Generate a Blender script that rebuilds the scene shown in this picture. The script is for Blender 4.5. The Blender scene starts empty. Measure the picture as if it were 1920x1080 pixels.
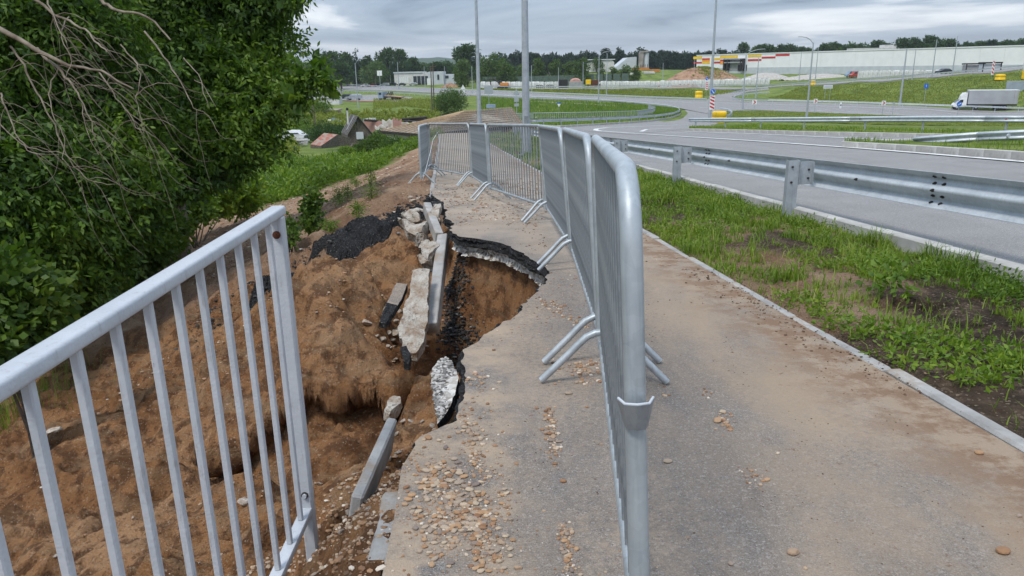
import bpy, bmesh, math, random
import numpy as np
from mathutils import Vector, Matrix
random.seed(7)
rng = np.random.default_rng(7)
scn = bpy.context.scene
# ------------------------------------------------------------------ camera
W, H, F = 1920.0, 1080.0, 1400.0
PITCH = math.radians(16.5); ROLL = math.radians(1.0); CAMZ = 1.2
fw = Vector((0, math.cos(PITCH), -math.sin(PITCH)))
r0 = Vector((1, 0, 0)); u0 = Vector((0, math.sin(PITCH), math.cos(PITCH)))
rt = r0 * math.cos(ROLL) - u0 * math.sin(ROLL)
up = u0 * math.cos(ROLL) + r0 * math.sin(ROLL)
cam = bpy.data.cameras.new('camera'); co = bpy.data.objects.new('camera', cam)
scn.collection.objects.link(co); scn.camera = co
M = Matrix((rt, up, -fw)).transposed().to_4x4(); M.translation = Vector((0, 0, CAMZ))
co.matrix_world = M
cam.sensor_width = 36; cam.lens = 36 * F / W; cam.clip_start = 0.05; cam.clip_end = 6000
# ------------------------------------------------------------------ sky and sun (overcast)
SUN_EL, SUN_AZ = math.radians(58), math.radians(215)      # azimuth clockwise from +Y
world = bpy.data.worlds.new('World'); scn.world = world; world.use_nodes = True
wn, wl = world.node_tree.nodes, world.node_tree.links
wn.clear()
w_out = wn.new('ShaderNodeOutputWorld'); w_mix = wn.new('ShaderNodeMixShader')
bg_a = wn.new('ShaderNodeBackground'); bg_b = wn.new('ShaderNodeBackground')
sky = wn.new('ShaderNodeTexSky'); sky.sky_type = 'NISHITA'; sky.sun_disc = False
sky.sun_elevation = SUN_EL; sky.sun_rotation = SUN_AZ
wl.new(sky.outputs[0], bg_a.inputs[0]); bg_a.inputs[1].default_value = 0.10
tc = wn.new('ShaderNodeTexCoord')
sep = wn.new('ShaderNodeSeparateXYZ'); wl.new(tc.outputs['Generated'], sep.inputs[0])
def wmath(op, a, b=None, clamp=False):
    n = wn.new('ShaderNodeMath'); n.operation = op; n.use_clamp = clamp
    for i, q in enumerate((a, b)):
        if q is None: continue
        if isinstance(q, (int, float)): n.inputs[i].default_value = q
        else: wl.new(q, n.inputs[i])
    return n.outputs[0]
zz = wmath('MAXIMUM', sep.outputs[2], 0.0)
den = wmath('ADD', zz, 0.10)
cmb = wn.new('ShaderNodeCombineXYZ')
wl.new(wmath('DIVIDE', sep.outputs[0], den), cmb.inputs[0]); wl.new(wmath('DIVIDE', sep.outputs[1], den), cmb.inputs[1])
wl.new(wmath('MULTIPLY', zz, 3.0), cmb.inputs[2])
n1 = wn.new('ShaderNodeTexNoise'); n1.inputs['Scale'].default_value = 0.5; n1.inputs['Detail'].default_value = 9; n1.inputs['Roughness'].default_value = 0.55; n1.inputs['Distortion'].default_value = 0.5
wl.new(cmb.outputs[0], n1.inputs['Vector'])
rp = wn.new('ShaderNodeValToRGB')
e = rp.color_ramp.elements
e[0].position = 0.36; e[0].color = (0.17, 0.225, 0.31, 1)
e[1].position = 0.68; e[1].color = (0.78, 0.81, 0.86, 1)
k = e.new(0.45); k.color = (0.285, 0.355, 0.46, 1)
k = e.new(0.55); k.color = (0.37, 0.44, 0.545, 1)
k = e.new(0.60); k.color = (0.58, 0.63, 0.71, 1)
wl.new(n1.outputs[0], rp.inputs[0])
# paler towards the horizon
hz = wmath('SUBTRACT', 1.0, wmath('MULTIPLY', zz, 22.0), True)
mixh = wn.new('ShaderNodeMix'); mixh.data_type = 'RGBA'
wl.new(wmath('MULTIPLY', hz, 0.60), mixh.inputs[0]); wl.new(rp.outputs[0], mixh.inputs[6]); mixh.inputs[7].default_value = (0.56, 0.61, 0.69, 1)
wl.new(mixh.outputs[2], bg_b.inputs[0])
# overcast skies are about three times brighter overhead than at the horizon
wl.new(wmath('MULTIPLY', wmath('ADD', wmath('MULTIPLY', zz, 2.0), 1.0), 0.62), bg_b.inputs[1])
w_mix.inputs[0].default_value = 0.90
wl.new(bg_a.outputs[0], w_mix.inputs[1]); wl.new(bg_b.outputs[0], w_mix.inputs[2]); wl.new(w_mix.outputs[0], w_out.inputs[0])
sl = bpy.data.lights.new('sun', 'SUN'); sl.energy = 1.5; sl.angle = math.radians(14); sl.color = (1.0, 0.955, 0.89)
so = bpy.data.objects.new('sun', sl); scn.collection.objects.link(so)
sd = Vector((math.sin(SUN_AZ) * math.cos(SUN_EL), math.cos(SUN_AZ) * math.cos(SUN_EL), math.sin(SUN_EL)))
so.rotation_euler = sd.to_track_quat('Z', 'Y').to_euler(); so.location = (0, 0, 60)
scn.view_settings.view_transform = 'Standard'; scn.view_settings.look = 'None'
scn.view_settings.exposure = 0.85; scn.view_settings.gamma = 1.0
scn.view_settings.use_curve_mapping = False
scn.cycles.max_bounces = 6; scn.cycles.transparent_max_bounces = 8

# ------------------------------------------------------------------ numeric helpers
def smooth(a, b, x):
    t = np.clip((x - a) / (b - a), 0, 1); return t * t * (3 - 2 * t)
def _hash(ix, iy, s):
    n = (ix.astype(np.int64) * 374761393 + iy.astype(np.int64) * 668265263 + s * 974634777) & 0xffffffff
    n = ((n ^ (n >> 13)) * 1274126177) & 0xffffffff
    return ((n ^ (n >> 16)) & 0xffff) / 65535.0
def vnoise(x, y, s=0):
    x = np.asarray(x, float); y = np.asarray(y, float)
    ix = np.floor(x); iy = np.floor(y); fx = x - ix; fy = y - iy
    fx = fx * fx * (3 - 2 * fx); fy = fy * fy * (3 - 2 * fy)
    a = _hash(ix, iy, s); b = _hash(ix + 1, iy, s); c = _hash(ix, iy + 1, s); d = _hash(ix + 1, iy + 1, s)
    return (a + (b - a) * fx) * (1 - fy) + (c + (d - c) * fx) * fy
def fbm(x, y, oct=4, s=0, rough=0.5):
    v = 0; a = 1; t = 0; x = np.asarray(x, float); y = np.asarray(y, float)
    for i in range(oct):
        v = v + a * (vnoise(x, y, s + i * 17) * 2 - 1); t += a; a *= rough; x = x * 2.03 + 5.1; y = y * 2.03 + 1.7
    return v / t
def ray(u, v): return fw * F + rt * (u - W / 2) + up * (H / 2 - v)
def at(u, v, D):                      # the point at world distance y = D along the line of sight of a pixel
    d = ray(u, v); return Vector((0, 0, CAMZ)) + d * (D / d.y)

# ------------------------------------------------------------------ terrain height
def zr(y):
    y = np.asarray(y, float); t = (y - 112) / 12.0
    sp = np.where(t > 20, t, np.log1p(np.exp(np.clip(t, -40, 20)))) * 12
    return -0.064 * (y - sp)
def xL(y): return -0.20 - 0.087 * y - 0.035 * np.maximum(np.asarray(y, float) - 45, 0) * 0.3
def xR(y): return 2.05 - 0.082 * y + 0.0 * np.asarray(y, float)
CP = []
def cp(x, y, z): CP.append((x, y, z))
for y in (-6, -2, 0, 2.5, 4, 8, 12, 16, 20, 26, 34, 44, 56, 70, 85, 100, 112, 125):      # road and path corridor
    z = float(zr(y))
    for x in (1.0 - .085 * y, 3.5, 8, 14, 21):
        if x < 3 and y >= 70: cp(x - 2, y, z - 1.9); continue
        cp(x, y, z)
    if (y > 12.5 or y < 2) and y < 70: cp(float(xL(y)) - .35, y, z - .03)
for y in (4, 5, 6, 7): cp(1.0, y, float(zr(y)))
NEAR = [(-.75,1.2,-.25),(-.65,2.0,-.3),(-.5,2.35,-.28),(-.95,2.5,-.8),(-1.1,1.9,-.8),(-1.1,1.0,-.6),(-1.7,1.3,-1.3),
 (-2.2,4.1,-1.6),(-3.4,4.4,-1.8),(-2.5,5.7,-1.85),(-4.1,6.1,-2.1),(-1.15,4.7,-1.42),(-2.2,2.8,-1.55),(-3.5,2.4,-1.9),(-1.2,3.5,-1.2),
 (-.6,3.3,-.72),(-.55,2.75,-.42),(-.25,3.4,-.42),(-.3,2.8,-.3),
 (-1.35,6.2,-1.10),(-1.3,5.6,-1.42),(-.95,6.2,-1.18),(-.95,5.5,-1.36),(-1.75,6.25,-1.1),(-1.75,5.6,-1.46),(-1.3,7.0,-1.5),(-1.25,6.6,-1.42),
 (-1.75,6.6,-1.12),(-2.0,7.3,-.98),(-1.5,7.3,-1.08),(-1.2,6.3,-1.2),(-2.4,7.6,-1.3),(-2.6,6.6,-1.55),(-1.8,7.8,-1.35),
 (-.5,5.8,-1.35),(-.75,6.5,-1.6),(-.3,5.2,-1.1),(-.5,4.6,-.98),(.1,5.9,-1.4),(0,6.4,-1.5),(-.45,7.1,-1.7),(-1.15,7.6,-1.6),
 (-2.0,8.3,-1.62),(-3,8.4,-1.75),(-.45,4.0,-.85),(-.2,4.5,-.8),(.05,5.2,-1.0),
 (-1.15,11.2,-.85),(-1.7,10.9,-.9),(-2.3,10.6,-1.02),(-2.9,10.1,-1.2),(-3.6,10.1,-1.6),(-1.15,9.6,-1.2),(-1.15,9.0,-1.5),(-1.7,9.7,-1.22),(-1.8,9.1,-1.55),(-2.3,9.6,-1.3),(-2.4,9.0,-1.62),(-1.2,8.5,-1.6),(-2.9,9.3,-1.55),
 (-1.3,12.3,-.85),(-2.2,12.0,-1.0),(-3.4,11.8,-1.45),
 (-5.8,9.7,-2.8),(-4.6,9.8,-2.25),(-4.8,8.6,-2.7),(-5,7,-2.6),(-7,6,-3.0),(-6,3,-2.7),(-5,4,-2.35),(-9,5,-3.7),(-9,2,-3.7),(-6,0,-2.8),(-3,0,-1.8),(-7.2,8.5,-3.2),
 (-2.4,14,-1.0),(-3.2,14,-1.35),(-5,14,-2.25),(-7,14,-3.0),(-2.9,17,-1.2),(-4.2,17,-1.75),(-6,17,-2.6),(-3.2,21,-1.5),(-4.6,21,-2.2),(-6.2,24,-3.0),(-3.6,27,-1.9),(-7,30,-3.5),
 (-9.7,25.5,-3.6),(-11.4,25,-3.9),(-9.5,13,-3.6),(-12,10,-4.2),(-8,10.5,-3.2),(-8.3,18,-3.4),(-12,18,-4.1),(-5.0,35,-3.2),(-8,38,-4.0),(-5.6,42,-3.7),(-9.5,45,-4.8)]
for p in NEAR: cp(*p)
for p in [(-20,20,-4.6),(-20,35,-5.0),(-13,45,-5.0),(-20,10,-5),(-20,0,-5),(-30,60,-5.8),(-16,60,-5.5),(-11,57,-5.3),(-15,80,-6.6),(-10,80,-7.0),(-30,120,-7.3),(-12,110,-7.2),
          (-50,150,-7.3),(-40,80,-6.6),(-40,40,-5.8),(-60,100,-7),(-25,150,-7.4),(0,150,-7.3),(-100,60,-6.5),(-100,200,-7.3),(-60,220,-7.3),(-150,300,-7.3),(-70,300,-7.3),(0,200,-7.3),
          (0,300,-7.2),(-60,420,-7.2),(0,420,-7.0),(-250,500,-7),(-300,900,-6),(0,900,-5),(200,900,-4),(500,1000,0),(1200,1400,0),(0,1500,0),(-1200,1400,0),(-300,150,-7),(-300,0,-6),(-30,-10,-5),
          (30,40,-2.9),(30,70,-5.0),(36,100,-7.0),(26,112,-6.9),(60,60,-6),(60,110,-8.4),(62,135,-8.6),(100,138,-8.9),(100,100,-8.6),(150,140,-9.1),(60,20,-4),(120,0,-5),(300,0,-5),(150,60,-7),(45,140,-8.0),
          (41,168,-7.5),(6,228,-7.3),(20,200,-7.3),(60,152,-8.6),(100,152,-9.2),(150,152,-9.4),(30,150,-7.6),(300,140,-9)]:
    cp(*p)
def cpx(u, v, D):
    p = at(u, v, D); cp(p.x, p.y, p.z)
# embankment with the ramp road along its crest, then the building plateau
CREST = [(2100,113,165),(1920,131,180),(1800,141,190),(1700,149,200),(1600,155,212),(1500,161,226),(1440,165,240),(1300,165,258),(1200,166,265),(1100,167,268),(1000,168,275),(900,166,300)]
for u_, v_, D_ in CREST:
    cpx(u_, v_, D_); p = at(u_, v_, D_)
    cp(p.x + 3, p.y + 10, p.z); cp(p.x + 5, p.y + 20, p.z - .2)
for u_, v_, D_ in [(1920,160,172),(1800,166,180),(1700,172,188),(1600,176,200),(1500,178,212),(1300,174,252),(1200,174,258),(1100,174,262)]: cpx(u_, v_, D_)
for u_, v_, D_ in [(1920,198,160),(1800,198,164),(1700,196,170),(1600,186,184),(1500,182,200),(1200,181,235),(1100,180,240),(1300,182,225)]: cpx(u_, v_, D_)
for u_, v_, D_ in [(1100,144,335),(1160,141,345),(1210,138,345),(1180,131,395),(1230,130,395),(1040,146,340),(1270,134,380),(1120,133,420),(1300,131,420)]: cpx(u_, v_, D_)
for p in [(170,225,-2.6),(150,280,-3.2),(130,320,-3.6),(250,260,-2.6),(300,350,-3.01),(60,330,-6.0),(90,330,-4.4),(20,330,-6.8),(110,400,-3.6),(300,150,-3),(250,190,-2)]: cp(*p)
CP = np.array(CP)
def _lp(x, y):
    yy = np.maximum(np.asarray(y, float) + 30, 12); return np.arctan2(np.asarray(x, float), yy), np.log(yy)
_cs, _ct = _lp(CP[:, 0], CP[:, 1])
_off = CP[:, 2] - zr(CP[:, 1])
_K = np.hypot(_cs[:, None] - _cs[None], _ct[:, None] - _ct[None])
_n = len(CP)
_A = np.zeros((_n + 1, _n + 1)); _A[:_n, :_n] = _K - np.eye(_n) * 1e-4; _A[:_n, _n] = 1; _A[_n, :_n] = 1
_sol = np.linalg.solve(_A, np.append(_off, 0))
def hb(x, y):
    x = np.asarray(x, float); y = np.asarray(y, float); shp = np.broadcast(x, y).shape
    x = np.broadcast_to(x, shp).ravel(); y = np.broadcast_to(y, shp).ravel()
    s, t = _lp(x, y); out = np.empty(len(x))
    for i in range(0, len(x), 20000):
        d = np.hypot(s[i:i+20000, None] - _cs[None], t[i:i+20000, None] - _ct[None])
        out[i:i+20000] = d @ _sol[:_n] + _sol[_n]
    out = out + zr(y)
    # the even corridor of path and road
    c = smooth(-.35, -.1, x - xL(y)) * (1 - smooth(21.5, 26, x)) * (1 - smooth(104, 118, y))
    c = np.where(y > 62, c * np.maximum(1 - smooth(62, 68, y), smooth(.8, 1.8, x)), c)
    c = np.where((y > 1.8) & (y < 13), smooth(.8, 1.1, x) * (1 - smooth(21.5, 26, x)), c)
    return (out * (1 - c) + zr(y) * c).reshape(shp)
# broken rim of the path (plan outline of the asphalt that still stands)
RIM = [(-.30,.2),(-.375,2.0),(-.40,2.35),(-.37,2.55),(-.24,2.75),(-.2,3.05),(-.25,3.35),(-.255,3.7),(-.16,3.95),(-.07,4.2),(.02,4.45),(.1,4.75),(.18,5.1),(.26,5.4),(.29,5.85),(.2,6.2),(.12,6.5),(0,6.9),(-.17,7.25),(-.35,7.45),(-.52,7.6),
       (-.6,7.8),(-.68,8.1),(-.66,8.6),(-.78,9.0),(-.86,9.5),(-.85,9.9),(-.98,10.3),(-1.0,10.8),(-1.12,11.3),(-1.24,11.9),(-1.34,12.6),(-1.42,13.4),(-1.46,14.0)]
def plateau_poly():
    P = list(RIM)
    for y in (16, 20, 26, 34, 44, 56, 64): P.append((float(xL(y)), y))
    for y in (64, 56, 44, 34, 26, 20, 16, 12, 8, 4, .2): P.append((float(xR(y)), y))
    return np.array(P)
PP = plateau_poly()
def sdist(x, y, P):                    # signed distance to a closed polygon, negative inside
    x = x.ravel(); y = y.ravel(); d2 = np.full(x.shape, 1e18); ins = np.zeros(x.shape, bool)
    for i in range(len(P)):
        ax, ay = P[i]; bx, by = P[(i + 1) % len(P)]
        ex, ey = bx - ax, by - ay; wx, wy = x - ax, y - ay
        t = np.clip((wx * ex + wy * ey) / (ex * ex + ey * ey + 1e-12), 0, 1)
        d2 = np.minimum(d2, (wx - ex * t) ** 2 + (wy - ey * t) ** 2)
        c = ((ay > y) != (by > y)) & (x < (bx - ax) * (y - ay) / (by - ay + 1e-12) + ax)
        ins ^= c
    d = np.sqrt(d2); return np.where(ins, -d, d)
def x_kerb(y): return 3.98 - .062 * np.asarray(y, float) * np.where(np.asarray(y) < 16, 1, 16 / np.maximum(np.asarray(y, float), 1e-3))
def terr(x, y):
    """the ground as built, with its own relief"""
    x = np.asarray(x, float); y = np.asarray(y, float); shp = x.shape
    z = hb(x, y).ravel(); X = x.ravel(); Y = y.ravel()
    d = np.full(X.shape, 5.0)
    m = (X > -14) & (X < 4) & (Y < 60)
    if m.any(): d[m] = sdist(X[m], Y[m], PP)
    inside = d < 0
    soil = smooth(-.1, .5, d)
    # erosion relief left of the path
    nm = (X < 1) & (Y < 40)
    n = np.zeros(X.shape)
    if nm.any():
        xx, yy = X[nm], Y[nm]; wx = xx + .25 * fbm(xx * 1.3, yy * 1.3, 3, 5); wy = yy + .25 * fbm(xx * 1.3, yy * 1.3, 3, 9)
        rid = 1 - np.abs(fbm(wx * .9, wy * 1.6, 4, 3)) * 2.2
        q = .26 * (rid - .5) + .085 * fbm(wx * 4, wy * 3.2, 4, 11) - .11 * np.abs(fbm(wx * 2.6 + 3, wy * 2.2, 4, 13)) + .030 * fbm(xx * 15, yy * 15, 3, 23)
        q += .05 * np.floor(fbm(wx * 1.1, wy * 1.1, 3, 31) * 5) / 2.0 * smooth(14, 9, yy)
        n[nm] = q * soil[nm] * (1 - .55 * smooth(11, 16, yy))
    z = z + n
    # undercut ledge low in the gully and a sharp-crested tongue of soil
    lw = (X > -2.9) & (X < -.75) & (Y > 4.6) & (Y < 6.3)
    if lw.any():
        xx, yy = X[lw], Y[lw]; yl = 5.82 + .18 * fbm(xx * 2.2, xx * 0, 3, 33) ; k1 = smooth(-2.9, -2.5, xx) * (1 - smooth(-1.0, -.8, xx))
        z[lw] = z[lw] + k1 * (.14 * smooth(.5, 0, np.abs(yy - yl - .3)) - .30 * smooth(.02, -.03, yy - yl) * smooth(-.80, -.10, yy - yl))
    tg = (X > -2.9) & (X < -.9) & (Y > 5.6) & (Y < 8.2)
    if tg.any():
        xx, yy = X[tg], Y[tg]; cr = 7.25 + .28 * fbm(xx * 2.6, xx * 0 + 3, 3, 35); z[tg] = z[tg] + .30 * smooth(-1.0, 0, yy - cr) * (1 - smooth(0, .10, yy - cr)) * smooth(-2.8, -2.4, xx) * (1 - smooth(-1.35, -1.1, xx))
    # soil strip between the path and the road, humped and rutted
    g = (X > 1.0) & (X < x_kerb(Y)) & (Y < 110) & (d >= 0)
    if g.any():
        xx, yy = X[g], Y[g]; c = (xx - xR(yy)) / np.maximum(x_kerb(yy) - xR(yy), .3)
        z[g] = z[g] - .03 + .035 * np.sin(np.clip(c, 0, 1) * math.pi) + .05 * fbm(xx * 1.6, yy * .8, 3, 41) * np.clip(4 * c, 0, 1) * np.clip(4 * (1 - c), 0, 1) + .02 * fbm(xx * 9, yy * 9, 3, 43) - .07 * np.exp(-((c - .42) / .12) ** 2) * (fbm(yy * .4, yy * 0, 2, 47) > -.25)
    # beneath the path slab: level, then a crumbling wall at the broken rim
    pl = zr(Y) - .17
    hole = (Y > 2.0) & (Y < 13.5)
    rough = .05 * fbm(X * 7, Y * 7, 3, 51) + .05 * fbm(X * 2.2, Y * 2.2, 2, 53)
    t = smooth(-.20, .07, d + rough * 1.1)
    z = np.where(hole & (d < .8), pl * (1 - t) + z * t, z)
    z = np.where(~hole & inside, pl, z)
    z = np.where((d < -.26), pl, z)
    # road bed under the asphalt sheets
    rb = (X > x_kerb(Y) - .0) & (X < 20.5) & (Y < 118)
    z = np.where(rb, z - .25, z)
    return z.reshape(shp)
def ground(u, v, fn=None):
    fn = fn or hb
    d = ray(u, v); s = np.exp(np.linspace(math.log(.8), math.log(3000), 1500))
    X = d.x / d.y * s; Z = CAMZ + d.z / d.y * s
    h = fn(X, s); b = np.nonzero(Z < h)[0]
    if len(b) == 0: return at(u, v, 900)
    i = max(b[0], 1); lo, hi = s[i - 1], s[i]
    for _ in range(14):
        m = (lo + hi) / 2
        if CAMZ + d.z / d.y * m < float(fn(np.array([d.x / d.y * m]), np.array([m]))[0]): hi = m
        else: lo = m
    return at(u, v, hi)
def gz(x, y): return float(hb(np.array([x]), np.array([y]))[0])
def tz(x, y): return float(terr(np.array([x * 1.0]), np.array([y * 1.0]))[0])
# ------------------------------------------------------------------ materials
class NT:
    def __init__(s, name):
        s.m = bpy.data.materials.new(name); s.m.use_nodes = True; s.t = s.m.node_tree; s.n = s.t.nodes; s.l = s.t.links
        s.b = s.n['Principled BSDF']; s.co = s.n.new('ShaderNodeTexCoord').outputs['Object']
    def put(s, inp, v):
        if isinstance(v, bpy.types.NodeSocket): s.l.new(v, inp)
        elif isinstance(v, (tuple, list)): inp.default_value = tuple(v) if len(v) == 4 or inp.type == 'VECTOR' else (*v, 1)
        else: inp.default_value = v
    def noise(s, scale, detail=4, rough=.55, vec=None, dist=0):
        n = s.n.new('ShaderNodeTexNoise'); n.inputs['Scale'].default_value = scale; n.inputs['Detail'].default_value = detail
        n.inputs['Roughness'].default_value = rough; n.inputs['Distortion'].default_value = dist
        s.l.new(vec or s.co, n.inputs['Vector']); return n.outputs[0]
    def voro(s, scale, vec=None, out='Distance', feature='F1'):
        n = s.n.new('ShaderNodeTexVoronoi'); n.inputs['Scale'].default_value = scale; n.feature = feature
        s.l.new(vec or s.co, n.inputs['Vector']); return n.outputs[out]
    def ramp(s, v, *st):
        n = s.n.new('ShaderNodeValToRGB'); el = n.color_ramp.elements
        for i, (p, c) in enumerate(st):
            q = el[i] if i < 2 else el.new(p)
            q.position = p; q.color = (*c, 1) if isinstance(c, tuple) else (c, c, c, 1)
        s.l.new(v, n.inputs[0]); return n.outputs[0]
    def mix(s, f, a, b, mode='MIX'):
        n = s.n.new('ShaderNodeMix'); n.data_type = 'RGBA'; n.blend_type = mode
        s.put(n.inputs[0], f); s.put(n.inputs[6], a); s.put(n.inputs[7], b); return n.outputs[2]
    def math(s, op, a, b=0.0, clamp=False):
        n = s.n.new('ShaderNodeMath'); n.operation = op; n.use_clamp = clamp
        s.put(n.inputs[0], a); s.put(n.inputs[1], b); return n.outputs[0]
    def mapping(s, sc=(1, 1, 1), rz=0, vec=None):
        n = s.n.new('ShaderNodeMapping'); n.inputs['Scale'].default_value = sc; n.inputs['Rotation'].default_value = (0, 0, rz)
        s.l.new(vec or s.co, n.inputs['Vector']); return n.outputs[0]
    def bump(s, h, dist=.01, strength=1.0):
        n = s.n.new('ShaderNodeBump'); n.inputs['Distance'].default_value = dist; n.inputs['Strength'].default_value = strength
        s.l.new(h, n.inputs['Height'])
        if s.b.inputs['Normal'].links: s.l.new(s.b.inputs['Normal'].links[0].from_socket, n.inputs['Normal'])
        s.l.new(n.outputs[0], s.b.inputs['Normal'])
    def attr(s, name):
        n = s.n.new('ShaderNodeAttribute'); n.attribute_name = name; return n.outputs['Color'], n.outputs['Fac']
    def island(s): return s.n.new('ShaderNodeNewGeometry').outputs['Random Per Island']
    def objrand(s): return s.n.new('ShaderNodeObjectInfo').outputs['Random']
    def base(s, c, rough=.8, metal=0, spec=None):
        s.put(s.b.inputs['Base Color'], c); s.put(s.b.inputs['Roughness'], rough); s.put(s.b.inputs['Metallic'], metal)
        if spec is not None: s.b.inputs['Specular IOR Level'].default_value = spec
        return s.m
def plain(name, c1, c2=None, scale=6, rough=.75, metal=0, bd=.003, bs=40, spec=.4, th=(.35, .65)):
    t = NT(name); c2 = c2 or tuple(x * .75 for x in c1)
    c = t.ramp(t.noise(scale, 5), (th[0], c2), (th[1], c1))
    t.bump(t.noise(bs, 4), bd); return t.base(c, rough, metal, spec)
MT = {}
# galvanised steel, fresh and weathered
def galv(name, lo, hi, rough, metal):
    t = NT(name)
    n = t.voro(38, out='Color'); sp = t.math('MULTIPLY', n, 1.0)
    c = t.ramp(t.math('ADD', t.math('MULTIPLY', t.noise(5, 5), .86), t.math('MULTIPLY', sp, .14)), (.3, lo), (.72, hi))
    streak = t.noise(3, 4, .6, t.mapping((22, 22, 1.2)))
    c = t.mix(t.ramp(streak, (.5, 0.0), (.75, .35)), c, tuple(x * .55 for x in lo))
    t.bump(t.noise(60, 3), .0006); return t.base(c, t.ramp(t.noise(9, 3), (.3, rough - .08), (.7, rough + .12)), metal, .5)
MT['galv'] = galv('galvanised_steel', (.30, .335, .355), (.50, .54, .56), .5, .45)
MT['galv_dark'] = galv('weathered_galvanised_steel', (.16, .18, .20), (.36, .39, .41), .5, .5)
MT['rail'] = galv('guardrail_zinc', (.42, .46, .49), (.60, .64, .67), .5, .3)
MT['pole'] = galv('pole_zinc', (.30, .33, .36), (.46, .50, .53), .5, .3)
t = NT('grey_gloss_paint')
c = t.ramp(t.noise(4, 5), (.3, (.40, .425, .455)), (.7, (.50, .52, .55)))
dirt = t.ramp(t.noise(14, 6, .7, t.mapping((3, 3, .6))), (.56, 0.0), (.72, .6))
c = t.mix(dirt, c, (.24, .22, .20)); c = t.mix(t.ramp(t.noise(60, 3), (.74, 0.0), (.80, 1.0)), c, (.12, .07, .045))
t.bump(t.noise(120, 4), .0012); t.bump(t.noise(18, 3), .002); MT['paint'] = t.base(c, .38, 0, .5)
MT['rust'] = plain('rusty_steel', (.16, .055, .025), (.06, .02, .012), 40, .85, .2, .002, 90)
MT['bolt'] = plain('dark_bolt_steel', (.08, .07, .065), (.035, .03, .028), 60, .55, .6)
MT['black'] = plain('matt_black', (.015, .015, .016), None, 9, .7)
MT['rubber'] = plain('black_rubber', (.02, .02, .02), None, 9, .85)
def ground_mat():
    t = NT('soil_and_turf'); col, _ = t.attr('zone'); s = t.n.new('ShaderNodeSeparateColor'); t.l.new(col, s.inputs[0])
    r_, g_, b_ = s.outputs[0], s.outputs[1], s.outputs[2]
    wet = t.ramp(t.noise(.9, 6, .6), (.33, (.19, .085, .036)), (.50, (.36, .18, .078)), (.66, (.47, .27, .14)))
    wet = t.mix(t.ramp(t.noise(5.5, 5, .65), (.43, .8), (.52, 0.0)), wet, (.115, .055, .028))
    strata = t.noise(1.6, 5, .6, t.mapping((.7, .7, 7)))
    wet = t.mix(t.ramp(strata, (.50, 0.0), (.62, .55)), wet, (.34, .22, .125))
    pale = t.ramp(t.noise(1.7, 6, .65), (.34, (.24, .135, .08)), (.55, (.36, .235, .155)), (.7, (.44, .31, .21)))
    grn = t.ramp(t.noise(.25, 6, .6), (.35, (.065, .10, .02)), (.5, (.12, .175, .03)), (.65, (.18, .225, .045)))
    dark = t.ramp(t.noise(8, 6, .65), (.35, (.03, .022, .016)), (.55, (.085, .06, .042)), (.7, (.22, .16, .11)))
    c = t.mix(g_, pale, grn); c = t.mix(r_, c, wet); c = t.mix(b_, c, dark)
    # fine crumbs and grit
    grit = t.voro(95, out='Color'); c = t.mix(t.ramp(grit, (.80, 0.0), (.90, .55)), c, (.50, .39, .28))
    grit2 = t.voro(60, out='Color', vec=t.mapping((1, 1, 1), .7)); c = t.mix(t.ramp(grit2, (.84, 0.0), (.9, .6)), c, (.09, .05, .03))
    bare = t.math('SUBTRACT', 1.0, g_, True)
    t.bump(t.noise(5, 9, .7), .16, .9); t.bump(t.noise(26, 8, .75), .04, 1.0); t.bump(t.voro(70), .007, .6)
    return t.base(c, .93, 0, .15)
MT['ground'] = ground_mat()
def asphalt(name, lo, hi, dust, dust_amt, patches=True):
    t = NT(name)
    c = t.ramp(t.noise(1.2, 5), (.3, lo), (.7, hi))
    agg = t.voro(120, out='Color'); c = t.mix(t.ramp(agg, (.70, 0.0), (.85, .5)), c, tuple(min(1, x * 1.9) for x in hi)); c = t.mix(t.ramp(agg, (.12, .45), (.22, 0.0)), c, tuple(x * .35 for x in lo))
    fine = t.noise(240, 3); c = t.mix(t.ramp(fine, (.40, .75), (.52, 0.0)), c, tuple(x * .4 for x in lo)); c = t.mix(t.ramp(t.noise(170, 2), (.60, 0.0), (.70, .6)), c, tuple(min(1, x * 2.1) for x in hi))
    if dust_amt:
        st = t.noise(.75, 6, .62, t.mapping((2.0, .62, 1), .085), .4)
        d = t.ramp(st, (.5 - dust_amt * .3, 0.0), (.72 - dust_amt * .3, 1.0))
        brk = t.ramp(t.noise(42, 5, .75), (.30, .18), (.62, 1.0)); d = t.math('MULTIPLY', d, brk)
        c = t.mix(d, c, t.ramp(t.noise(3.1, 5), (.35, dust), (.7, tuple(x * 1.25 for x in dust))))
    t.bump(t.voro(150), .004, .6); t.bump(fine, .002, .5)
    t.bump(t.noise(2.2, 4), .02, .5)
    return t, c
t, c = asphalt('path_asphalt', (.125, .115, .11), (.205, .195, .186), (.29, .225, .165), .42)
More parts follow.
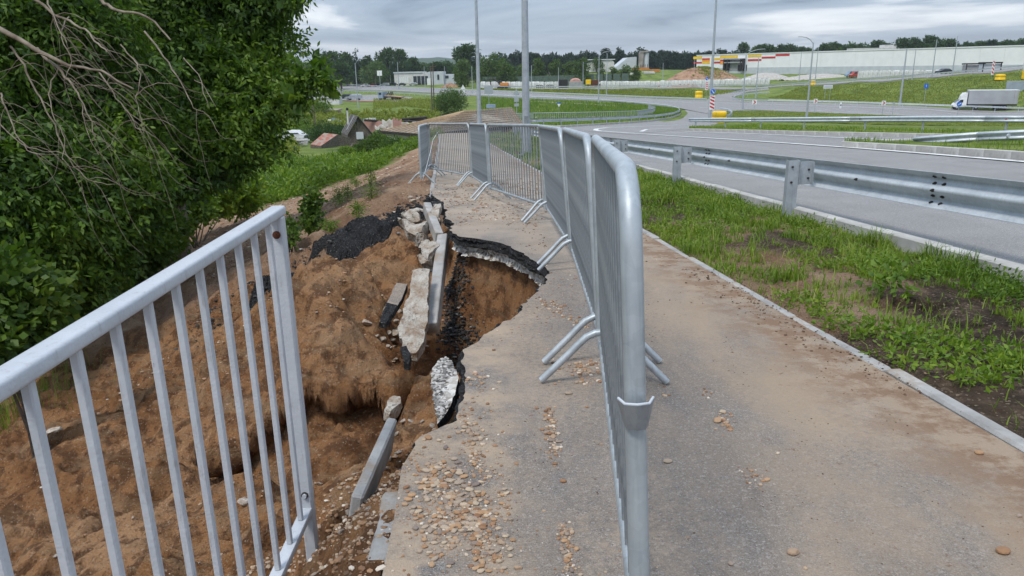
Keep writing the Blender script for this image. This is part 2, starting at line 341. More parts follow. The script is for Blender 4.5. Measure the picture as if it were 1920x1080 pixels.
# more sand lies to the left of the barriers and further down the path, less by the viewer's feet
sp = t.n.new('ShaderNodeSeparateXYZ'); t.l.new(t.co, sp.inputs[0])
far = t.math('MULTIPLY', t.math('SUBTRACT', sp.outputs[1], 4.6), .20, True)
c = t.mix(t.math('MULTIPLY', far, t.ramp(t.noise(2.0, 6, .7), (.35, .15), (.62, .95))), c, (.38, .31, .24))
snd = t.math('MULTIPLY', t.math('MULTIPLY', t.math('SUBTRACT', .12, sp.outputs[0], True), 5.0, True), t.math('MULTIPLY', t.math('SUBTRACT', 4.6, sp.outputs[1], True), 2.0, True), True)
c = t.mix(t.math('MULTIPLY', snd, t.ramp(t.noise(4.5, 6, .7), (.42, .05), (.60, .85))), c, (.37, .285, .205))
rgt = t.math('MULTIPLY', t.math('SUBTRACT', sp.outputs[0], .45, True), 1.2, True); c = t.mix(t.math('MULTIPLY', rgt, t.ramp(t.noise(1.6, 6, .68, t.mapping((1.6, .7, 1), .3)), (.36, .15), (.56, .85))), c, (.31, .235, .165))
edg = t.math('MULTIPLY', t.math('SUBTRACT', t.math('ADD', sp.outputs[0], t.math('MULTIPLY', sp.outputs[1], .082)), 1.45, True), 2.6, True); c = t.mix(t.math('MULTIPLY', edg, t.ramp(t.noise(5.5, 7, .75), (.44, 0.0), (.56, .85))), c, (.19, .115, .07))
spl = t.ramp(t.noise(26, 5, .8), (.60, 0.0), (.64, .75)); c = t.mix(t.math('MULTIPLY', spl, t.ramp(t.noise(1.3, 3), (.5, 0.0), (.62, 1.0))), c, (.15, .085, .05))
MT['path'] = t.base(c, .9, 0, .2)
t, c = asphalt('road_asphalt', (.225, .218, .210), (.30, .29, .278), (.3, .26, .2), 0)
trk = t.noise(.5, 4, .6, t.mapping((1.6, .05, 1), .06)); c = t.mix(t.ramp(trk, (.42, .25), (.58, 0.0)), c, (.17, .165, .16))
MT['road'] = t.base(c, .82, 0, .3)
t = NT('tarry_asphalt_edge'); c = t.ramp(t.voro(60, out='Color'), (.2, (.012, .012, .013)), (.9, (.05, .05, .052))); c = t.mix(t.ramp(t.voro(110, out='Color', vec=t.mapping((1, 1, 1), 1)), (.86, 0.0), (.9, .7)), c, (.28, .26, .23))
t.bump(t.voro(60), .03); t.bump(t.noise(22, 6, .8), .06); MT['tar'] = t.base(c, .8, 0, .35)
t = NT('crushed_stone_base'); c = t.ramp(t.voro(34, out='Color'), (.12, (.12, .10, .08)), (.4, (.36, .33, .29)), (.8, (.60, .58, .54)))
t.bump(t.voro(34), .012); t.bump(t.noise(60, 4), .006); MT['base'] = t.base(c, .9, 0, .2)
t = NT('broken_concrete'); c = t.ramp(t.noise(7, 6, .65), (.34, (.25, .17, .11)), (.5, (.38, .335, .28)), (.7, (.52, .485, .43)))
c = t.mix(t.ramp(t.voro(45, out='Color'), (.8, 0.0), (.9, .7)), c, (.17, .14, .12)); t.bump(t.voro(45), .012); t.bump(t.noise(18, 6, .7), .02); MT['conc'] = t.base(c, .92, 0, .2)
t = NT('kerb_concrete'); c = t.ramp(t.noise(5, 6, .6), (.32, (.24, .232, .22)), (.68, (.43, .42, .40)))
c = t.mix(t.ramp(t.noise(3.2, 6, .7), (.52, 0.0), (.62, .8)), c, (.30, .235, .175)); c = t.mix(t.ramp(t.noise(55, 4), (.66, 0.0), (.72, .7)), c, (.10, .09, .08)); t.bump(t.noise(70, 5, .7), .004); MT['kerb'] = t.base(c, .9, 0, .2)
t = NT('road_kerb_concrete'); c = t.ramp(t.noise(3, 6, .6), (.30, (.34, .325, .30)), (.7, (.55, .54, .51)))
c = t.mix(t.ramp(t.noise(1.1, 6, .7), (.50, 0.0), (.66, .7)), c, (.26, .22, .18)); t.bump(t.noise(60, 4), .004); MT['rkerb'] = t.base(c, .88, 0, .2)
t = NT('road_paint'); c = t.ramp(t.noise(4, 6, .7), (.34, (.30, .29, .28)), (.46, (.62, .62, .60)), (.7, (.72, .72, .70))); MT['mark'] = t.base(c, .7, 0, .3)
def leafmat(name, cols, tr=.35, rough=.55):
    t = NT(name); n = len(cols); st = [(i / max(1, n - 1), c) for i, c in enumerate(cols)]
    r = t.math('ADD', t.math('MULTIPLY', t.island(), .55), t.math('MULTIPLY', t.ramp(t.noise(.7, 4, .6), (.35, 0.0), (.65, 1.0)), .45))
    c = t.ramp(r, *st); t.base(c, rough, 0, .35)
    tr_ = t.n.new('ShaderNodeBsdfTranslucent'); t.l.new(t.mix(1.0, c, (1.25, 1.35, .7), 'MULTIPLY'), tr_.inputs[0])
    mx = t.n.new('ShaderNodeMixShader'); mx.inputs[0].default_value = tr
    t.l.new(t.b.outputs[0], mx.inputs[1]); t.l.new(tr_.outputs[0], mx.inputs[2]); t.l.new(mx.outputs[0], t.n['Material Output'].inputs[0])
    return t.m
MT['leaf_dark'] = leafmat('box_elder_leaves', [(.020, .048, .008), (.046, .10, .012), (.10, .18, .016), (.20, .29, .028)])
MT['leaf_mid'] = leafmat('shrub_leaves', [(.025, .055, .010), (.05, .10, .014), (.095, .155, .018), (.17, .22, .03)])
MT['leaf_weed'] = leafmat('weed_leaves', [(.04, .085, .010), (.085, .155, .014), (.14, .225, .018), (.24, .31, .03)])
MT['leaf_grass'] = leafmat('grass_blades', [(.045, .085, .012), (.10, .17, .016), (.155, .24, .022), (.22, .28, .035), (.34, .29, .12)])
MT['leaf_field'] = leafmat('field_grass', [(.10, .135, .02), (.165, .20, .028), (.22, .25, .035), (.30, .29, .06)])
MT['leaf_far'] = leafmat('far_tree_leaves', [(.018, .042, .014), (.032, .070, .018), (.052, .10, .022), (.08, .135, .03)])
MT['leaf_pine'] = leafmat('far_dark_tree_leaves', [(.012, .030, .016), (.02, .045, .02), (.032, .062, .025)])
MT['leaf_willow'] = leafmat('willow_leaves', [(.045, .085, .02), (.075, .13, .028), (.11, .17, .04)])
MT['bark'] = plain('bark', (.16, .13, .10), (.07, .055, .04), 12, .95, 0, .02, 30)
MT['deadwood'] = plain('dead_grey_wood', (.27, .225, .17), (.12, .09, .065), 9, .9, 0, .003, 60)
MT['oldwood'] = plain('weathered_planks', (.17, .145, .12), (.07, .055, .045), 9, .95, 0, .01, 30)
MT['newwood'] = plain('new_timber', (.42, .30, .18), (.28, .19, .11), 5, .85, 0, .003, 30)
MT['battens'] = plain('weathered_battens', (.33, .29, .24), (.22, .18, .14), 5, .9)
MT['tin'] = plain('grey_sheet_roof', (.22, .21, .20), (.10, .095, .09), 3, .6, .3, .004, 20)
MT['redtin'] = plain('rusty_red_sheet', (.32, .10, .06), (.30, .24, .19), 2.2, .7, .1, .004, 20, th=(.42, .55))
MT['white'] = plain('white_paint', (.78, .79, .79), (.66, .67, .67), 3, .55)
MT['offwhite'] = plain('off_white_wall', (.64, .63, .61), (.50, .49, .47), .8, .8)
MT['film'] = plain('white_wrapping_film', (.78, .78, .76), (.52, .53, .52), 1.2, .5, 0, .1, 3)
MT['greywall'] = plain('light_grey_panels', (.52, .55, .58), (.44, .47, .50), .5, .6)
MT['bluegrey'] = plain('blue_grey_cladding', (.34, .39, .44), (.27, .31, .36), .7, .65)
MT['yellow'] = plain('yellow_plastic', (.85, .55, .01), (.78, .47, .005), 2, .45)
MT['yellowp'] = plain('yellow_panel', (.82, .55, .03), (.72, .46, .02), .5, .6)
MT['orangep'] = plain('orange_panel', (.85, .32, .02), (.72, .26, .02), .5, .6)
MT['redp'] = plain('red_panel', (.55, .035, .03), (.45, .03, .025), .5, .6)
MT['glass'] = plain('dark_glass', (.035, .045, .055), (.02, .026, .03), 2, .12, 0, 0, 2, .6)
MT['blue'] = plain('sign_blue', (.03, .15, .60), None, 4, .4)
MT['red'] = plain('sign_red', (.58, .02, .03), None, 4, .45)
MT['steelblue'] = plain('faded_blue', (.25, .33, .42), (.18, .25, .33), 2, .5)
MT['brick'] = plain('pinkish_brick', (.50, .28, .23), (.36, .20, .16), 1.2, .9)
MT['plaster'] = plain('flaking_plaster', (.60, .57, .51), (.33, .25, .20), .7, .9, th=(.40, .50))
MT['silo'] = plain('stained_concrete_silo', (.38, .36, .33), (.20, .17, .15), .35, .9)
MT['curtain'] = plain('grey_truck_side', (.38, .39, .41), (.31, .32, .34), .6, .6)
MT['darkred'] = plain('dark_red_paint', (.30, .03, .03), None, 3, .4)
MT['excav'] = plain('orange_machine_paint', (.60, .25, .04), (.42, .16, .03), 2, .5)
MT['teal'] = plain('green_grey_net', (.10, .14, .11), (.06, .09, .07), 1.5, .8)
MT['cab'] = plain('dusty_blue_cab', (.28, .36, .44), None, 2, .5)
MT['container'] = plain('grey_container', (.36, .36, .36), (.26, .26, .26), 1, .6)
t = NT('pebbles'); c = t.ramp(t.objrand(), (0, (.22, .11, .055)), (.3, (.42, .26, .14)), (.55, (.30, .24, .19)), (.8, (.50, .40, .28)), (1, (.16, .13, .12))); c = t.mix(t.ramp(t.noise(30, 4), (.4, .3), (.6, 0.0)), c, (.16, .09, .05)); MT['pebble'] = t.base(c, .8, 0, .35)
t = NT('gravel'); c = t.ramp(t.island(), (0, (.16, .085, .045)), (.3, (.34, .20, .11)), (.55, (.26, .20, .155)), (.85, (.40, .29, .19)), (1, (.58, .52, .44))); MT['gravel'] = t.base(c, .85, 0, .3)
t = NT('rubble'); c = t.ramp(t.island(), (0, (.22, .17, .13)), (.5, (.42, .38, .33)), (1, (.60, .57, .52))); t.bump(t.noise(60, 4), .004); MT['rubble'] = t.base(c, .92, 0, .2)
t = NT('asphalt_bits'); MT['tarbits'] = t.base(t.ramp(t.island(), (0, (.012, .012, .013)), (.85, (.05, .048, .046)), (.95, (.12, .11, .10)), (1, (.30, .28, .25))), .85, 0, .3)
t = NT('slab_aggregate'); MT['aggr'] = t.base(t.ramp(t.island(), (0, (.05, .048, .045)), (.35, (.20, .19, .175)), (.7, (.34, .32, .295)), (1, (.50, .48, .45))), .9, 0, .2)
t = NT('dark_crumbs'); c = t.ramp(t.island(), (0, (.06, .04, .028)), (.6, (.15, .095, .06)), (1, (.25, .17, .11))); MT['crumbs'] = t.base(c, .95, 0, .15)

# ------------------------------------------------------------------ object helpers
COL = scn.collection
def link(name, me, mat=None, parent=None, loc=None):
    o = bpy.data.objects.new(name, me); COL.objects.link(o)
    if me is not None and mat is not None and not me.materials: me.materials.append(mat)
    if parent is not None: o.parent = parent
    if loc is not None: o.location = loc
    return o
def tag(o, label=None, cat=None, group=None, kind=None):
    if label: o['label'] = label
    if cat: o['category'] = cat
    if group: o['group'] = group
    if kind: o['kind'] = kind
    return o
def thing(name, label, cat, loc=(0, 0, 0), rz=0.0, group=None, mw=None):
    o = bpy.data.objects.new(name, None); COL.objects.link(o); o.empty_display_size = .3
    if mw is not None: o.matrix_world = mw
    else: o.location = loc; o.rotation_euler = (0, 0, rz)
    return tag(o, label, cat, group)
def copy_thing(o, loc=None, rz=None, label=None, group=None, mw=None, scale=None):
    c = o.copy(); COL.objects.link(c)
    if mw is not None: c.matrix_world = mw
    else:
        if loc is not None: c.location = loc
        if rz is not None: c.rotation_euler = (0, 0, rz)
    if scale is not None: c.scale = scale
    if label: c['label'] = label
    if group: c['group'] = group
    for a in o.children:
        b = a.copy(); COL.objects.link(b); b.parent = c
        for q in a.children:
            d = q.copy(); COL.objects.link(d); d.parent = b
    return c
def mesh_np(name, V, Fq, mat=None, parent=None, smooth_=False, loc=None):
    """V (n,3), Fq (m,k) one polygon size"""
    V = np.asarray(V, np.float32); Fq = np.asarray(Fq, np.int32); m, k_ = Fq.shape
    me = bpy.data.meshes.new(name); me.vertices.add(len(V)); me.vertices.foreach_set('co', V.ravel())
    me.loops.add(m * k_); me.loops.foreach_set('vertex_index', Fq.ravel()); me.polygons.add(m)
    me.polygons.foreach_set('loop_start', np.arange(0, m * k_, k_, dtype=np.int32))
    me.polygons.foreach_set('use_smooth', np.full(m, smooth_, bool)); me.update(calc_edges=True)
    return link(name, me, mat, parent, loc)
class MB:
    def __init__(s): s.v = []; s.f = []; s.sm = []
    def add(s, vs, fs, sm=False, M_=None):
        n = len(s.v)
        for p in vs: s.v.append(tuple(M_ @ Vector(p)) if M_ is not None else tuple(p))
        for f in fs: s.f.append(tuple(i + n for i in f)); s.sm.append(sm)
        return s
    def box(s, c, d, M_=None, bev=0.0, rz=0.0):
        cx, cy, cz = c; x, y, z = d[0] / 2, d[1] / 2, d[2] / 2
        R_ = Matrix.Rotation(rz, 4, 'Z')
        if bev <= 0:
            vs = [Vector(c) + R_ @ Vector((a * x, b * y, e_ * z)) for a in (-1, 1) for b in (-1, 1) for e_ in (-1, 1)]
            fs = [(0, 1, 3, 2), (4, 6, 7, 5), (0, 4, 5, 1), (2, 3, 7, 6), (0, 2, 6, 4), (1, 5, 7, 3)]
            return s.add(vs, fs, False, M_)
        b_ = min(bev, x * .9, y * .9, z * .9); vs = []
        bm = bmesh.new(); bmesh.ops.create_cube(bm, size=1)
        for v in bm.verts: v.co = Vector((v.co.x * d[0], v.co.y * d[1], v.co.z * d[2]))
        bmesh.ops.bevel(bm, geom=bm.edges[:], offset=b_, segments=1, affect='EDGES')
        bm.verts.index_update(); vs = [Vector(c) + R_ @ v.co for v in bm.verts]; fs = [[v.index for v in f.verts] for f in bm.faces]; bm.free()
        return s.add(vs, fs, False, M_)
    def tube(s, pts, r, n=8, cap=True, M_=None, closed=False):
        pts = [Vector(p) for p in pts]; m = len(pts); rs = r if isinstance(r, (list, tuple)) else [r] * m
        rings = []; prev = None
        for i, p in enumerate(pts):
            a = pts[i - 1] if (i > 0 or closed) else p; b = pts[(i + 1) % m] if (i < m - 1 or closed) else p
            d = (b - a); d = d.normalized() if d.length > 1e-9 else Vector((0, 0, 1))
            if prev is None:
                ref = Vector((0, 0, 1)) if abs(d.z) < .9 else Vector((1, 0, 0)); x = d.cross(ref).normalized()
            else:
                x = (prev - d * prev.dot(d)); x = x.normalized() if x.length > 1e-6 else d.cross(Vector((0, 0, 1))).normalized()
            prev = x; y = d.cross(x)
            rings.append([p + (x * math.cos(2 * math.pi * j / n) + y * math.sin(2 * math.pi * j / n)) * rs[i] for j in range(n)])
        vs = [q for R_ in rings for q in R_]; fs = []
        for i in range(m if closed else m - 1):
            for j in range(n):
                a = i * n + j; b = i * n + (j + 1) % n; c_ = ((i + 1) % m) * n + (j + 1) % n; d = ((i + 1) % m) * n + j
                fs.append((a, b, c_, d))
        s.add(vs, fs, True, M_)
        if cap and not closed: s.add(rings[0], [tuple(range(n))[::-1]], False, M_); s.add(rings[-1], [tuple(range(n))], False, M_)
        return s
    def prism(s, out, z0, z1, M_=None):
        n = len(out); vs = [(x, y, z0) for x, y in out] + [(x, y, z1) for x, y in out]
        fs = [tuple(range(n))[::-1], tuple(range(n, 2 * n))] + [(i, (i + 1) % n, n + (i + 1) % n, n + i) for i in range(n)]
        return s.add(vs, fs, False, M_)
    def side(s, prof, x0, x1, M_=None):       # profile in (y,z), extruded along x
        n = len(prof); vs = [(x0, y, z) for y, z in prof] + [(x1, y, z) for y, z in prof]
        fs = [tuple(range(n)), tuple(range(n, 2 * n))[::-1]] + [(i, n + i, n + (i + 1) % n, (i + 1) % n) for i in range(n)]
        return s.add(vs, fs, False, M_)
    def build(s, name, mat=None, parent=None, loc=None, label=None):
        me = bpy.data.meshes.new(name); me.from_pydata([tuple(p) for p in s.v], [], s.f)
        me.polygons.foreach_set('use_smooth', np.array(s.sm, bool)); me.update()
        bm = bmesh.new(); bm.from_mesh(me); bmesh.ops.recalc_face_normals(bm, faces=bm.faces[:]); bm.to_mesh(me); bm.free()
        o = link(name, me, mat, parent, loc)
        if label: o['label'] = label
        return o
def grid_mesh(name, xs, ys, zf, mat, keep=None, zone=None):
    X, Y = np.meshgrid(xs, ys); Z = zf(X, Y); nx, ny = len(xs), len(ys)
    V = np.stack([X.ravel(), Y.ravel(), Z.ravel()], 1)
    i = np.arange(ny - 1)[:, None] * nx + np.arange(nx - 1)[None]
    Q = np.stack([i, i + 1, i + nx + 1, i + nx], -1).reshape(-1, 4)
    if keep is not None: Q = Q[keep((X[:-1, :-1] + X[1:, 1:]).ravel() / 2, (Y[:-1, :-1] + Y[1:, 1:]).ravel() / 2)]
    o = mesh_np(name, V, Q, mat, None, True)
    if zone is not None:
        z = zone(X.ravel(), Y.ravel(), Z.ravel()); a = o.data.color_attributes.new('zone', 'FLOAT_COLOR', 'POINT')
        a.data.foreach_set('color', np.concatenate([z, np.ones((len(z), 1))], 1).astype(np.float32).ravel())
    return o
# ------------------------------------------------------------------ terrain mesh
MEADOW = np.array([(-9.9,13),(-10.5,20),(-11.5,24.5),(-9.6,26.5),(-7.9,30),(-7.2,37),(-6.8,42),(-5.4,50),(-4.9,62),(-5.5,75),(-10,200),(-400,400),(-400,-20),(-8.2,-20),(-8.2,2),(-8.6,6)])
def zone(x, y, z):
    n = fbm(x * .8, y * .8, 4, 61); grass = np.zeros(len(x)); wet = np.zeros(len(x)); dark = np.zeros(len(x))
    dm = sdist(x, y, MEADOW) + n * 1.2; left = x < xL(y)
    grass = np.where(left, smooth(.6, -.6, dm), grass)
    far = smooth(75, 90, y) * (x < 4)
    grass = np.maximum(grass, np.where(left, smooth(62, 80, y), 0))
    grass = np.maximum(grass, np.where(left & (y > 26), .65 * smooth(.15, .55, n), 0))
    grass = np.maximum(grass, (x > 20) * 1.0); grass = np.maximum(grass, smooth(100, 118, y))
    # the washed-out gully shows fresh orange-brown sand
    wz = smooth(10.7, 9.7, y - .28 * (x + 2.4) * (x > -2.4) + .10 * (x + 3) * (x < -3) + n * .5) * (x < xR(y) - .4) * smooth(-9.6, -8.6, x + n)
    wet = np.where(y < 13, wz, 0)
    strip = (x >= xR(y)) & (x < x_kerb(y)) & (y < 110); c = (x - xR(y)) / np.maximum(x_kerb(y) - xR(y), .3)
    gn = fbm(x * 1.3, y * .7, 4, 71)
    sg = smooth(-.22, .12, gn + .45 * (c - .35) + .3 * smooth(4, 9, y) - .42); rut = np.exp(-((c - .45) / .13) ** 2) * smooth(-.3, .1, fbm(x * .8, y * .5, 3, 75))
    grass = np.where(strip, sg * .55 * (1 - rut), grass); dark = np.where(strip, np.clip(rut * .95 + .9 * smooth(-.18, .08, fbm(x * .9 + 4, y * .6, 3, 77) + .35 * (c - .35)), 0, 1), dark)
    return np.stack([wet, grass * (1 - wet), dark], 1)
def spaced(a, b, f):
    out = [a]
    while out[-1] < b: out.append(out[-1] + f(out[-1]))
    out[-1] = b; return np.array(out)
nxs = spaced(-9.0, 4.2, lambda x: .045 if x < -4 else (.0185 if x < .5 else .05)); nys = spaced(.8, 14.0, lambda y: .014 + y * .0019)
gm = grid_mesh('ground', nxs, nys, terr, MT['ground'], None, zone); tag(gm, kind='structure')
# overhanging lips: soil hanging over the washed-out ledge, and under the far rim
cc = np.empty(len(gm.data.vertices) * 3, np.float32); gm.data.vertices.foreach_get('co', cc); cc = cc.reshape(-1, 3)
yl = 5.82 + .18 * fbm(cc[:, 0] * 2.2, cc[:, 0] * 0, 3, 33); k1 = smooth(-2.9, -2.5, cc[:, 0]) * (1 - smooth(-1.0, -.8, cc[:, 0])); dy = cc[:, 1] - yl
cc[:, 1] -= (.24 + .10 * fbm(cc[:, 0] * 5, cc[:, 0] * 0, 3, 37)) * k1 * smooth(-.035, -.01, dy) * (1 - smooth(.0, .45, dy))
gm.data.vertices.foreach_set('co', cc.ravel()); gm.data.update()
right = spaced(4.2, 2600, lambda x: .35 + (x - 4.2) * .035); leftp = -spaced(9.0, 2600, lambda x: .18 + (x - 9) * .03)[::-1]
oxs = np.concatenate([leftp[:-1], spaced(-9, 4.2, lambda x: .12), right[1:]])
oys = np.concatenate([spaced(-8, .8, lambda y: .5)[:-1], spaced(.8, 14, lambda y: .15)[:-1], spaced(14.0, 2400, lambda y: .0105 * y)])
def keep_out(x, y): return ~((x > -9) & (x < 4.2) & (y > .8) & (y < 14))
o = grid_mesh('terrain', oxs, oys, terr, MT['ground'], keep_out, zone); tag(o, kind='structure')
# ------------------------------------------------------------------ ribbons (roads, islands, kerbs)
def resample(P, n):
    P = np.array(P, float); d = np.r_[0, np.cumsum(np.hypot(*(np.diff(P[:, :2], axis=0).T)))]
    t = np.linspace(0, d[-1], n); return np.stack([np.interp(t, d, P[:, k]) for k in range(P.shape[1])], 1)
def ribbon(name, A, B, off, mat, n=60, m=4, skirt=0.0, fn=hb, parent=None, jitter=0):
    a = resample([p[:2] for p in A], n); b = resample([p[:2] for p in B], n)
    t = np.linspace(0, 1, m + 1)[None, :, None]; G = a[:, None] * (1 - t) + b[:, None] * t
    X, Y = G[..., 0], G[..., 1]; Z = fn(X, Y) + off
    if skirt:
        X = np.concatenate([X[:, :1], X, X[:, -1:]], 1); Y = np.concatenate([Y[:, :1], Y, Y[:, -1:]], 1); Z = np.concatenate([Z[:, :1] - skirt, Z, Z[:, -1:] - skirt], 1)
        X = np.concatenate([X[:1], X, X[-1:]]); Y = np.concatenate([Y[:1], Y, Y[-1:]]); Z = np.concatenate([Z[:1] - skirt, Z, Z[-1:] - skirt])
    k_ = X.shape[1]; V = np.stack([X.ravel(), Y.ravel(), Z.ravel()], 1)
    i = np.arange(X.shape[0] - 1)[:, None] * k_ + np.arange(k_ - 1)[None]
    return mesh_np(name, V, np.stack([i, i + 1, i + k_ + 1, i + k_], -1).reshape(-1, 4), mat, parent, False)
def strip(name, P, w, off, mat, n=40, skirt=0, fn=hb, parent=None):
    P = resample([p[:2] for p in P], n); T = np.gradient(P, axis=0); T /= np.linalg.norm(T, axis=1)[:, None] + 1e-9
    N = np.stack([-T[:, 1], T[:, 0]], 1) * w / 2
    return ribbon(name, P + N, P - N, off, mat, n, 1, skirt, fn, parent)
def G(*uv): return [tuple(ground(u, v))[:2] for u, v in uv]
ys = spaced(-6, 112, lambda y: 1.0 + max(y, 0) * .02)
kerbx = lambda y: float(x_kerb(y))
near_road = ribbon('road', [(kerbx(y) + .05, y) for y in ys], [(26.0 if y > 60 else 22.0 + max(0, 20 - y) * .8, y) for y in ys], 0.0, MT['road'], 110, 12, .3); tag(near_road, kind='structure')
far_near = G((560,172),(640,168),(740,171),(850,177),(950,183),(1050,187),(1150,191),(1220,197),(1278,204)) + [tuple(ground(1330,214))[:2], tuple(ground(1400,206))[:2], tuple(ground(1560,213))[:2], tuple(ground(1700,218))[:2], tuple(ground(1920,225))[:2], tuple(ground(2050,229))[:2]]
far_far = G((560,155),(640,157),(740,163),(850,169),(950,173),(1050,178),(1150,182),(1240,186),(1330,189),(1440,191),(1560,194),(1700,199),(1920,208),(2050,213))
tag(ribbon('main_road', far_near, far_far, .10, MT['road'], 140, 8, .4), kind='structure')
# the link between near road and main road, and the one climbing to the ramp
tag(ribbon('road_junction', G((1030,241),(1130,238),(1230,232),(1280,222),(1290,212),(1283,205)), G((1180,252),(1290,242),(1330,236),(1350,226),(1370,216),(1420,208)), .012, MT['road'], 50, 8, 0), kind='structure')
tag(ribbon('link_road', G((1322,190),(1335,181),(1355,174),(1400,170),(1440,166)), G((1405,193),(1385,188),(1372,182),(1402,173),(1442,169)), .14, MT['road'], 30, 4, .4), kind='structure')
crest = [at(u, v, D) for u, v, D in CREST]
tag(ribbon('ramp_road', [(p.x + 1, p.y + 1.5) for p in crest], [(p.x + 4, p.y + 10) for p in crest], .2, MT['road'], 90, 3, .3), kind='structure')
side_a = G((560,186),(640,189),(700,190),(740,192),(760,189)); side_b = G((560,178),(640,180),(700,178),(740,180),(775,183))
tag(ribbon('side_road', side_a, side_b, .09, MT['road'], 40, 3, .3), kind='structure')
# markings
def mark(P, w, off=.024, n=60, dash=None, base=0.0):
    o = strip('road_marking', P, w, off + base, MT['mark'], n); tag(o, kind='structure'); return o
edge_line = G((1125,246),(1160,248.5),(1240,254),(1400,264),(1600,278),(1760,291),(1920,304.5),(2100,321))
mark(edge_line, .30, n=80)
mark(G((1125,246),(1117,244.5),(1118,242),(1140,239.5),(1200,237),(1290,234)), .45, base=.0)
mark(G((1285,247),(1400,251),(1500,255.5),(1700,264.5)), .28, base=.0)
mark(G((1202,247),(1212,243),(1260,240.5)), .32, base=.0)
for a, b in [((1202,247.5),(1290,249.5))]: mark(G(a, b), .13, base=.0)
mark(G((640,165),(800,173),(1000,181),(1150,186.5),(1300,193),(1440,196.5),(1600,201.5),(1750,207),(1920,214)), .35, base=.12, n=100)
for u in range(1240, 1900, 70):
    v = 200 + (u - 1240) * .031; mark(G((u, v), (u + 26, v + .9)), .3, base=.12, n=5)
mark(G((1560,212),(1700,216.5),(1920,224)), .25, base=.12, n=30)
# ------------------------------------------------------------------ kerbs and islands
def kerb_row(P, w, h, L, parent, name='kerb_stone', mat=None, jit=.004, sink=.12, gap=.008, fn=None, maxn=400):
    """single kerb stones end to end along a polyline"""
    fn = fn or gz; P = [Vector((p[0], p[1], 0)) for p in P]; out = []
    d = [0]
    for a, b in zip(P, P[1:]): d.append(d[-1] + (b - a).length)
    def pos(s):
        for i in range(len(P) - 1):
            if s <= d[i + 1] or i == len(P) - 2:
                return P[i] + (P[i + 1] - P[i]) * ((s - d[i]) / max(d[i + 1] - d[i], 1e-6))
    mb = MB(); mb.box((0, 0, 0), (L - gap, w, h + sink), bev=.012); me = mb.build(name, mat or MT['rkerb']); proto = me.data; bpy.data.objects.remove(me)
    s = 0; n = 0
    while s + L <= d[-1] and n < maxn:
        a, b = pos(s), pos(s + L); a.z = fn(a.x, a.y); b.z = fn(b.x, b.y); c = (a + b) / 2; dr = (b - a).normalized()
        X = dr; Y = Vector((0, 0, 1)).cross(X).normalized(); Z = X.cross(Y)
        m4 = Matrix((X, Y, Z)).transposed().to_4x4(); m4.translation = c + Z * (h - sink) / 2 + Vector((random.uniform(-jit, jit), random.uniform(-jit, jit), random.uniform(-jit, jit)))
        o = link(name, proto, None, parent); o.matrix_world = m4 @ Matrix.Rotation(random.uniform(-jit, jit) * 2, 4, 'Z'); o.matrix_parent_inverse = Matrix(); out.append(o); s += L; n += 1
    return out
kerb_row([(kerbx(y) + .0, y) for y in spaced(-1, 60, lambda y: 1)], .13, .10, 1.0, near_road, maxn=62)
turf = NT('island_turf'); MT['turf'] = turf.base(turf.ramp(turf.noise(.6, 6, .65), (.35, (.06, .085, .02)), (.5, (.11, .155, .03)), (.65, (.20, .22, .06))), .95, 0, .1); turf.bump(turf.noise(3, 6, .7), .12)
isl1_n = G((1582,276),(1700,283.5),(1800,291),(1920,300),(2100,316)); isl1_f = G((1582,274.5),(1700,271),(1800,268),(1920,266),(2100,263))
island1 = tag(ribbon('traffic_island', isl1_n, isl1_f, .15, MT['turf'], 40, 4, .3), kind='structure')
kerb_row(isl1_n, .18, .20, 1.0, island1); kerb_row(isl1_f, .18, .20, 1.0, island1)
rail2 = [(21.0 + (1.5 if y > 80 else 0) * (y - 80) / 12, y) for y in spaced(20, 92, lambda y: 4)]
R2 = G((1292,243.5),(1400,246),(1500,248),(1630,249.5),(1755,252.5),(1920,256),(2100,261))
isl2_n = G((1292,245.5),(1400,248.5),(1500,252),(1630,255.5),(1755,258.5),(1920,263),(2100,269)); isl2_f = G((1292,241),(1400,240),(1500,239),(1630,238.5),(1755,238),(1920,238),(2100,238))
island2 = tag(ribbon('median_island', isl2_n, isl2_f, .17, MT['turf'], 70, 4, .3), kind='structure')
kerb_row(isl2_n, .18, .19, 1.0, island2)
# the tongue of tall grass between the two roads
wn_ = G((905,247),(960,242),(1050,239),(1150,233),(1220,228),(1262,221),(1276,214)); wf_ = G((900,184),(960,187.5),(1050,191),(1150,196.5),(1210,202),(1258,208),(1274,212.5))
wedge = tag(ribbon('grass_wedge', wn_, wf_, .16, MT['turf'], 70, 8, .3), kind='structure')
kerb_row(wn_ + wf_[::-1][:3], .18, .22, 1.5, wedge, maxn=60)
tag(strip('cycle_path', G((1000,222),(1100,222),(1190,219),(1225,212),(1200,204),(1100,197),(1000,192)), 2.6, .24, MT['base'], 60), kind='structure')
g2a = G((1365,224),(1450,228),(1600,233),(1750,236),(1920,240),(2050,243)); g2b = G((1362,210),(1450,210),(1560,214),(1700,219.5),(1920,227),(2050,231))
tag(ribbon('verge', g2a, g2b, .17, MT['turf'], 60, 6, .3), kind='structure')
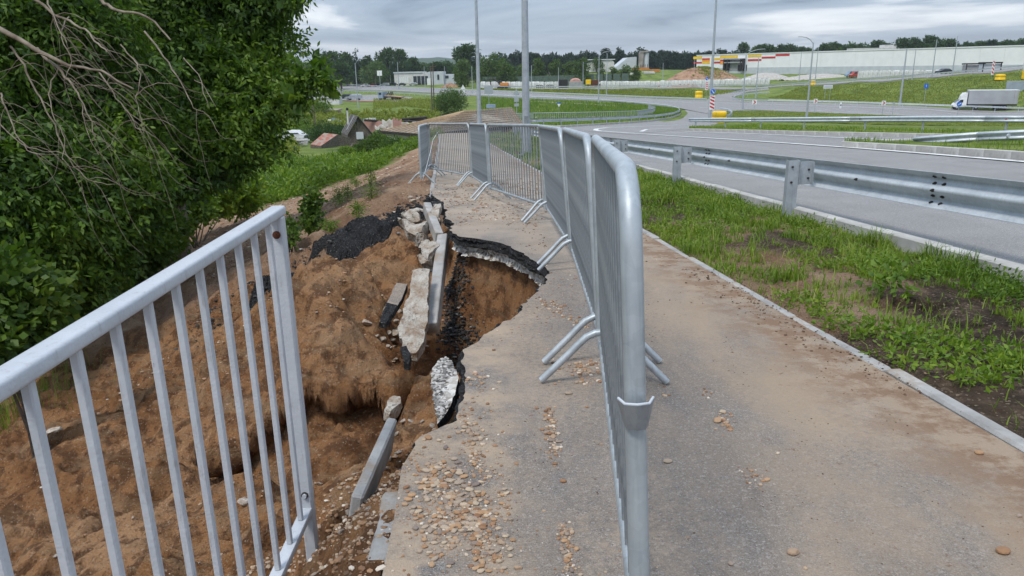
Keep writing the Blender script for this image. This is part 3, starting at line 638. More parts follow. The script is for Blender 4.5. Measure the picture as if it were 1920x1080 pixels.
# ------------------------------------------------------------------ footpath slab with its broken edge
def path_slab():
    P = [np.array(p) for p in RIM]; out = []
    for i in range(len(P) - 1):
        a, b = P[i], P[i + 1]; L = np.linalg.norm(b - a); n = max(2, int(L / .022)); brk = 2.5 < (a[1] + b[1]) / 2 < 12.5
        for k_ in range(n):
            p = a + (b - a) * k_ / n
            if brk:
                s = p[0] * 9 + p[1] * 11
                p = p + np.array([.035 * float(fbm(p[0] * 6, p[1] * 6, 3, 81)) + .02 * float(fbm(s, s * .3, 2, 83)), .035 * float(fbm(p[0] * 6, p[1] * 6, 3, 85)) + .02 * float(fbm(s * .3, s, 2, 87))])
            out.append((float(p[0]), float(p[1])))
    for y in spaced(14, 65, lambda y: max(.5, y * .05)): out.append((float(xL(y)), float(y)))
    R = [(float(xR(y)) - .045, float(y)) for y in spaced(-3, 65, lambda y: max(.4, y * .05))][::-1]
    Lf = [(float(xL(y)), float(y)) for y in (-3, -2, -1)]
    return out, R, Lf
outl, Rr, Lf = path_slab()
bm = bmesh.new(); ring = outl + Rr + Lf
vt = [bm.verts.new((x, y, 0)) for x, y in ring]
f = bm.faces.new(vt)
nb = len(outl)
bmesh.ops.triangulate(bm, faces=[f], ngon_method='EAR_CLIP')
for y_ in list(np.arange(-2, 14, .5)) + list(spaced(14, 124, lambda y: max(1, .06 * y))):     # cross cuts so the slab follows the slope
    bmesh.ops.bisect_plane(bm, geom=bm.verts[:] + bm.edges[:] + bm.faces[:], plane_co=(0, float(y_), 0), plane_no=(0, 1, 0), dist=1e-5)
ed = [e_ for e_ in bm.edges if e_.is_boundary]
top_faces = bm.faces[:]
r_ = bmesh.ops.extrude_edge_only(bm, edges=ed); nv = [g for g in r_['geom'] if isinstance(g, bmesh.types.BMVert)]; nset = set(nv)
for v in bm.verts:
    x, y = v.co.x, v.co.y; z = float(zr(y))
    if v in nset:
        v.co.z = z - .055 - .012 * float(fbm(x * 12, y * 12, 2, 91)); v.co.x += .012 * float(fbm(x * 20, y * 20, 2, 93))
    else: v.co.z = z + .003
bmesh.ops.recalc_face_normals(bm, faces=bm.faces[:])
me = bpy.data.meshes.new('footpath'); me.materials.append(MT['path']); me.materials.append(MT['tar'])
for f in bm.faces:
    zs = [v.co.z for v in f.verts]
    f.material_index = 1 if abs(f.normal.z) < .7 else 0
bm.to_mesh(me); bm.free()
footpath = tag(link('footpath', me), kind='structure')
# layers seen in the break: black asphalt lip, then crushed stone
def lip(name, d_in, z0, z1, mat, jag, seed, i0=0, i1=None, seg=.02):
    pts = [p for p in outl if 2.45 < p[1] < 12.3]; P = np.array(pts); T = np.gradient(P, axis=0); T /= np.linalg.norm(T, axis=1)[:, None] + 1e-9
    N = np.stack([T[:, 1], -T[:, 0]], 1)   # points into the slab
    V = []; rows = 5
    for r in range(rows):
        q = r / (rows - 1); off = d_in + jag * fbm(P[:, 0] * 5 + q * 1.3, P[:, 1] * 5 + q, 3, seed + r)
        xy = P + N * off[:, None]; z = zr(P[:, 1]) + z0 + (z1 - z0) * q - .012 * np.abs(fbm(P[:, 0] * 14, P[:, 1] * 14 + q * 3, 2, seed + 7)) * 2
        V.append(np.stack([xy[:, 0], xy[:, 1], z], 1))
    xy = P + N * .3; V.append(np.stack([xy[:, 0], xy[:, 1], zr(P[:, 1]) + z1 - .02], 1)); V.insert(0, np.stack([(P + N * .3)[:, 0], (P + N * .3)[:, 1], zr(P[:, 1]) + z0 - .03], 1))
    V = np.array(V); R_, n, _ = V.shape; i = np.arange(R_ - 1)[:, None] * n + np.arange(n - 1)[None]
    return mesh_np(name, V.reshape(-1, 3), np.stack([i, i + 1, i + n + 1, i + n], -1).reshape(-1, 4), mat, footpath, False)
lip('asphalt_layer', -.014, -.010, -.085, MT['tar'], .035, 101)
lip('stone_layer', .045, -.075, -.20, MT['base'], .055, 111)
kr = kerb_row([(float(xR(y)), y) for y in np.arange(.3, 62, 1.0)], .075, .004, 1.0, footpath, 'edging_stone', MT['kerb'], .012, .16, .02, maxn=60)
kl = kerb_row([(float(xL(y)) - .03, y) for y in np.arange(.36, 2.4, .5)], .09, .012, 1.0, footpath, 'edging_stone', MT['kerb'], .006, .2, .012)
kl = kerb_row([(float(xL(y)) - .03, y) for y in np.arange(12.0, 62, .5)], .08, .03, 1.0, footpath, 'edging_stone', MT['kerb'], .008, .2, .012, maxn=50)
# ================================================================== NEAR OBJECTS
def seg_matrix(a, b, lean=0.0):
    """x axis from a to b, z up, leaning sideways"""
    X = (Vector(b) - Vector(a)).normalized(); Y = Vector((0, 0, 1)).cross(X).normalized(); Z = X.cross(Y)
    m = Matrix((X, Y, Z)).transposed().to_4x4(); m.translation = Vector(a)
    return m @ Matrix.Rotation(-lean, 4, 'X')
# ---------------- painted railing at the left
def railing():
    X0, Y1, zt = -.82, 2.585, CAMZ - .455
    t = thing('metal_railing', 'light grey painted railing standing over the washed-out slope at the left', 'railing', (X0, Y1, zt - 1.55))
    mw = Matrix.Translation((-X0, -Y1, -(zt - 1.55)))
    def rr(w, h, r):     # rounded rectangle profile
        out = []
        for cx, cz, a0 in ((w/2-r, h/2-r, 0), (-w/2+r, h/2-r, 90), (-w/2+r, -h/2+r, 180), (w/2-r, -h/2+r, 270)):
            for k_ in range(4): a = math.radians(a0 + k_ * 30); out.append((cx + r * math.cos(a), cz + r * math.sin(a)))
        return out
    def bar(prof, y0, y1, z):
        mb = MB(); n = len(prof); vs = [(X0 + a, y0, z + b) for a, b in prof] + [(X0 + a, y1, z + b) for a, b in prof]
        mb.add(vs, [tuple(range(n)), tuple(range(n, 2*n))[::-1]] ); mb.add(vs, [(i, n+i, n+(i+1) % n, (i+1) % n) for i in range(n)], True); return mb
    def fin(mb, name, mat, lab=None):
        mb.v = [tuple(mw @ Vector(p)) for p in mb.v]; return mb.build(name, mat, t, None, lab)
    fin(bar(rr(.052, .034, .009), -1.6, Y1 + .025, zt - .017), 'top_rail', MT['paint'])
    fin(bar(rr(.044, .03, .004), -1.6, Y1 - .024, zt - 1.2), 'bottom_rail', MT['paint'])
    mb = MB(); mb.box((X0, Y1, zt - .034 - .75), (.046, .046, 1.5), bev=.005); post = fin(mb, 'post', MT['paint'])
    mb = MB(); mb.box((X0, Y1 + .0, zt - .002), (.036, .03, .003)); fin(mb, 'cap_hole', MT['bolt'])
    y = Y1 - .105
    while y > -.3:
        mb = MB(); mb.box((X0, y, zt - .034 - .575), (.019, .019, 1.152), bev=.003); fin(mb, 'picket', MT['paint']); y -= .146
    for z, mt_, lab in ((zt - .095, 'rust', 'rusty bolt under the top rail'), (zt - 1.13, 'bolt', 'bolt above the bottom rail')):
        mb = MB(); M4 = Matrix.Translation((X0 + .0, Y1 - .0235, z)) @ Matrix.Rotation(math.radians(90), 4, 'X')
        mb.tube([(0, 0, -.001), (0, 0, .004)], .014, 14, M_=M4); a = fin(mb, 'bolt', MT['rust'] if mt_ == 'rust' else MT['bolt'], lab)
        mb = MB(); mb.tube([(0, 0, .004), (0, 0, .013)], .009, 6, M_=M4); q = fin(mb, 'bolt_head', MT['rust'] if mt_ == 'rust' else MT['paint'])
        q.parent = a
    # weld beads where bars meet the bottom rail
    return t
railing()
# ---------------- crowd barriers
def barrier(a, b, lean, label, near=False, hook=True):
    a, b = Vector(a), Vector(b); L = (b - a).length; m = seg_matrix(a, b, lean)
    t = thing('crowd_barrier', label, 'barrier', group='galvanised crowd barriers fencing off the hole', mw=m)
    R_ = .02; rc = .13; z0, z1 = .17, 1.10; x0, x1 = .03, L - .03; pts = []
    for cx, cz, a0 in ((x1 - rc, z1 - rc, 90), (x1 - rc, z0 + .03, 0), (x0 + rc, z0 + .03, 270), (x0 + rc, z1 - rc, 180)):
        pass
    def arc(cx, cz, r, s, e_): return [(cx + r * math.cos(math.radians(s + (e_ - s) * k_ / 7)), 0, cz + r * math.sin(math.radians(s + (e_ - s) * k_ / 7))) for k_ in range(8)]
    pts = [(x0, 0, z0 - .03)] + [(x0, 0, .6)] + arc(x0 + rc, z1 - rc, rc, 180, 90) + arc(x1 - rc, z1 - rc, rc, 90, 0) + [(x1, 0, .6), (x1, 0, z0 - .03)]
    MB().tube(pts, R_, 14 if near else 10).build('frame', MT['galv'], t)
    MB().tube([(x0, 0, z0), (x1, 0, z0)], .0165, 10).build('bottom_rail', MT['galv'], t)
    n = int((L - .16) / .112)
    mb = MB(); mb.tube([(0, 0, z0 + .01), (0, 0, z1 - .012)], .0085, 8); proto = mb.build('bar', MT['galv_dark'], t); me = proto.data
    for k_ in range(n):
        x = x0 + (x1 - x0) * (k_ + 1) / (n + 1)
        o = proto if k_ == 0 else link('bar', me, None, t); o.location = (x, 0, 0)
        if k_ in (0, n - 1): pass
    foot_pts = []
    for k_ in range(15):
        q = -1 + 2 * k_ / 14; s_ = abs(q)
        foot_pts.append((0, q * .285, float(np.interp(s_, [0, .2, .33, .5, 1], [.235, .226, .2, .145, .0])) + .012))
    fm = MB().tube(foot_pts, .0165, 10)
    f1 = fm.build('foot', MT['galv'], t); f1.location = (x0 + .03, 0, 0); f1.rotation_euler = (lean, 0, 0)
    f2 = link('foot', f1.data, None, t); f2.location = (x1 - .09, 0, 0); f2.rotation_euler = (lean, 0, 0)
    for z in (.42, .86):
        MB().tube([(x1 + .012, 0, z), (x1 + .035, 0, z), (x1 + .042, 0, z - .015), (x1 + .042, 0, z - .05)], .005, 6).build('hook', MT['bolt'], t)
    return t
def pz(x, y, d=0.0): return (x, y, float(zr(y)) + .004 + d)
dg = math.radians
bN = barrier(pz(.247, 1.17), pz(.422, 3.27), dg(2.7), 'nearest galvanised barrier seen end-on, with a bent bracket on its post', True)
barrier(pz(.435, 3.37), pz(.50, 5.83), dg(4.0), 'galvanised barrier standing second from the viewer in the row along the path', True)
barrier(pz(.505, 5.93), pz(.44, 8.6), dg(5.0), 'dark slanting galvanised barrier beside the far rim of the hole')
barrier(pz(.42, 8.68), pz(-.3, 11.2), dg(1), 'galvanised barrier facing the viewer across the path, pole visible through it')
barrier(pz(-.31, 11.27), pz(-.68, 13.6), .02, 'narrow-looking galvanised barrier between the two that face the viewer')
barrier(pz(-.69, 13.68), pz(-1.70, 16.1), .0, 'farthest galvanised barrier facing the viewer, in front of the timber roof')
bl = barrier(pz(-1.66, 13.9, -.03), pz(-1.74, 16.15), dg(0), 'galvanised barrier slumping over the left edge of the path, tape hanging on it')
# bent steel bracket on the near post
t = bN; mb = MB(); zc = .70
sec = [(-.05, -.029), (-.058, -.012), (-.062, .0), (-.058, .012), (-.05, .029)]
prof = [(-.020, .031), (-.052, .021), (-.058, 0), (-.052, -.021), (-.020, -.031)]
vs = []; fs = []
for i, (px_, py_) in enumerate(prof):
    for dz, k_ in ((.0, 1.0), (-.055, .62)):
        vs.append((.03 + px_ * k_ * .9, py_ * k_, zc + dz))
for i in range(4): fs.append((2*i, 2*i+1, 2*i+3, 2*i+2))
mb.add(vs, fs); br = mb.build('bracket', MT['galv_dark'], t)
md = br.modifiers.new('thick', 'SOLIDIFY'); md.thickness = .003
MB().tube([(.03 + px_ * .9, py_, zc) for px_, py_ in prof], .0028, 6).build('bracket_lip', MT['greywall'], t)
# fallen white tape on the far left barrier
tp = MB(); q = [at(822, 246, 15.9), at(812, 262, 15.4), at(806, 288, 14.9), at(799, 315, 14.5), at(792, 338, 14.1)]
tp.tube([tuple(p) for p in q], .005, 6); tag(tp.build('barrier_tape', MT['white']), 'white tape dangling from the slumping barrier at the left path edge', 'tape')
tp = MB(); q = [at(888, 262, 13.55), at(889, 275, 13.5), at(896, 290, 13.3)]
tp.tube([tuple(p) for p in q], .018, 6); tag(tp.build('barrier_tape', MT['white']), 'short scrap of white tape knotted on the narrow barrier', 'tape')
# ---------------- guardrails
WPROF = [(.0, -.155), (.012, -.15), (.035, -.125), (.078, -.105), (.082, -.085), (.06, -.045), (.012, -.02), (.0, 0), (.012, .02), (.06, .045), (.082, .085), (.078, .105), (.035, .125), (.012, .15), (.0, .155)]
def guardrail(label, P, side=1, hgt=.72, post_d=4.0, detail=1, sect=None, group=None, off=0.0, ends=False, post_h=None, mat='rail'):
    """P: ground points (x,y,z); the rail hangs on the given side of its posts"""
    P = [Vector(p) for p in P]; c = P[0]
    t = thing('guardrail', label, 'guardrail', c, 0, group); pl = [p - c for p in P]
    d = [0]
    for a, b in zip(pl, pl[1:]): d.append(d[-1] + (b - a).length)
    def pos(s):
        for i in range(len(pl) - 1):
            if s <= d[i + 1] or i == len(pl) - 2: return pl[i] + (pl[i + 1] - pl[i]) * ((s - d[i]) / max(d[i + 1] - d[i], 1e-6)), (pl[i + 1] - pl[i]).normalized()
    T = d[-1]; sect = sect or T; s = 0; k_ = 0
    while s < T - .05:
        e_ = min(s + sect, T); n = max(2, int((e_ - s) / (1.0 if detail else 3.0)) + 1); mb = MB(); vs = []
        for i in range(n):
            p, dr = pos(s + (e_ - s) * i / (n - 1)); N = Vector((0, 0, 1)).cross(dr).normalized() * side
            lap = .004 if k_ % 2 else 0
            for dd, zz_ in WPROF: vs.append(p + N * (dd + .02 + lap + off) + Vector((0, 0, hgt - .155 + zz_)))
        m_ = len(WPROF); fs = [(i*m_+j, i*m_+j+1, (i+1)*m_+j+1, (i+1)*m_+j) for i in range(n-1) for j in range(m_-1)]
        mb.add(vs, fs, detail > 0); o = mb.build('rail', MT[mat], t)
        if detail: md = o.modifiers.new('thick', 'SOLIDIFY'); md.thickness = .004
        s = e_; k_ += 1
    s = min(1.0, T * .1) if detail < 2 else .0; pm = None
    ph = post_h or hgt
    while s <= T:
        p, dr = pos(s); ang = math.atan2(dr.y, dr.x)
        if pm is None:
            mb = MB()
            if detail >= 2:
                mb.box((0, 0, ph / 2 - .15), (.07, .012, ph + .3)); mb.box((-.03, .03 , ph / 2 - .15), (.008, .06, ph + .3)); mb.box((.0385, -.03, ph/2 - .15), (.008, .06, ph + .3)); mb.box((-.03, -.03, ph/2-.15), (.008, .06, ph+.3))
            else: mb.box((0, 0, ph / 2 - .1), (.08, .06, ph + .2))
            pm = mb.build('post', MT['pole'] if detail else MT[mat], t); o = pm
        else: o = link('post', pm.data, None, t)
        o.location = p - Vector((-dr.y, dr.x, 0)) * side * (.055 - off if detail >= 2 else .02); o.rotation_euler = (0, 0, ang)
        s += post_d
    return t
gp = [(x_, y_, float(zr(y_))) for x_, y_ in ((4.22,-1.5),(3.72,4.4),(3.32,8.8),(2.95,13.25),(2.52,17.7),(2.12,22.1),(1.75,26.5),(1.35,31),(.9,36),(.6,42),(.4,50),(.3,60))]
gN = thing('guardrail', 'nearest galvanised guardrail, seen from behind along the road kerb', 'guardrail', gp[0])
def near_guardrail(t, gp):
    c = Vector(gp[0]); pl = [Vector(p) - c for p in gp]
    hgt = .66; rail_z = hgt - .165
    bolt_me = None
    vs = []; m_ = len(WPROF)
    for i, p in enumerate(pl):
        dr = (pl[min(i + 1, len(pl) - 1)] - pl[max(i - 1, 0)]).normalized(); N = Vector((dr.y, -dr.x, 0)).normalized()
        for dd, z_ in WPROF: vs.append(p + N * (.30 + dd) + Vector((0, 0, rail_z + z_ * 1.04)))
    mb = MB(); mb.add(vs, [(q*m_+j_, q*m_+j_+1, (q+1)*m_+j_+1, (q+1)*m_+j_) for q in range(len(pl)-1) for j_ in range(m_-1)], True)
    o = mb.build('rail', MT['rail'], t); md = o.modifiers.new('thick', 'SOLIDIFY'); md.thickness = .004; md.offset = 1
    for i in range(len(pl) - 1):
        a, b = pl[i], pl[i + 1]; L = (b - a).length; dr = (b - a).normalized(); N = Vector((dr.y, -dr.x, 0)).normalized()   # toward the road
        if i < 6:
            lapv = []
            for s_ in (-.17, .14):
                p = a + dr * (L * (.52 if i == 1 else .88))
                for dd, z_ in WPROF: lapv.append(p + dr * s_ + N * (.296 + dd) + Vector((0, 0, rail_z + z_ * 1.03)))
            if i in (1, 2): o = MB().add(lapv, [(j_, j_+1, m_+j_+1, m_+j_) for j_ in range(m_-1)], True).build('splice', MT['rail'], t)
        # splice bolts and rail nuts seen from behind
        if i < 6:
            spots = []
            if i in (1, 2, 4): fr_ = (.52, .88, .5)[(1, 2, 4).index(i)]; spots += [(a + dr * (L * fr_ + s_), z_) for s_ in (-.09, .04) for z_ in (-.12, -.055, .055, .12)] + [(a + dr * (L * fr_ - .03), 0)]
            spots += [(a + dr * L * (.80 if i == 1 else .62), .0)]
            for p, z_ in spots:
                dd = np.interp(z_, [q[1] * 1.04 for q in WPROF], [q[0] for q in WPROF])
                M4 = Matrix.Translation(p + N * (.297 + dd) + Vector((0, 0, rail_z + z_))) @ (-N).to_track_quat('Z', 'Y').to_matrix().to_4x4()
                if bolt_me is None:
                    q = MB().tube([(0, 0, -.003), (0, 0, .012)], .016, 6).tube([(0, 0, .012), (0, 0, .028)], .008, 8).build('bolt', MT['bolt'], t); bolt_me = q.data
                else: q = link('bolt', bolt_me, None, t)
                q.matrix_world = Matrix.Translation(c) @ M4; q.matrix_parent_inverse = Matrix.Translation(-c); q.matrix_parent_inverse = Matrix(); q.matrix_basis = M4
    pm = sm = None
    for i, a in enumerate(pl):
        dr = (pl[min(i + 1, len(pl) - 1)] - pl[max(i - 1, 0)]).normalized(); N = Vector((dr.y, -dr.x, 0)).normalized()
        ang = math.atan2(N.y, N.x)
        if pm is None:
            # C-section post, open side along the rail; spacer box toward the rail
            mb = MB(); w, d_, th, lp_ = .13, .075, .006, .03
            mb.box((0, -d_/2, hgt/2 - .2), (w, th, hgt + .4)); mb.box((-w/2 + th/2, 0, hgt/2 - .2), (th, d_ - th, hgt + .4)); mb.box((w/2 - th/2, 0, hgt/2 - .2), (th, d_ - th, hgt + .4))
            pm = mb.build('post', MT['pole'], t); o = pm
            mb = MB(); mb.box((.155, 0, rail_z + .01), (.17, .006, .27)).box((.072, -.03, rail_z + .01), (.004, .06, .27)).box((.237, -.03, rail_z + .01), (.004, .06, .27)); sm = mb.build('spacer', MT['pole'], o)
            bo = MB()
            for z_ in (rail_z + .09, rail_z - .09): bo.tube([(-.02, -.040, z_), (-.02, -.058, z_)], .013, 6)
            for z_ in (rail_z + .05, rail_z - .05): bo.tube([(.2, -.003, z_), (.2, -.02, z_)], .013, 6)
            bm_ = bo.build('bolt', MT['bolt'], o)
        else:
            o = link('post', pm.data, None, t); link('spacer', sm.data, None, o); link('bolt', bm_.data, None, o)
        o.location = a; o.rotation_euler = (0, 0, ang)
near_guardrail(gN, gp)
def gh(*uv): return [tuple(ground(u, v)) for u, v in uv]
gmed = guardrail('long galvanised guardrail with small red reflectors on the median across the near road', [(x_, y_, gz(x_, y_) + .15) for x_, y_ in R2], -1, .78, 4.4, 1, 8.8)
for k_ in range(9):
    x_, y_ = resample(R2, 10)[k_ + 0]; rr_ = MB().add([(0, 0, .06), (0, 0, -.06), (.0, -.10, 0), (.03, 0, .06), (.03, 0, -.06)], [(0, 1, 2), (3, 4, 2), (0, 3, 2), (1, 4, 2), (0, 1, 4, 3)]).build('reflector', MT['red' if k_ % 2 else 'bolt'], gmed); rr_.location = Vector((x_ - .06, y_, gz(x_, y_) + .15 + .62)) - gmed.location
p2 = ground(1710, 281); p3 = ground(1920, 287)
# sunken guardrail end on the traffic island
t = thing('guardrail', 'guardrail end bent down to the ground on the traffic island at the right edge', 'guardrail', ground(1712, 273))
base_ = ground(1712, 273); e1 = ground(1830, 277); e2 = ground(1925, 281); e3 = ground(2080, 287)
def zadd(p, h): return Vector((p.x, p.y, p.z + h))
for a, b, ha, hb_ in ((base_, e1, .2, .40), (e1, e2, .40, .50), (e2, e3, .50, .55)):
    dr = (b - a).normalized(); N = Vector((dr.y, -dr.x, 0)).normalized(); vs = []
    for p, h in ((a, ha), (b, hb_)):
        for dd, z_ in WPROF: vs.append(p - base_ + N * dd + Vector((0, 0, h - .05 + z_)))
    m_ = len(WPROF); o = MB().add(vs, [(j, j+1, m_+j+1, m_+j) for j in range(m_-1)], True).build('rail', MT['rail'], t); md = o.modifiers.new('thick', 'SOLIDIFY'); md.thickness = .004
for p in (e1, e2, e3): MB().box((0, 0, .1), (.08, .06, .6)).build('post', MT['pole'], t, p - base_)
MB().tube([(0, -.03, .42), (0, .03, .42)], .07, 6).build('reflector', MT['rail'], t, (e1 + e2) / 2 - base_ + Vector((0, -.3, 0)))
# ---------------- shattered pieces in the hole
def shaped(name, mat, outline, thick, label, cat, seed, rough_=.02, sub=2, mat2=None, grp=None):
    """a flat broken piece: outline given as points in space, thickness behind it"""
    P = [Vector(p) for p in outline]; c = sum(P, Vector()) / len(P); nrm = Vector()
    for i in range(len(P)): nrm += (P[i] - c).cross(P[(i + 1) % len(P)] - c)
    nrm.normalize()
    if nrm.y > 0: nrm = -nrm
    bm = bmesh.new(); top = [bm.verts.new(p - c) for p in P]; f = bm.faces.new(top)
    r = bmesh.ops.extrude_face_region(bm, geom=[f]); ex = [g for g in r['geom'] if isinstance(g, bmesh.types.BMVert)]
    for v in ex: v.co -= nrm * thick
    bmesh.ops.triangulate(bm, faces=bm.faces[:]); bmesh.ops.subdivide_edges(bm, edges=bm.edges[:], cuts=2, use_grid_fill=True); 
    for _ in range(sub - 1): bmesh.ops.subdivide_edges(bm, edges=bm.edges[:], cuts=1, use_grid_fill=True)
    co_ = np.array([v.co[:] for v in bm.verts]); n_ = np.stack([fbm(co_[:, 0] * 7 + k_ * 9 + seed, co_[:, 1] * 7 + co_[:, 2] * 8, 4, seed + k_) for k_ in range(3)], 1) * rough_ * 2.2
    for v, q in zip(bm.verts, n_): v.co += Vector(q)
    bmesh.ops.recalc_face_normals(bm, faces=bm.faces[:]); me = bpy.data.meshes.new(name); bm.to_mesh(me)
    me.materials.append(mat)
    if mat2:
        me.materials.append(mat2)
        for pl_ in me.polygons:
            if pl_.normal.dot(nrm) < .6: pl_.material_index = 1
    bm.free(); o = link(name, me); o.location = c; return tag(o, label, cat, grp)
def ua(*L): return [at(u, v, D) for u, v, D in L]
def beam(a, b, w, h, label, roll=0.0):
    a, b = Vector(a), Vector(b); m = seg_matrix(a, b, roll); L = (b - a).length; o = MB().box((L/2, 0, -h/2), (L, w, h), bev=.008).build('kerb_beam', MT['kerb']); o.matrix_world = m; return tag(o, label, 'kerb stone')
beam(at(801, 379, 9.9), at(824, 436, 8.75), .10, .14, 'short fallen kerb stone tilting at the top of the hole', .1)
beam(at(829, 438, 8.35), at(808, 606, 6.75), .115, .13, 'long fallen kerb stone leaning down into the hole', -.15)
beam(at(736, 783, 3.05), at(670, 930, 2.38), .045, .17, 'narrow edging stone slid off the path beside the bottom of the railing', .2)
beam(at(832, 441, 8.4), at(829, 480, 8.0), .03, .2, 'stub of dark edging behind the leaning kerb stone', .2)
shaped('concrete_slab', MT['conc'], ua((776,506,7.3),(806,504,7.3),(803,560,6.9),(800,604,6.55),(795,640,6.2),(780,662,6.05),(755,655,6.1),(747,612,6.45),(762,565,6.9)), .10, 'long pale concrete bedding slab lying in the hole left of the leaning kerb stone', 'concrete slab', 3, .012, 3)
shaped('asphalt_slab', MT['path'], ua((742,531,7.25),(764,533,7.2),(752,562,6.95),(738,584,6.7),(722,604,6.5),(711,602,6.5),(722,575,6.8),(736,548,7.1)), .06, 'tilted slab of broken asphalt with a black lower end', 'asphalt slab', 5, .008, 2, MT['tar'])
shaped('asphalt_slab', MT['tar'], ua((725,568,6.72),(744,572,6.68),(733,590,6.5),(722,607,6.36),(710,606,6.38),(714,590,6.55)), .05, 'black chunk of asphalt below the tilted grey slab', 'asphalt slab', 6, .01, 2)
shaped('asphalt_slab', MT['base'], ua((824,673,3.62),(836,669,3.6),(848,678,3.55),(860,712,3.3),(854,738,3.18),(836,772,3.02),(823,794,2.95),(813,758,3.1),(808,715,3.35),(812,690,3.5)), .055, 'upended asphalt slab showing its stony underside at the path edge', 'asphalt slab', 8, .007, 3, MT['tar'])
shaped('asphalt_slab', MT['tar'], ua((752,648,5.9),(764,645,5.9),(769,662,5.75),(766,680,5.6),(755,678,5.6)), .07, 'small upright black asphalt stub at the foot of the concrete slab', 'asphalt slab', 9, .01)
shaped('concrete_slab', MT['conc'], ua((748,405,9.6),(762,412,9.5),(782,420,9.3),(800,414,9.3),(792,428,9.05),(776,443,8.9),(760,428,9.2)), .16, 'flat pale concrete slab tipped over at the head of the hole', 'concrete slab', 12, .03)
shaped('concrete_slab', MT['conc'], ua((758,392,9.9),(778,388,9.9),(786,398,9.7),(782,412,9.5),(766,414,9.5),(757,404,9.7)), .2, 'rounded lump of old concrete behind the tipped slab', 'concrete slab', 13, .04)
shaped('concrete_slab', MT['conc'], ua((787,452,8.4),(806,448,8.4),(824,444,8.3),(816,462,8.05),(804,490,7.7),(790,494,7.7),(788,472,8.05)), .15, 'broken concrete block wedged left of the leaning kerb stone', 'concrete slab', 14, .03)
shaped('concrete_slab', MT['conc'], ua((812,382,9.7),(822,384,9.7),(826,400,9.4),(819,408,9.3),(810,398,9.5)), .1, 'small pale concrete lump right of the short kerb stone', 'concrete slab', 15, .03)
shaped('tar_chunk', MT['tar'], ua((812,378,9.95),(832,376,9.95),(832,390,9.75),(822,386,9.8),(814,388,9.8)), .05, 'black asphalt scrap at the far corner of the broken rim', 'asphalt slab', 16, .02)
shaped('concrete_slab', MT['conc'], ua((722,752,4.55),(735,742,4.6),(748,744,4.6),(747,757,4.5),(734,766,4.4),(722,764,4.45)), .08, 'grey concrete lump sitting above the dark ledge', 'concrete slab', 17, .014)
def rock_mesh(seed, mat, name='stone', flat=.7, sub=2, jag=.35):
    bm = bmesh.new(); bmesh.ops.create_icosphere(bm, subdivisions=sub, radius=1)
    r = random.Random(seed)
    for _ in range(9):                      # knock flats into it
        n = Vector((r.gauss(0, 1), r.gauss(0, 1), r.gauss(0, 1))).normalized(); d = r.uniform(1 - jag, .95)
        for v in bm.verts:
            e_ = v.co.dot(n) - d
            if e_ > 0: v.co -= n * e_
    for v in bm.verts: v.co.z *= flat
    me = bpy.data.meshes.new(name); bm.to_mesh(me); bm.free(); me.materials.append(mat); return me
t_ = NT('pale_lump'); MT['lump'] = t_.base(t_.ramp(t_.noise(1.5, 6, .7), (.38, (.27, .19, .13)), (.6, (.50, .45, .385))), .9, 0, .2); t_.bump(t_.noise(5, 6, .7), .012)
rk = [rock_mesh(40 + i, MT['lump'], 'concrete_lump', .75, 2, .62) for i in range(4)]
STONES_UP = [(824,673,3.62),(836,669,3.6),(848,678,3.55),(860,712,3.3),(854,738,3.18),(836,772,3.02),(823,794,2.95),(813,758,3.1),(808,715,3.35),(812,690,3.5)]
for i, (u, v, w, lab) in enumerate([(690,608,18,'at the left end of the concrete lumps'),(722,598,16,'under the black asphalt chunk'),(741,625,22,'beside the lower end of the slab'),(718,640,15,'below the left lumps'),(737,655,14,'left of the black stub'),(735,640,12,'in the middle of the lumps'),(741,675,10,'lowest by the black stub'),
        (775,380,14,'topmost at the head of the hole'),(795,398,16,'under the short kerb stone'),(797,448,15,'below the tipped slab'),(832,700,9,'beside the upended slab'),(875,718,9,'by the rim at the upended slab'),(757,790,12,'above the sliding edging stone'),(745,815,10,'by the top of the sliding edging stone'),
        (745,850,12,'right of the sliding edging stone'),(722,880,12,'among the rubble behind the edging stone'),(700,920,11,'at the foot of the edging stone'),(458,945,24,'pale and alone on the runoff behind the railing'),(104,812,26,'pale and alone behind the first pickets of the railing'),(352,985,9,'small, low behind the railing'),(600,908,10,'in the runoff right of the railing post'),(105,1045,12,'dark, at the bottom left corner')]):
    p = ground(u, v, terr); dpt = (p - Vector((0, 0, CAMZ))).dot(fw); s = w / F * dpt * .62
    o = link('concrete_lump', rk[i % 4]); o.location = p + Vector((0, 0, s * .3)); o.scale = (s * random.uniform(.9, 1.3), s, s * random.uniform(.7, 1)); o.rotation_euler = (random.uniform(-.4, .4), random.uniform(-.4, .4), random.uniform(0, 6))
    tag(o, ('pale' if 'pale' not in lab and 'dark' not in lab else 'rough') + ' concrete lump ' + lab, 'rubble')
cnt = 0
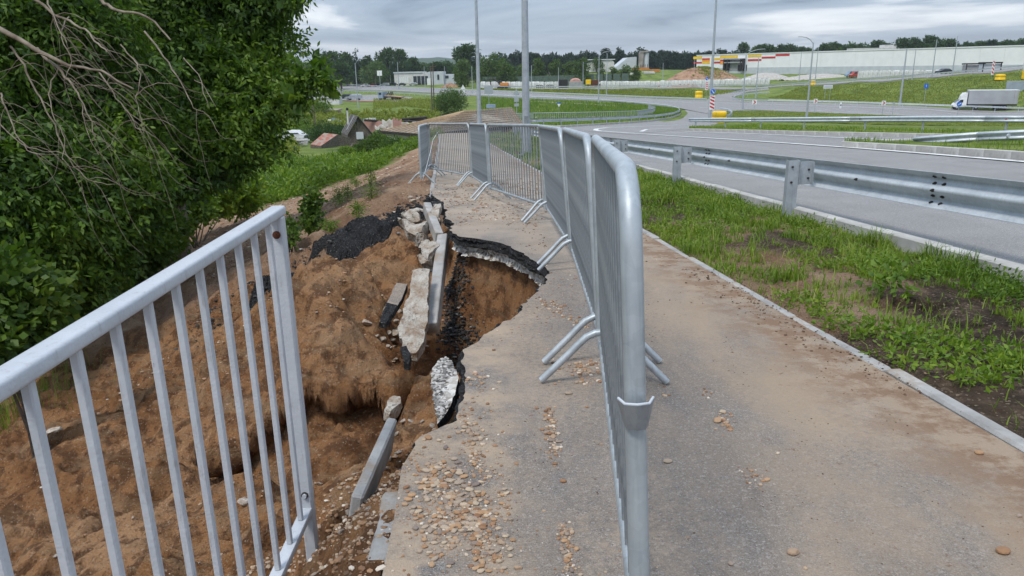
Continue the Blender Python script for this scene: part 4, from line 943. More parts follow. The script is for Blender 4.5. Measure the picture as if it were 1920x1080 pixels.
lump_pos = [(770,372,10,'beside the topmost lump'),(785,372,8,'right behind the topmost lump'),(740,400,9,'left of the tipped slab'),(752,418,10,'under the left corner of the tipped slab'),(812,415,11,'between the kerb stones at the top'),(806,432,9,'right of the tipped slab'),(783,462,10,'left of the wedged block'),(786,480,9,'below the wedged block'),
    (741,560,9,'left of the long slab'),(748,585,10,'left of the middle of the long slab'),(743,604,12,'left of the lower half of the long slab'),(728,628,14,'among the lumps, centre left'),(706,632,10,'among the lumps, far left'),(752,640,11,'against the black stub'),(728,650,9,'lowest of the left lumps'),(800,650,8,'right of the foot of the long slab'),(830,640,7,'on the sandy slope below the kerb stone'),
    (770,790,10,'left of the rim by the stony slab'),(792,792,9,'under the stony slab'),(812,800,12,'at the lower tip of the stony slab'),(850,795,9,'right of the lower tip of the stony slab'),(715,845,9,'left of the sliding edging stone'),(731,862,12,'between the edging stones'),(705,900,10,'near the lower end of the sliding stone'),(655,962,13,'below the sliding edging stone'),(690,955,10,'beside the intact edging'),(640,1000,14,'beside the railing foot'),(705,1010,9,'on the crumbling bank at the bottom')]
for i, (u, v, w, lab) in enumerate(lump_pos):
    p = ground(u, v, terr); dpt = (p - Vector((0, 0, CAMZ))).dot(fw); s = w / F * dpt * .6
    o = link('concrete_lump', rk[(i + 1) % 4]); o.location = p + Vector((0, 0, s * .3)); o.scale = (s * random.uniform(.8, 1.4), s, s * random.uniform(.6, 1)); o.rotation_euler = (random.uniform(-.5, .5), random.uniform(-.5, .5), random.uniform(0, 6)); tag(o, 'small pale concrete lump ' + lab, 'rubble')
# dark tarred sheet along the head of the slide
def tar_sheet():
    C = np.array([(-1.32,12.3),(-1.18,11.8),(-1.2,11.3),(-1.35,11.0),(-1.6,10.75),(-2.0,10.5),(-2.45,10.25),(-2.85,10.0),(-3.2,9.75),(-3.45,9.6)]); C = resample(C, 170)
    wid = np.interp(np.linspace(0, 1, 170), [0, .1, .3, .6, .85, 1], [.3, .62, .85, 1.0, .8, .25]); rows = 30; V = []
    for r in range(rows):
        q = (r / (rows - 1) - .5) * 2; e_ = .34 * fbm(C[:, 0] * 6 + (7 if q > 0 else 0), C[:, 1] * 6, 5, 121, .65)
        x = C[:, 0] + q * wid * .22; y = C[:, 1] + q * (wid * .62 + e_); z = terr(x, y)
        edge = 1 - abs(q) ** 6; z = z + .055 * edge - .06 * (1 - edge) + .07 * fbm(x * 4, y * 6, 4, 123) * edge + .03 * fbm(x * 16, y * 16, 3, 125) - .05 * (fbm(x * 2.2, y * 5, 3, 127) > .18)
        V.append(np.stack([x, y, z], 1))
    V = np.array(V); n = 170; i = np.arange(rows - 1)[:, None] * n + np.arange(n - 1)[None]
    o = mesh_np('asphalt_sheet', V.reshape(-1, 3), np.stack([i, i + 1, i + n + 1, i + n], -1).reshape(-1, 4), MT['tar'], None, False)
    tag(o, 'black sheet of crumbled asphalt draped along the top of the slide', 'asphalt')
tar_sheet()
N_ = 2600; P0 = ground(858, 590, terr); k9 = rng.random(N_) - .5; xx = P0.x - .03 + k9 * -.16 + rng.normal(size=N_) * (.085 - .06 * k9); yy = P0.y + .3 + k9 * 1.7
_d = 0
tarheap = np.stack([xx, yy, terr(xx, yy) + .06 * np.exp(-((xx - P0.x) / .15) ** 2) * rng.random(N_)], 1)
# ---------------- pebbles and gravel
def scatter_stones():
    pro = [rock_mesh(90 + i, MT['pebble'], 'pebble', (.6, .75, .5)[i % 3], 2, (.2, .5, .35)[i % 3]) for i in range(7)]
    clusters = [(880,705,920,730,16,45,4,11),(865,760,900,900,24,230,3,12),(1030,770,1040,860,12,150,3,12),(1055,985,1075,1080,12,130,4,13),(820,890,850,1000,55,620,3,16),(880,950,930,1070,42,330,4,17),(790,960,840,1040,40,90,5,14),
                (1010,560,1060,590,12,70,3,8),(1060,600,1110,608,9,40,3,9),(1075,692,1120,700,22,150,3,11),(1040,680,1060,690,12,15,4,9),(1350,780,1365,800,14,45,4,11),(1390,885,1430,905,14,40,4,12),(1320,735,1330,750,8,16,3,8),(1245,730,1250,745,6,8,4,9),
                (880,480,1000,560,20,0,2,5),(910,760,960,980,30,60,3,10),(760,850,830,900,30,90,3,10),(1180,860,1200,870,10,10,4,9),(940,900,950,970,12,30,5,13),(700,900,760,1080,35,60,3,9)]
    single = [(1066,740,12),(1252,868,16),(1488,1040,26),(1880,1038,30),(1040,872,11),(1056,905,14),(1835,852,16),(1910,970,12),(1240,700,8),(1100,765,8),(1370,1060,14),(1355,775,14),(1345,792,20),(926,658,8),(1458,852,9),(1212,655,7),(1510,1068,10),(1620,740,6),(1290,1010,7),(1020,960,8),(1128,835,8),(1740,720,8)]
    near = []
    for (u0_, v0_, u1_, v1_, sp_, n, s0, s1) in clusters:
        for _ in range(n):
            q = rng.random(); u = u0_ + (u1_ - u0_) * q + rng.normal() * sp_ * .6; v = v0_ + (v1_ - v0_) * q + rng.normal() * sp_ * .6
            near.append((u, v, s0 + (s1 - s0) * rng.random() ** 2.0))
    near += single
    near.sort(key=lambda q: -q[2])
    def flat(x, y):
        s_ = sdist(np.atleast_1d(x), np.atleast_1d(y), PP); return np.where(s_ < 0, zr(y) + .003, terr(np.atleast_1d(x), np.atleast_1d(y)))
    verts = []; faces = []; nb_ = 0; im = rock_mesh(77, MT['gravel'], 'gravel_source', .65, 1, .3); iv = np.array([v.co[:] for v in im.vertices]); ifc = np.array([p.vertices[:] for p in im.polygons])
    xs_ = np.array([q[:2] for q in near]); pts = []
    for u, v, s in near:
        d = ray(u, v); y = CAMZ / max(1e-3, (-d.z / d.y - .064)); x = d.x / d.y * y; pts.append((x, y, s))
    A_ = np.array(pts); Zs = flat(A_[:, 0], A_[:, 1]); ok = Zs > zr(A_[:, 1]) - .35
    k_ = 0
    for (x, y, s), z, good in zip(pts, Zs, ok):
        if not good or x > xR(y) - .02 and False: continue
        r = s / F * y * 1.02 * .5
        if k_ < 285:
            o = link('pebble', pro[k_ % 7]); o.location = (x, y, z + r * .38); o.scale = (r * random.uniform(1.0, 1.5), r * random.uniform(.75, 1), r * random.uniform(.7, 1)); o.rotation_euler = (0, random.uniform(-.2, .2), random.uniform(-.5, .5) if random.random() < .6 else random.uniform(0, 6))
            tag(o, 'rounded brown river pebble lying loose on the broken path', 'pebble', 'river pebbles washed over the path')
        else:
            a = random.uniform(0, 6.28); ca, sa = math.cos(a), math.sin(a); q = iv * np.array([random.uniform(.9, 1.5), 1, .85]) * r
            q = np.stack([q[:, 0] * ca - q[:, 1] * sa, q[:, 0] * sa + q[:, 1] * ca, q[:, 2]], 1) + np.array([x, y, z + r * .3]); verts.append(q); faces.append(ifc + nb_); nb_ += len(iv)
        k_ += 1
    return verts, faces, nb_, iv, ifc, flat
gv, gf, gn_, iv, ifc, flatz = scatter_stones()
def litter(name, mat, pts, kindlabel=None):
    """pts: x,y,z,r"""
    P = np.array(pts); n = len(P); a = rng.random(n) * 6.28; ca, sa = np.cos(a)[:, None], np.sin(a)[:, None]
    q = iv[None] * P[:, 3][:, None, None] * (np.stack([rng.uniform(.8, 1.7, n), np.ones(n), rng.uniform(.5, .9, n)], 1)[:, None])
    X = q[..., 0] * ca - q[..., 1] * sa + P[:, 0:1]; Y = q[..., 0] * sa + q[..., 1] * ca + P[:, 1:2]; Z = q[..., 2] + P[:, 2:3] + P[:, 3:4] * .3
    V = np.stack([X, Y, Z], -1).reshape(-1, 3); Fc = (ifc[None] + (np.arange(n) * len(iv))[:, None, None]).reshape(-1, 3)
    return tag(mesh_np(name, V, Fc, mat), kind='stuff')
tag(mesh_np('loose_gravel', np.concatenate(gv), np.concatenate(gf), MT['gravel']), kind='stuff')
# fine grit over the path: sandy beyond the hole, crumbs everywhere
pts = []
N_ = 15000; yy = .9 * np.exp(rng.random(N_) * math.log(17 / .9)); xx = xL(yy) + rng.random(N_) * (xR(yy) - xL(yy)); dn = fbm(xx * 2.2, yy * 1.1, 4, 131)
cr = fbm(xx * 6, yy * 3, 3, 139); okk = (dn > -.05) & (cr > .05) & (sdist(xx, yy, PP) < -.02); sz = yy * (.0003 + .0012 * rng.random(N_) ** 4)
zz_ = zr(yy) + .003; litter('grit', MT['crumbs'], np.stack([xx, yy, zz_, sz], 1)[okk])
N_ = 9000; yy = 1.2 * np.exp(rng.random(N_) * math.log(14 / 1.2)); xx = xL(yy) + rng.random(N_) * (xR(yy) - xL(yy)); dn = fbm(xx * 1.5 + 9, yy * 1.0, 4, 133)
okk = (dn + .25 * smooth(4, 8, yy) - .45 * smooth(.2, .9, xx) > .05) & (sdist(xx, yy, PP) < -.02); sz = yy * (.0004 + .0018 * rng.random(N_) ** 3)
litter('sand_gravel', MT['gravel'], np.stack([xx, yy, zr(yy) + .003, sz], 1)[okk])
N_ = 3000; q9 = rng.random(N_) * 168; i9 = q9.astype(int); Cc = resample(np.array([(-1.32,12.3),(-1.18,11.8),(-1.2,11.3),(-1.35,11.0),(-1.6,10.75),(-2.0,10.5),(-2.45,10.25),(-2.85,10.0),(-3.2,9.75),(-3.45,9.6),(-4.3,9.4)]), 170); xx = Cc[i9, 0] + rng.normal(size=N_) * .12; yy = Cc[i9, 1] + rng.normal(size=N_) * .30
litter('asphalt_scraps', MT['tarbits'], np.stack([xx, yy, terr(xx, yy) + .02, .004 + .030 * rng.random(N_) ** 4], 1))
uv_ = np.array([q[:2] for q in STONES_UP], float); N_ = 2600; pu = rng.uniform(806, 864, N_); pv = rng.uniform(667, 794, N_); ins_ = sdist(pu, pv, uv_) < -1.5; pu, pv = pu[ins_], pv[ins_]
DD = np.interp(pv, [667, 716, 762, 794], [3.60, 3.32, 3.08, 2.94]); Q = np.array([tuple(at(a, b, c_ - .012)) for a, b, c_ in zip(pu, pv, DD)]); litter('slab_aggregate', MT['aggr'], np.concatenate([Q, (.0025 + .010 * rng.random(len(Q)) ** 2.2)[:, None]], 1))
litter('asphalt_crumble', MT['tarbits'], np.concatenate([tarheap, (.004 + .022 * rng.random(len(tarheap)) ** 2.5)[:, None]], 1))
N_ = 3600; yy = 1.6 * np.exp(rng.random(N_) * math.log(9)); xx = xR(yy) - .02 + rng.normal(size=N_) * .11 - .08 * rng.random(N_); dn = fbm(xx * 2, yy * 1.5, 3, 211); okk = dn > -.05; zq = np.where(xx < xR(yy) - .04, zr(yy) + .004, np.maximum(terr(xx, yy), zr(yy) + .002)); litter('edge_crumbs', MT['crumbs'], np.stack([xx, yy, zq, yy ** .7 * (.0005 + .0032 * rng.random(N_) ** 4)], 1)[okk])
# rubble sliding down the bank by the railing and in the gully
N_ = 9000; yy = rng.uniform(1.0, 11.5, N_); xx = rng.uniform(-6, .2, N_); sd_ = sdist(xx, yy, PP)
dn = fbm(xx * 1.8, yy * 1.8, 3, 137); okk = (sd_ > .02) & ((dn > .16) | (sd_ < .3)); xx, yy = xx[okk], yy[okk]
litter('slope_rubble', MT['gravel'], np.stack([xx, yy, terr(xx, yy), np.maximum(yy, 1.5) * (.0006 + .0026 * rng.random(len(xx)) ** 3)], 1))
N_ = 5200; yy = rng.uniform(1.4, 3.4, N_); xx = xL(yy) + .1 - rng.random(N_) * .85; okk = sdist(xx, yy, PP) > .0; xx, yy = xx[okk], yy[okk]
litter('bank_rubble', MT['gravel'], np.stack([xx, yy, terr(xx, yy), .002 + .011 * rng.random(len(xx)) ** 3], 1))
N_ = 5000; yy = 12 * np.exp(rng.random(N_) * math.log(2.6)); xx = xL(yy) - .1 - rng.random(N_) ** .8 * 7; okk = xx > -11
litter('slope_gravel', MT['gravel'], np.stack([xx, yy, terr(xx, yy), yy * rng.uniform(.0006, .002, N_)], 1)[okk])
# ---------------- vegetation generators
def kites(base, d, side, L, w):
    """leaf quads: base point, direction, side vector -> kite of 4 verts"""
    tip = base + d * L[:, None]; mid = base + d * (L * .45)[:, None]
    V = np.stack([base, mid + side * w[:, None], tip, mid - side * w[:, None]], 1)
    return V
def unit(a): return a / (np.linalg.norm(a, axis=-1, keepdims=True) + 1e-9)
def leaf_mesh(name, V, mat, parent=None, loc=None):
    n = len(V); return mesh_np(name, V.reshape(-1, 3), np.arange(n * 4).reshape(-1, 4), mat, parent, False, loc)
def sprigs(C, droop=.6, L=.09, w=.022, nl=5, out=None):
    """compound leaves: C centres (n,3); out: outward direction"""
    n = len(C); ax = unit(rng.normal(size=(n, 3)) * .8 + (out if out is not None else 0) + np.array([0, 0, -droop])); s0 = unit(np.cross(ax, unit(rng.normal(size=(n, 3)))))
    al = []; 
    for k_ in range(nl):
        f_ = .35 + .65 * (k_ // 2) / max(1, (nl - 1) // 2); sg = (1 if k_ % 2 else -1); term = (k_ == nl - 1)
        b = C + ax * (L * 2.2 * (1.0 if term else f_ * .85))[:, None] if not np.isscalar(L) else C + ax * (L * 2.2 * (1.0 if term else f_ * .85))
        d = unit(ax * (.9 if term else .55) + s0 * (0 if term else sg * .85) + rng.normal(size=(n, 3)) * .18 + np.array([0, 0, -.25])); sv = unit(np.cross(d, np.cross(ax, s0) + rng.normal(size=(n, 3)) * .35))
        LL = np.full(n, 1.0) * L * rng.uniform(.8, 1.25, n); al.append(kites(b, d, sv, LL, LL * (w / .09)))
    return np.concatenate(al)
def lobe_points(lobes, n, shell=.55, rmax=1.0):
    """points in the outer shell of ellipsoidal lobes; returns points and outward directions"""
    R_ = np.array([l[3] for l in lobes]); p = R_ ** 2; p /= p.sum(); k_ = rng.choice(len(lobes), n, p=p); Cc = np.array([tuple(l[0:3]) for l in lobes])[k_]
    d = unit(rng.normal(size=(n, 3))); r = rmax * R_[k_] * (shell + (1 - shell) * rng.random(n) ** .6) * (1 + .25 * np.sin(d[:, 0] * 7 + k_) * np.cos(d[:, 2] * 6 + k_ * 2))
    return Cc + d * r[:, None] * np.array([1, 1, .8]), d
def tube_tree(mb, pts, r0_, r1_, n=7): mb.tube(pts, [r0_ + (r1_ - r0_) * i / (len(pts) - 1) for i in range(len(pts))], n)
def lobes_px(L): return [tuple(at(u, v, D)) + (r,) for u, v, D, r in L]
# ---------------- the big box elder at the left
lobA = lobes_px([(300,20,15,1.5),(420,40,15,1.3),(455,110,14.5,.8),(380,130,14,1.2),(470,170,14,.68),(535,150,14,.42),(582,140,13.8,.32),(608,152,13.6,.2),(430,220,13.5,1.0),(480,240,13.5,.45),(360,250,13,1.0),(430,290,13,.55),(300,180,14,1.4),(250,90,15,1.5),(200,10,16,1.6),(280,300,12.5,.9),(350,320,12.5,.55),
    (465,55,15,.7),(300,-80,15,1.8),(430,-70,15,1.35),(150,120,15,1.5),(220,230,13.5,1.2),(550,185,13.6,.28),(545,-15,14.5,.32),(500,-40,15,.7),(180,320,12,1.0)])
tA = thing('broadleaf_tree', 'big dark green tree overhanging the left side, its crown reaching furthest towards the road', 'tree', (-7.6, 16.5, gz(-7.6, 16.5) - .2))
P_, d_ = lobe_points(lobA, 30000, .42); Vl = sprigs(P_, .75, .105, .020, 5, d_ * .7); b0 = np.array(tuple(tA.location)); leaf_mesh('crown', Vl - b0, MT['leaf_dark'], tA)
P_, d_ = lobe_points(lobA, 9000, .0, .62); big = kites(P_, unit(rng.normal(size=P_.shape)), unit(rng.normal(size=P_.shape)), np.full(len(P_), .34), np.full(len(P_), .12)); leaf_mesh('inner_leaves', big - b0, MT['leaf_dark'], tA)
mb = MB(); base = Vector((-7.6, 16.5, tA.location.z)); top = base + Vector((.3, -.4, 5.2)); tube_tree(mb, [base, base + Vector((.1, 0, 1.8)), base + Vector((0, -.3, 3.5)), top], .30, .16, 10)
for l in lobA[::2]:
    e_ = Vector(l[:3]); s_ = base + Vector((.1, -.1, random.uniform(2.2, 4.6))); m1 = s_.lerp(e_, .5) + Vector((random.uniform(-.3, .3), random.uniform(-.3, .3), .5)); tube_tree(mb, [s_, m1, e_], .09, .02, 6)
mb.v = [tuple(Vector(p) - base) for p in mb.v]; mb.build('trunk', MT['bark'], tA)
# second tree, nearer and to the left
lobB = lobes_px([(40,30,11,1.1),(150,60,11.5,1.0),(-40,150,10.5,1.1),(90,180,11,1.0),(200,150,11.5,.9),(40,290,10,.9),(140,300,10.5,.85),(230,330,11,.7),(-30,380,9.5,.9),(70,400,9.8,.85),(170,420,10.4,.7),(250,410,11.3,.5),(40,490,9.5,.7),(120,500,10,.6),(-60,520,9,.8),(200,470,10.6,.4),(260,250,11.8,.7),(100,-60,12,1.2),(-60,-60,11,1.3),(150,560,10.3,.32),(60,570,9.6,.5)])
tB = thing('broadleaf_tree', 'shadowy tree at the far left edge behind the bare grey branches', 'tree', (-8.3, 10.8, gz(-8.3, 10.8) - .2)); b0 = np.array(tuple(tB.location))
P_, d_ = lobe_points(lobB, 19000, .4); leaf_mesh('crown', sprigs(P_, .75, .10, .019, 5, d_ * .6) - b0, MT['leaf_dark'], tB)
P_, d_ = lobe_points(lobB, 8000, .0, .62); big = kites(P_, unit(rng.normal(size=P_.shape)), unit(rng.normal(size=P_.shape)), np.full(len(P_), .26), np.full(len(P_), .10)); leaf_mesh('inner_leaves', big - b0, MT['leaf_dark'], tB)
mb = MB(); base = Vector(tuple(tB.location)); tube_tree(mb, [base, base + Vector((-.2, 0, 2)), base + Vector((-.3, .2, 5))], .24, .12, 9)
for l in lobB[::2]:
    e_ = Vector(l[:3]); s_ = base + Vector((-.2, .1, random.uniform(1.5, 4.2))); tube_tree(mb, [s_, s_.lerp(e_, .5) + Vector((0, 0, .4)), e_], .07, .015, 6)
mb.v = [tuple(Vector(p) - base) for p in mb.v]; mb.build('trunk', MT['bark'], tB)
# bare hanging branches in front
mb = MB(); mbt = MB()
def px_branch(L, D0, D1, r0_, r1_, n=6, tgt=None):
    pts = [at(u, v, D0 + (D1 - D0) * i / (len(L) - 1)) for i, (u, v) in enumerate(L)]
    fine = []
    for i in range(len(pts) - 1):
        for k_ in range(4): 
            q = k_ / 4; a = pts[max(i - 1, 0)]; b = pts[i]; c = pts[i + 1]; d = pts[min(i + 2, len(pts) - 1)]
            fine.append(.5 * ((2 * b) + (c - a) * q + (2 * a - 5 * b + 4 * c - d) * q * q + (3 * b - a - 3 * c + d) * q ** 3) + Vector((rng.normal() * .006, rng.normal() * .006, rng.normal() * .006)))
    fine.append(pts[-1]); tube_tree(tgt or mb, fine, r0_, r1_, n); return fine
main = [([(-60,30),(0,54),(70,93),(128,121),(187,134),(251,167)], .036, .008), ([(70,93),(85,108),(109,128),(135,160),(156,195),(179,257)], .022, .005), ([(66,0),(105,28),(150,50),(180,75),(200,98)], .018, .006), ([(128,30),(115,70),(135,115),(120,150)], .008, .003),
        ([(20,85),(50,135),(75,185),(100,235),(130,300),(165,335),(215,345)], .013, .003), ([(187,136),(205,165),(235,205),(262,243)], .011, .003), ([(0,175),(10,200),(30,250),(60,285),(110,290)], .012, .003), ([(0,230),(40,270),(90,285)], .008, .003),
        ([(270,60),(300,95),(330,140),(355,185),(368,208)], .012, .003), ([(345,110),(370,140),(392,202)], .007, .003), ([(365,150),(385,165),(405,200)], .006, .002), ([(190,0),(220,20),(275,30),(320,75)], .02, .008), ([(225,85),(255,120),(262,150),(258,195),(270,250)], .008, .003),
        ([(110,125),(95,165),(100,215),(120,260),(118,300)], .008, .003), ([(155,195),(160,240),(185,290)], .006, .002), ([(90,0),(105,40),(125,80)], .01, .004)]
fines = [px_branch(L, 6.3, 5.9, a * .68, b * .7) for L, a, b in main]
for _ in range(85):
    f = random.choice(fines[:9] + fines[12:]); s_ = f[random.randint(2, len(f) - 1)]; n = 8; pts = [s_]; dx = random.uniform(-.05, .11); curl = random.uniform(.3, 1.3); dy = random.uniform(-.04, .04); L = random.uniform(.04, .11)
    dirv = Vector((random.uniform(-.2, 1), dy, random.uniform(-.6, .5))).normalized()
    for k_ in range(n):
        dirv = (dirv + Vector((random.gauss(.04, .10), random.gauss(0, .10), (-.42 if k_ < 4 else .30 * curl)))).normalized(); pts.append(pts[-1] + dirv * L)
    mbt.tube(pts, [.003 - .0023 * i / n for i in range(n + 1)], 4)
tD = thing('dead_branch', 'bare grey dead branch with hanging twigs in front of the trees, upper left', 'branch', at(-60, 30, 6.3)); o0 = tD.location
for m_, nm in ((mb, 'branch'), (mbt, 'twigs')):
    m_.v = [tuple(Vector(p) - o0) for p in m_.v]; q = m_.build(nm, MT['deadwood'], tD)
q['kind'] = 'stuff'
# ---------------- shrubs near the slope
def shrub(px_lobes, n, L, label, mat='leaf_mid', cat='shrub', inner=True, name='shrub', w=.03, nl=5, shell=.3):
    lob = lobes_px(px_lobes); cx = sum(l[0] for l in lob) / len(lob); cy = sum(l[1] for l in lob) / len(lob); b = Vector((cx, cy, gz(cx, cy)))
    t = thing(name, label, cat, b); P_, d_ = lobe_points(lob, n, shell); b0 = np.array(tuple(b))
    leaf_mesh('foliage', sprigs(P_, .2, L, w, nl, d_ * .8 + np.array([0, 0, .3])) - b0, MT[mat], t)
    mb = MB()
    for l in lob:
        e_ = Vector(l[:3]) - b
        for k_ in range(2): tube_tree(mb, [Vector((random.uniform(-.1, .1), random.uniform(-.1, .1), -.1)), e_ * .5 + Vector((random.uniform(-.1, .1), 0, .1)), e_], .02, .006, 5)
    mb.build('stems', MT['bark'], t); return t
shrub([(-10,560,6.8,.42),(40,600,6.9,.30),(60,570,7.1,.26),(-40,640,6.5,.4),(20,650,6.8,.22)], 1700, .095, 'bright leafy shrub at the left edge just above the railing', 'leaf_mid')
shrub([(230,500,14,.5),(290,450,15,.5),(310,430,15.5,.4),(180,540,12.5,.4),(260,470,14,.5)], 2600, .10, 'dense bush at the foot of the trees beside the dirt slope', 'leaf_mid')
shrub([(330,372,20,.8),(400,360,22,.8),(290,392,18,.6),(360,385,20,.5),(450,368,23,.6),(280,360,18,.8)], 4200, .13, 'low bright green thicket where the meadow meets the pale dirt', 'leaf_weed')
shrub([(583,385,11.4,.12),(586,405,11.3,.12),(582,420,11.2,.10),(590,372,11.4,.08)], 300, .045, 'small leafy sapling growing on the dirt behind the railing post', 'leaf_mid', 'sapling', w=.05)
shrub([(540,425,10.6,.12),(545,445,10.4,.10),(536,410,10.7,.08)], 170, .04, 'thin weed close behind the railing post', 'leaf_mid', 'weed', w=.04)
def spire(u, v, h, label, n=220, mat='leaf_weed'):
    p = ground(u, v, terr); t = thing('tall_weed', label, 'weed', p); k_ = rng.random(n); C_ = np.stack([rng.normal(size=n) * .07 * (1.2 - k_), rng.normal(size=n) * .07 * (1.2 - k_), k_ * h], 1)
    leaf_mesh('foliage', sprigs(C_, -.4, .05, .012, 3), MT[mat], t); MB().tube([(0, 0, 0), (.02, 0, h)], .008, 5).build('stem', MT['bark'], t)
for u, v, h, lb in ((697,372,.62,'tallest weed on the dirt slope left of the barriers'),(652,372,.25,'short tuft low on the dirt slope'),(636,385,.3,'left tuft on the dirt slope'),(672,408,.18,'weed rooted in the black asphalt sheet'),(620,435,.14,'small plant on the lower end of the asphalt sheet'),(668,350,.25,'tuft in the middle of the dirt slope'),(660,345,.3,'pale tuft high on the dirt slope')): spire(u, v, h, lb, int(90 + h * 250))
# ---------------- grass and weeds
def blades(P, h, w, lean=.35, seg=2):
    n = len(P); a = rng.random(n) * 6.283; d = np.stack([np.cos(a), np.sin(a), np.zeros(n)], 1); s_ = np.stack([-np.sin(a), np.cos(a), np.zeros(n)], 1)
    l_ = rng.uniform(.1, 1, n) * lean; up_ = np.array([0, 0, 1.0])
    p1 = P + (up_ * .55)[None] * h[:, None] + d * (l_ * h * .35)[:, None]; p2 = P + up_[None] * (h * (1 - .35 * l_))[:, None] + d * (l_ * h * 1.05)[:, None]
    ws = s_ * w[:, None]
    V = np.stack([P - ws, P + ws, p1 + ws * .75, p1 - ws * .75, p2], 1).reshape(-1, 3); i = np.arange(n)[:, None] * 5
    return V, np.concatenate([np.concatenate([i, i + 1, i + 2], 1), np.concatenate([i, i + 2, i + 3], 1), np.concatenate([i + 3, i + 2, i + 4], 1)])
N_ = 130000; yy = 2.2 * np.exp(rng.random(N_) ** .85 * math.log(34)); c_ = rng.random(N_) ** .9; xx = xR(yy) + .05 + c_ * (x_kerb(yy) - xR(yy) - .12)
gnz = fbm(xx * 1.3, yy * .7, 4, 71); cl = fbm(xx * 7, yy * 7, 2, 151); rut = np.exp(-((c_ - .45) / .13) ** 2) * smooth(-.3, .1, fbm(xx * .8, yy * .5, 3, 75))
dns = smooth(-.30, .10, gnz + .45 * (c_ - .35) + .40 * smooth(3.5, 8, yy) - .40 + .8 * cl) * (1 - .93 * rut) + .03
okk = rng.random(N_) < dns; xx, yy, c_ = xx[okk], yy[okk], c_[okk]; n = len(xx)
h_ = (.03 + .075 * rng.random(n) ** 1.5) * (1 + 1.5 * smooth(.1, .5, fbm(xx * 4, yy * 4, 2, 153))); V, Fc = blades(np.stack([xx, yy, terr(xx, yy) - .005], 1), h_, .0016 + .0005 * yy ** .9, .95)
tag(mesh_np('grass', V, Fc, MT['leaf_grass']), kind='stuff')
# broad-leaved weeds in the strip
N_ = 2600; yy = 2.5 * np.exp(rng.random(N_) * math.log(12)); c_ = rng.random(N_); xx = xR(yy) + .1 + c_ * (x_kerb(yy) - xR(yy) - .2); okk = fbm(xx * 1.1, yy * .9, 3, 157) + .4 * (c_ - .3) > -.02; xx, yy = xx[okk], yy[okk]
P_ = np.repeat(np.stack([xx, yy, terr(xx, yy)], 1), 7, 0) + np.stack([rng.normal(size=len(xx) * 7) * .03, rng.normal(size=len(xx) * 7) * .03, rng.random(len(xx) * 7) * .05], 1)
leaf_mesh('low_weeds', sprigs(P_, -.5, .034, .02, 3), MT['leaf_weed']); tag(bpy.data.objects['low_weeds'], kind='stuff')
tk = thing('leafy_weed', 'single knee-high weed with yellowish leaves in the strip right of the path', 'weed', ground(1672, 560, terr)); C_ = rng.normal(size=(40, 3)) * [.05, .05, .05] + [0, 0, .09]
leaf_mesh('foliage', sprigs(C_, -.3, .05, .03, 3), MT['leaf_weed'], tk); MB().tube([(0, 0, 0), (0, 0, .12)], .004, 5).build('stem', MT['bark'], tk)
tb = ground(1500, 410, terr); o = link('plastic_bag', rock_mesh(5, MT['film'], 'plastic_bag', .35, 3, .5)); o.location = tb + Vector((.05, -.02, .02)); o.scale = (.13, .10, .12); tag(o, 'crumpled pale plastic bag at the foot of the near guardrail post', 'plastic bag')
# meadow of tall weeds in the hollow
N_ = 30000; D_ = 16 * np.exp(rng.random(N_) ** .85 * math.log(5.6)); uu = rng.uniform(120, 800, N_); xx = (uu - 960) / F * D_ * .985; yy = D_
okk = (sdist(xx, yy, MEADOW) < -.1 + .5 * fbm(xx * .7, yy * .7, 2, 161)); uc = 960 + xx / yy * F; okk &= ~((uc > 560) & (uc < 790) & (yy > 51)); xx, yy = xx[okk], yy[okk]; hh = (.35 + .6 * smooth(-.3, .4, fbm(xx * .5, yy * .3, 3, 163))) * (1 - .55 * smooth(42, 60, yy)); k_ = 6
X_ = np.repeat(xx, k_) + rng.normal(size=len(xx) * k_) * .10; Y_ = np.repeat(yy, k_) + rng.normal(size=len(xx) * k_) * .10; Hh = np.repeat(hh, k_); q = rng.random(len(X_)); base_z = np.repeat(hb(xx, yy), k_)
C_ = np.stack([X_, Y_, base_z + q * Hh], 1); d = unit(rng.normal(size=C_.shape) * [.7, .7, .4] + [0, 0, .55]); s_ = unit(np.cross(d, rng.normal(size=C_.shape))); LL = .10 + .0032 * Y_
leaf_mesh('tall_meadow_weeds', kites(C_, d, s_, LL * rng.uniform(.7, 1.4, len(LL)), LL * .17), MT['leaf_weed']); tag(bpy.data.objects['tall_meadow_weeds'], kind='stuff')
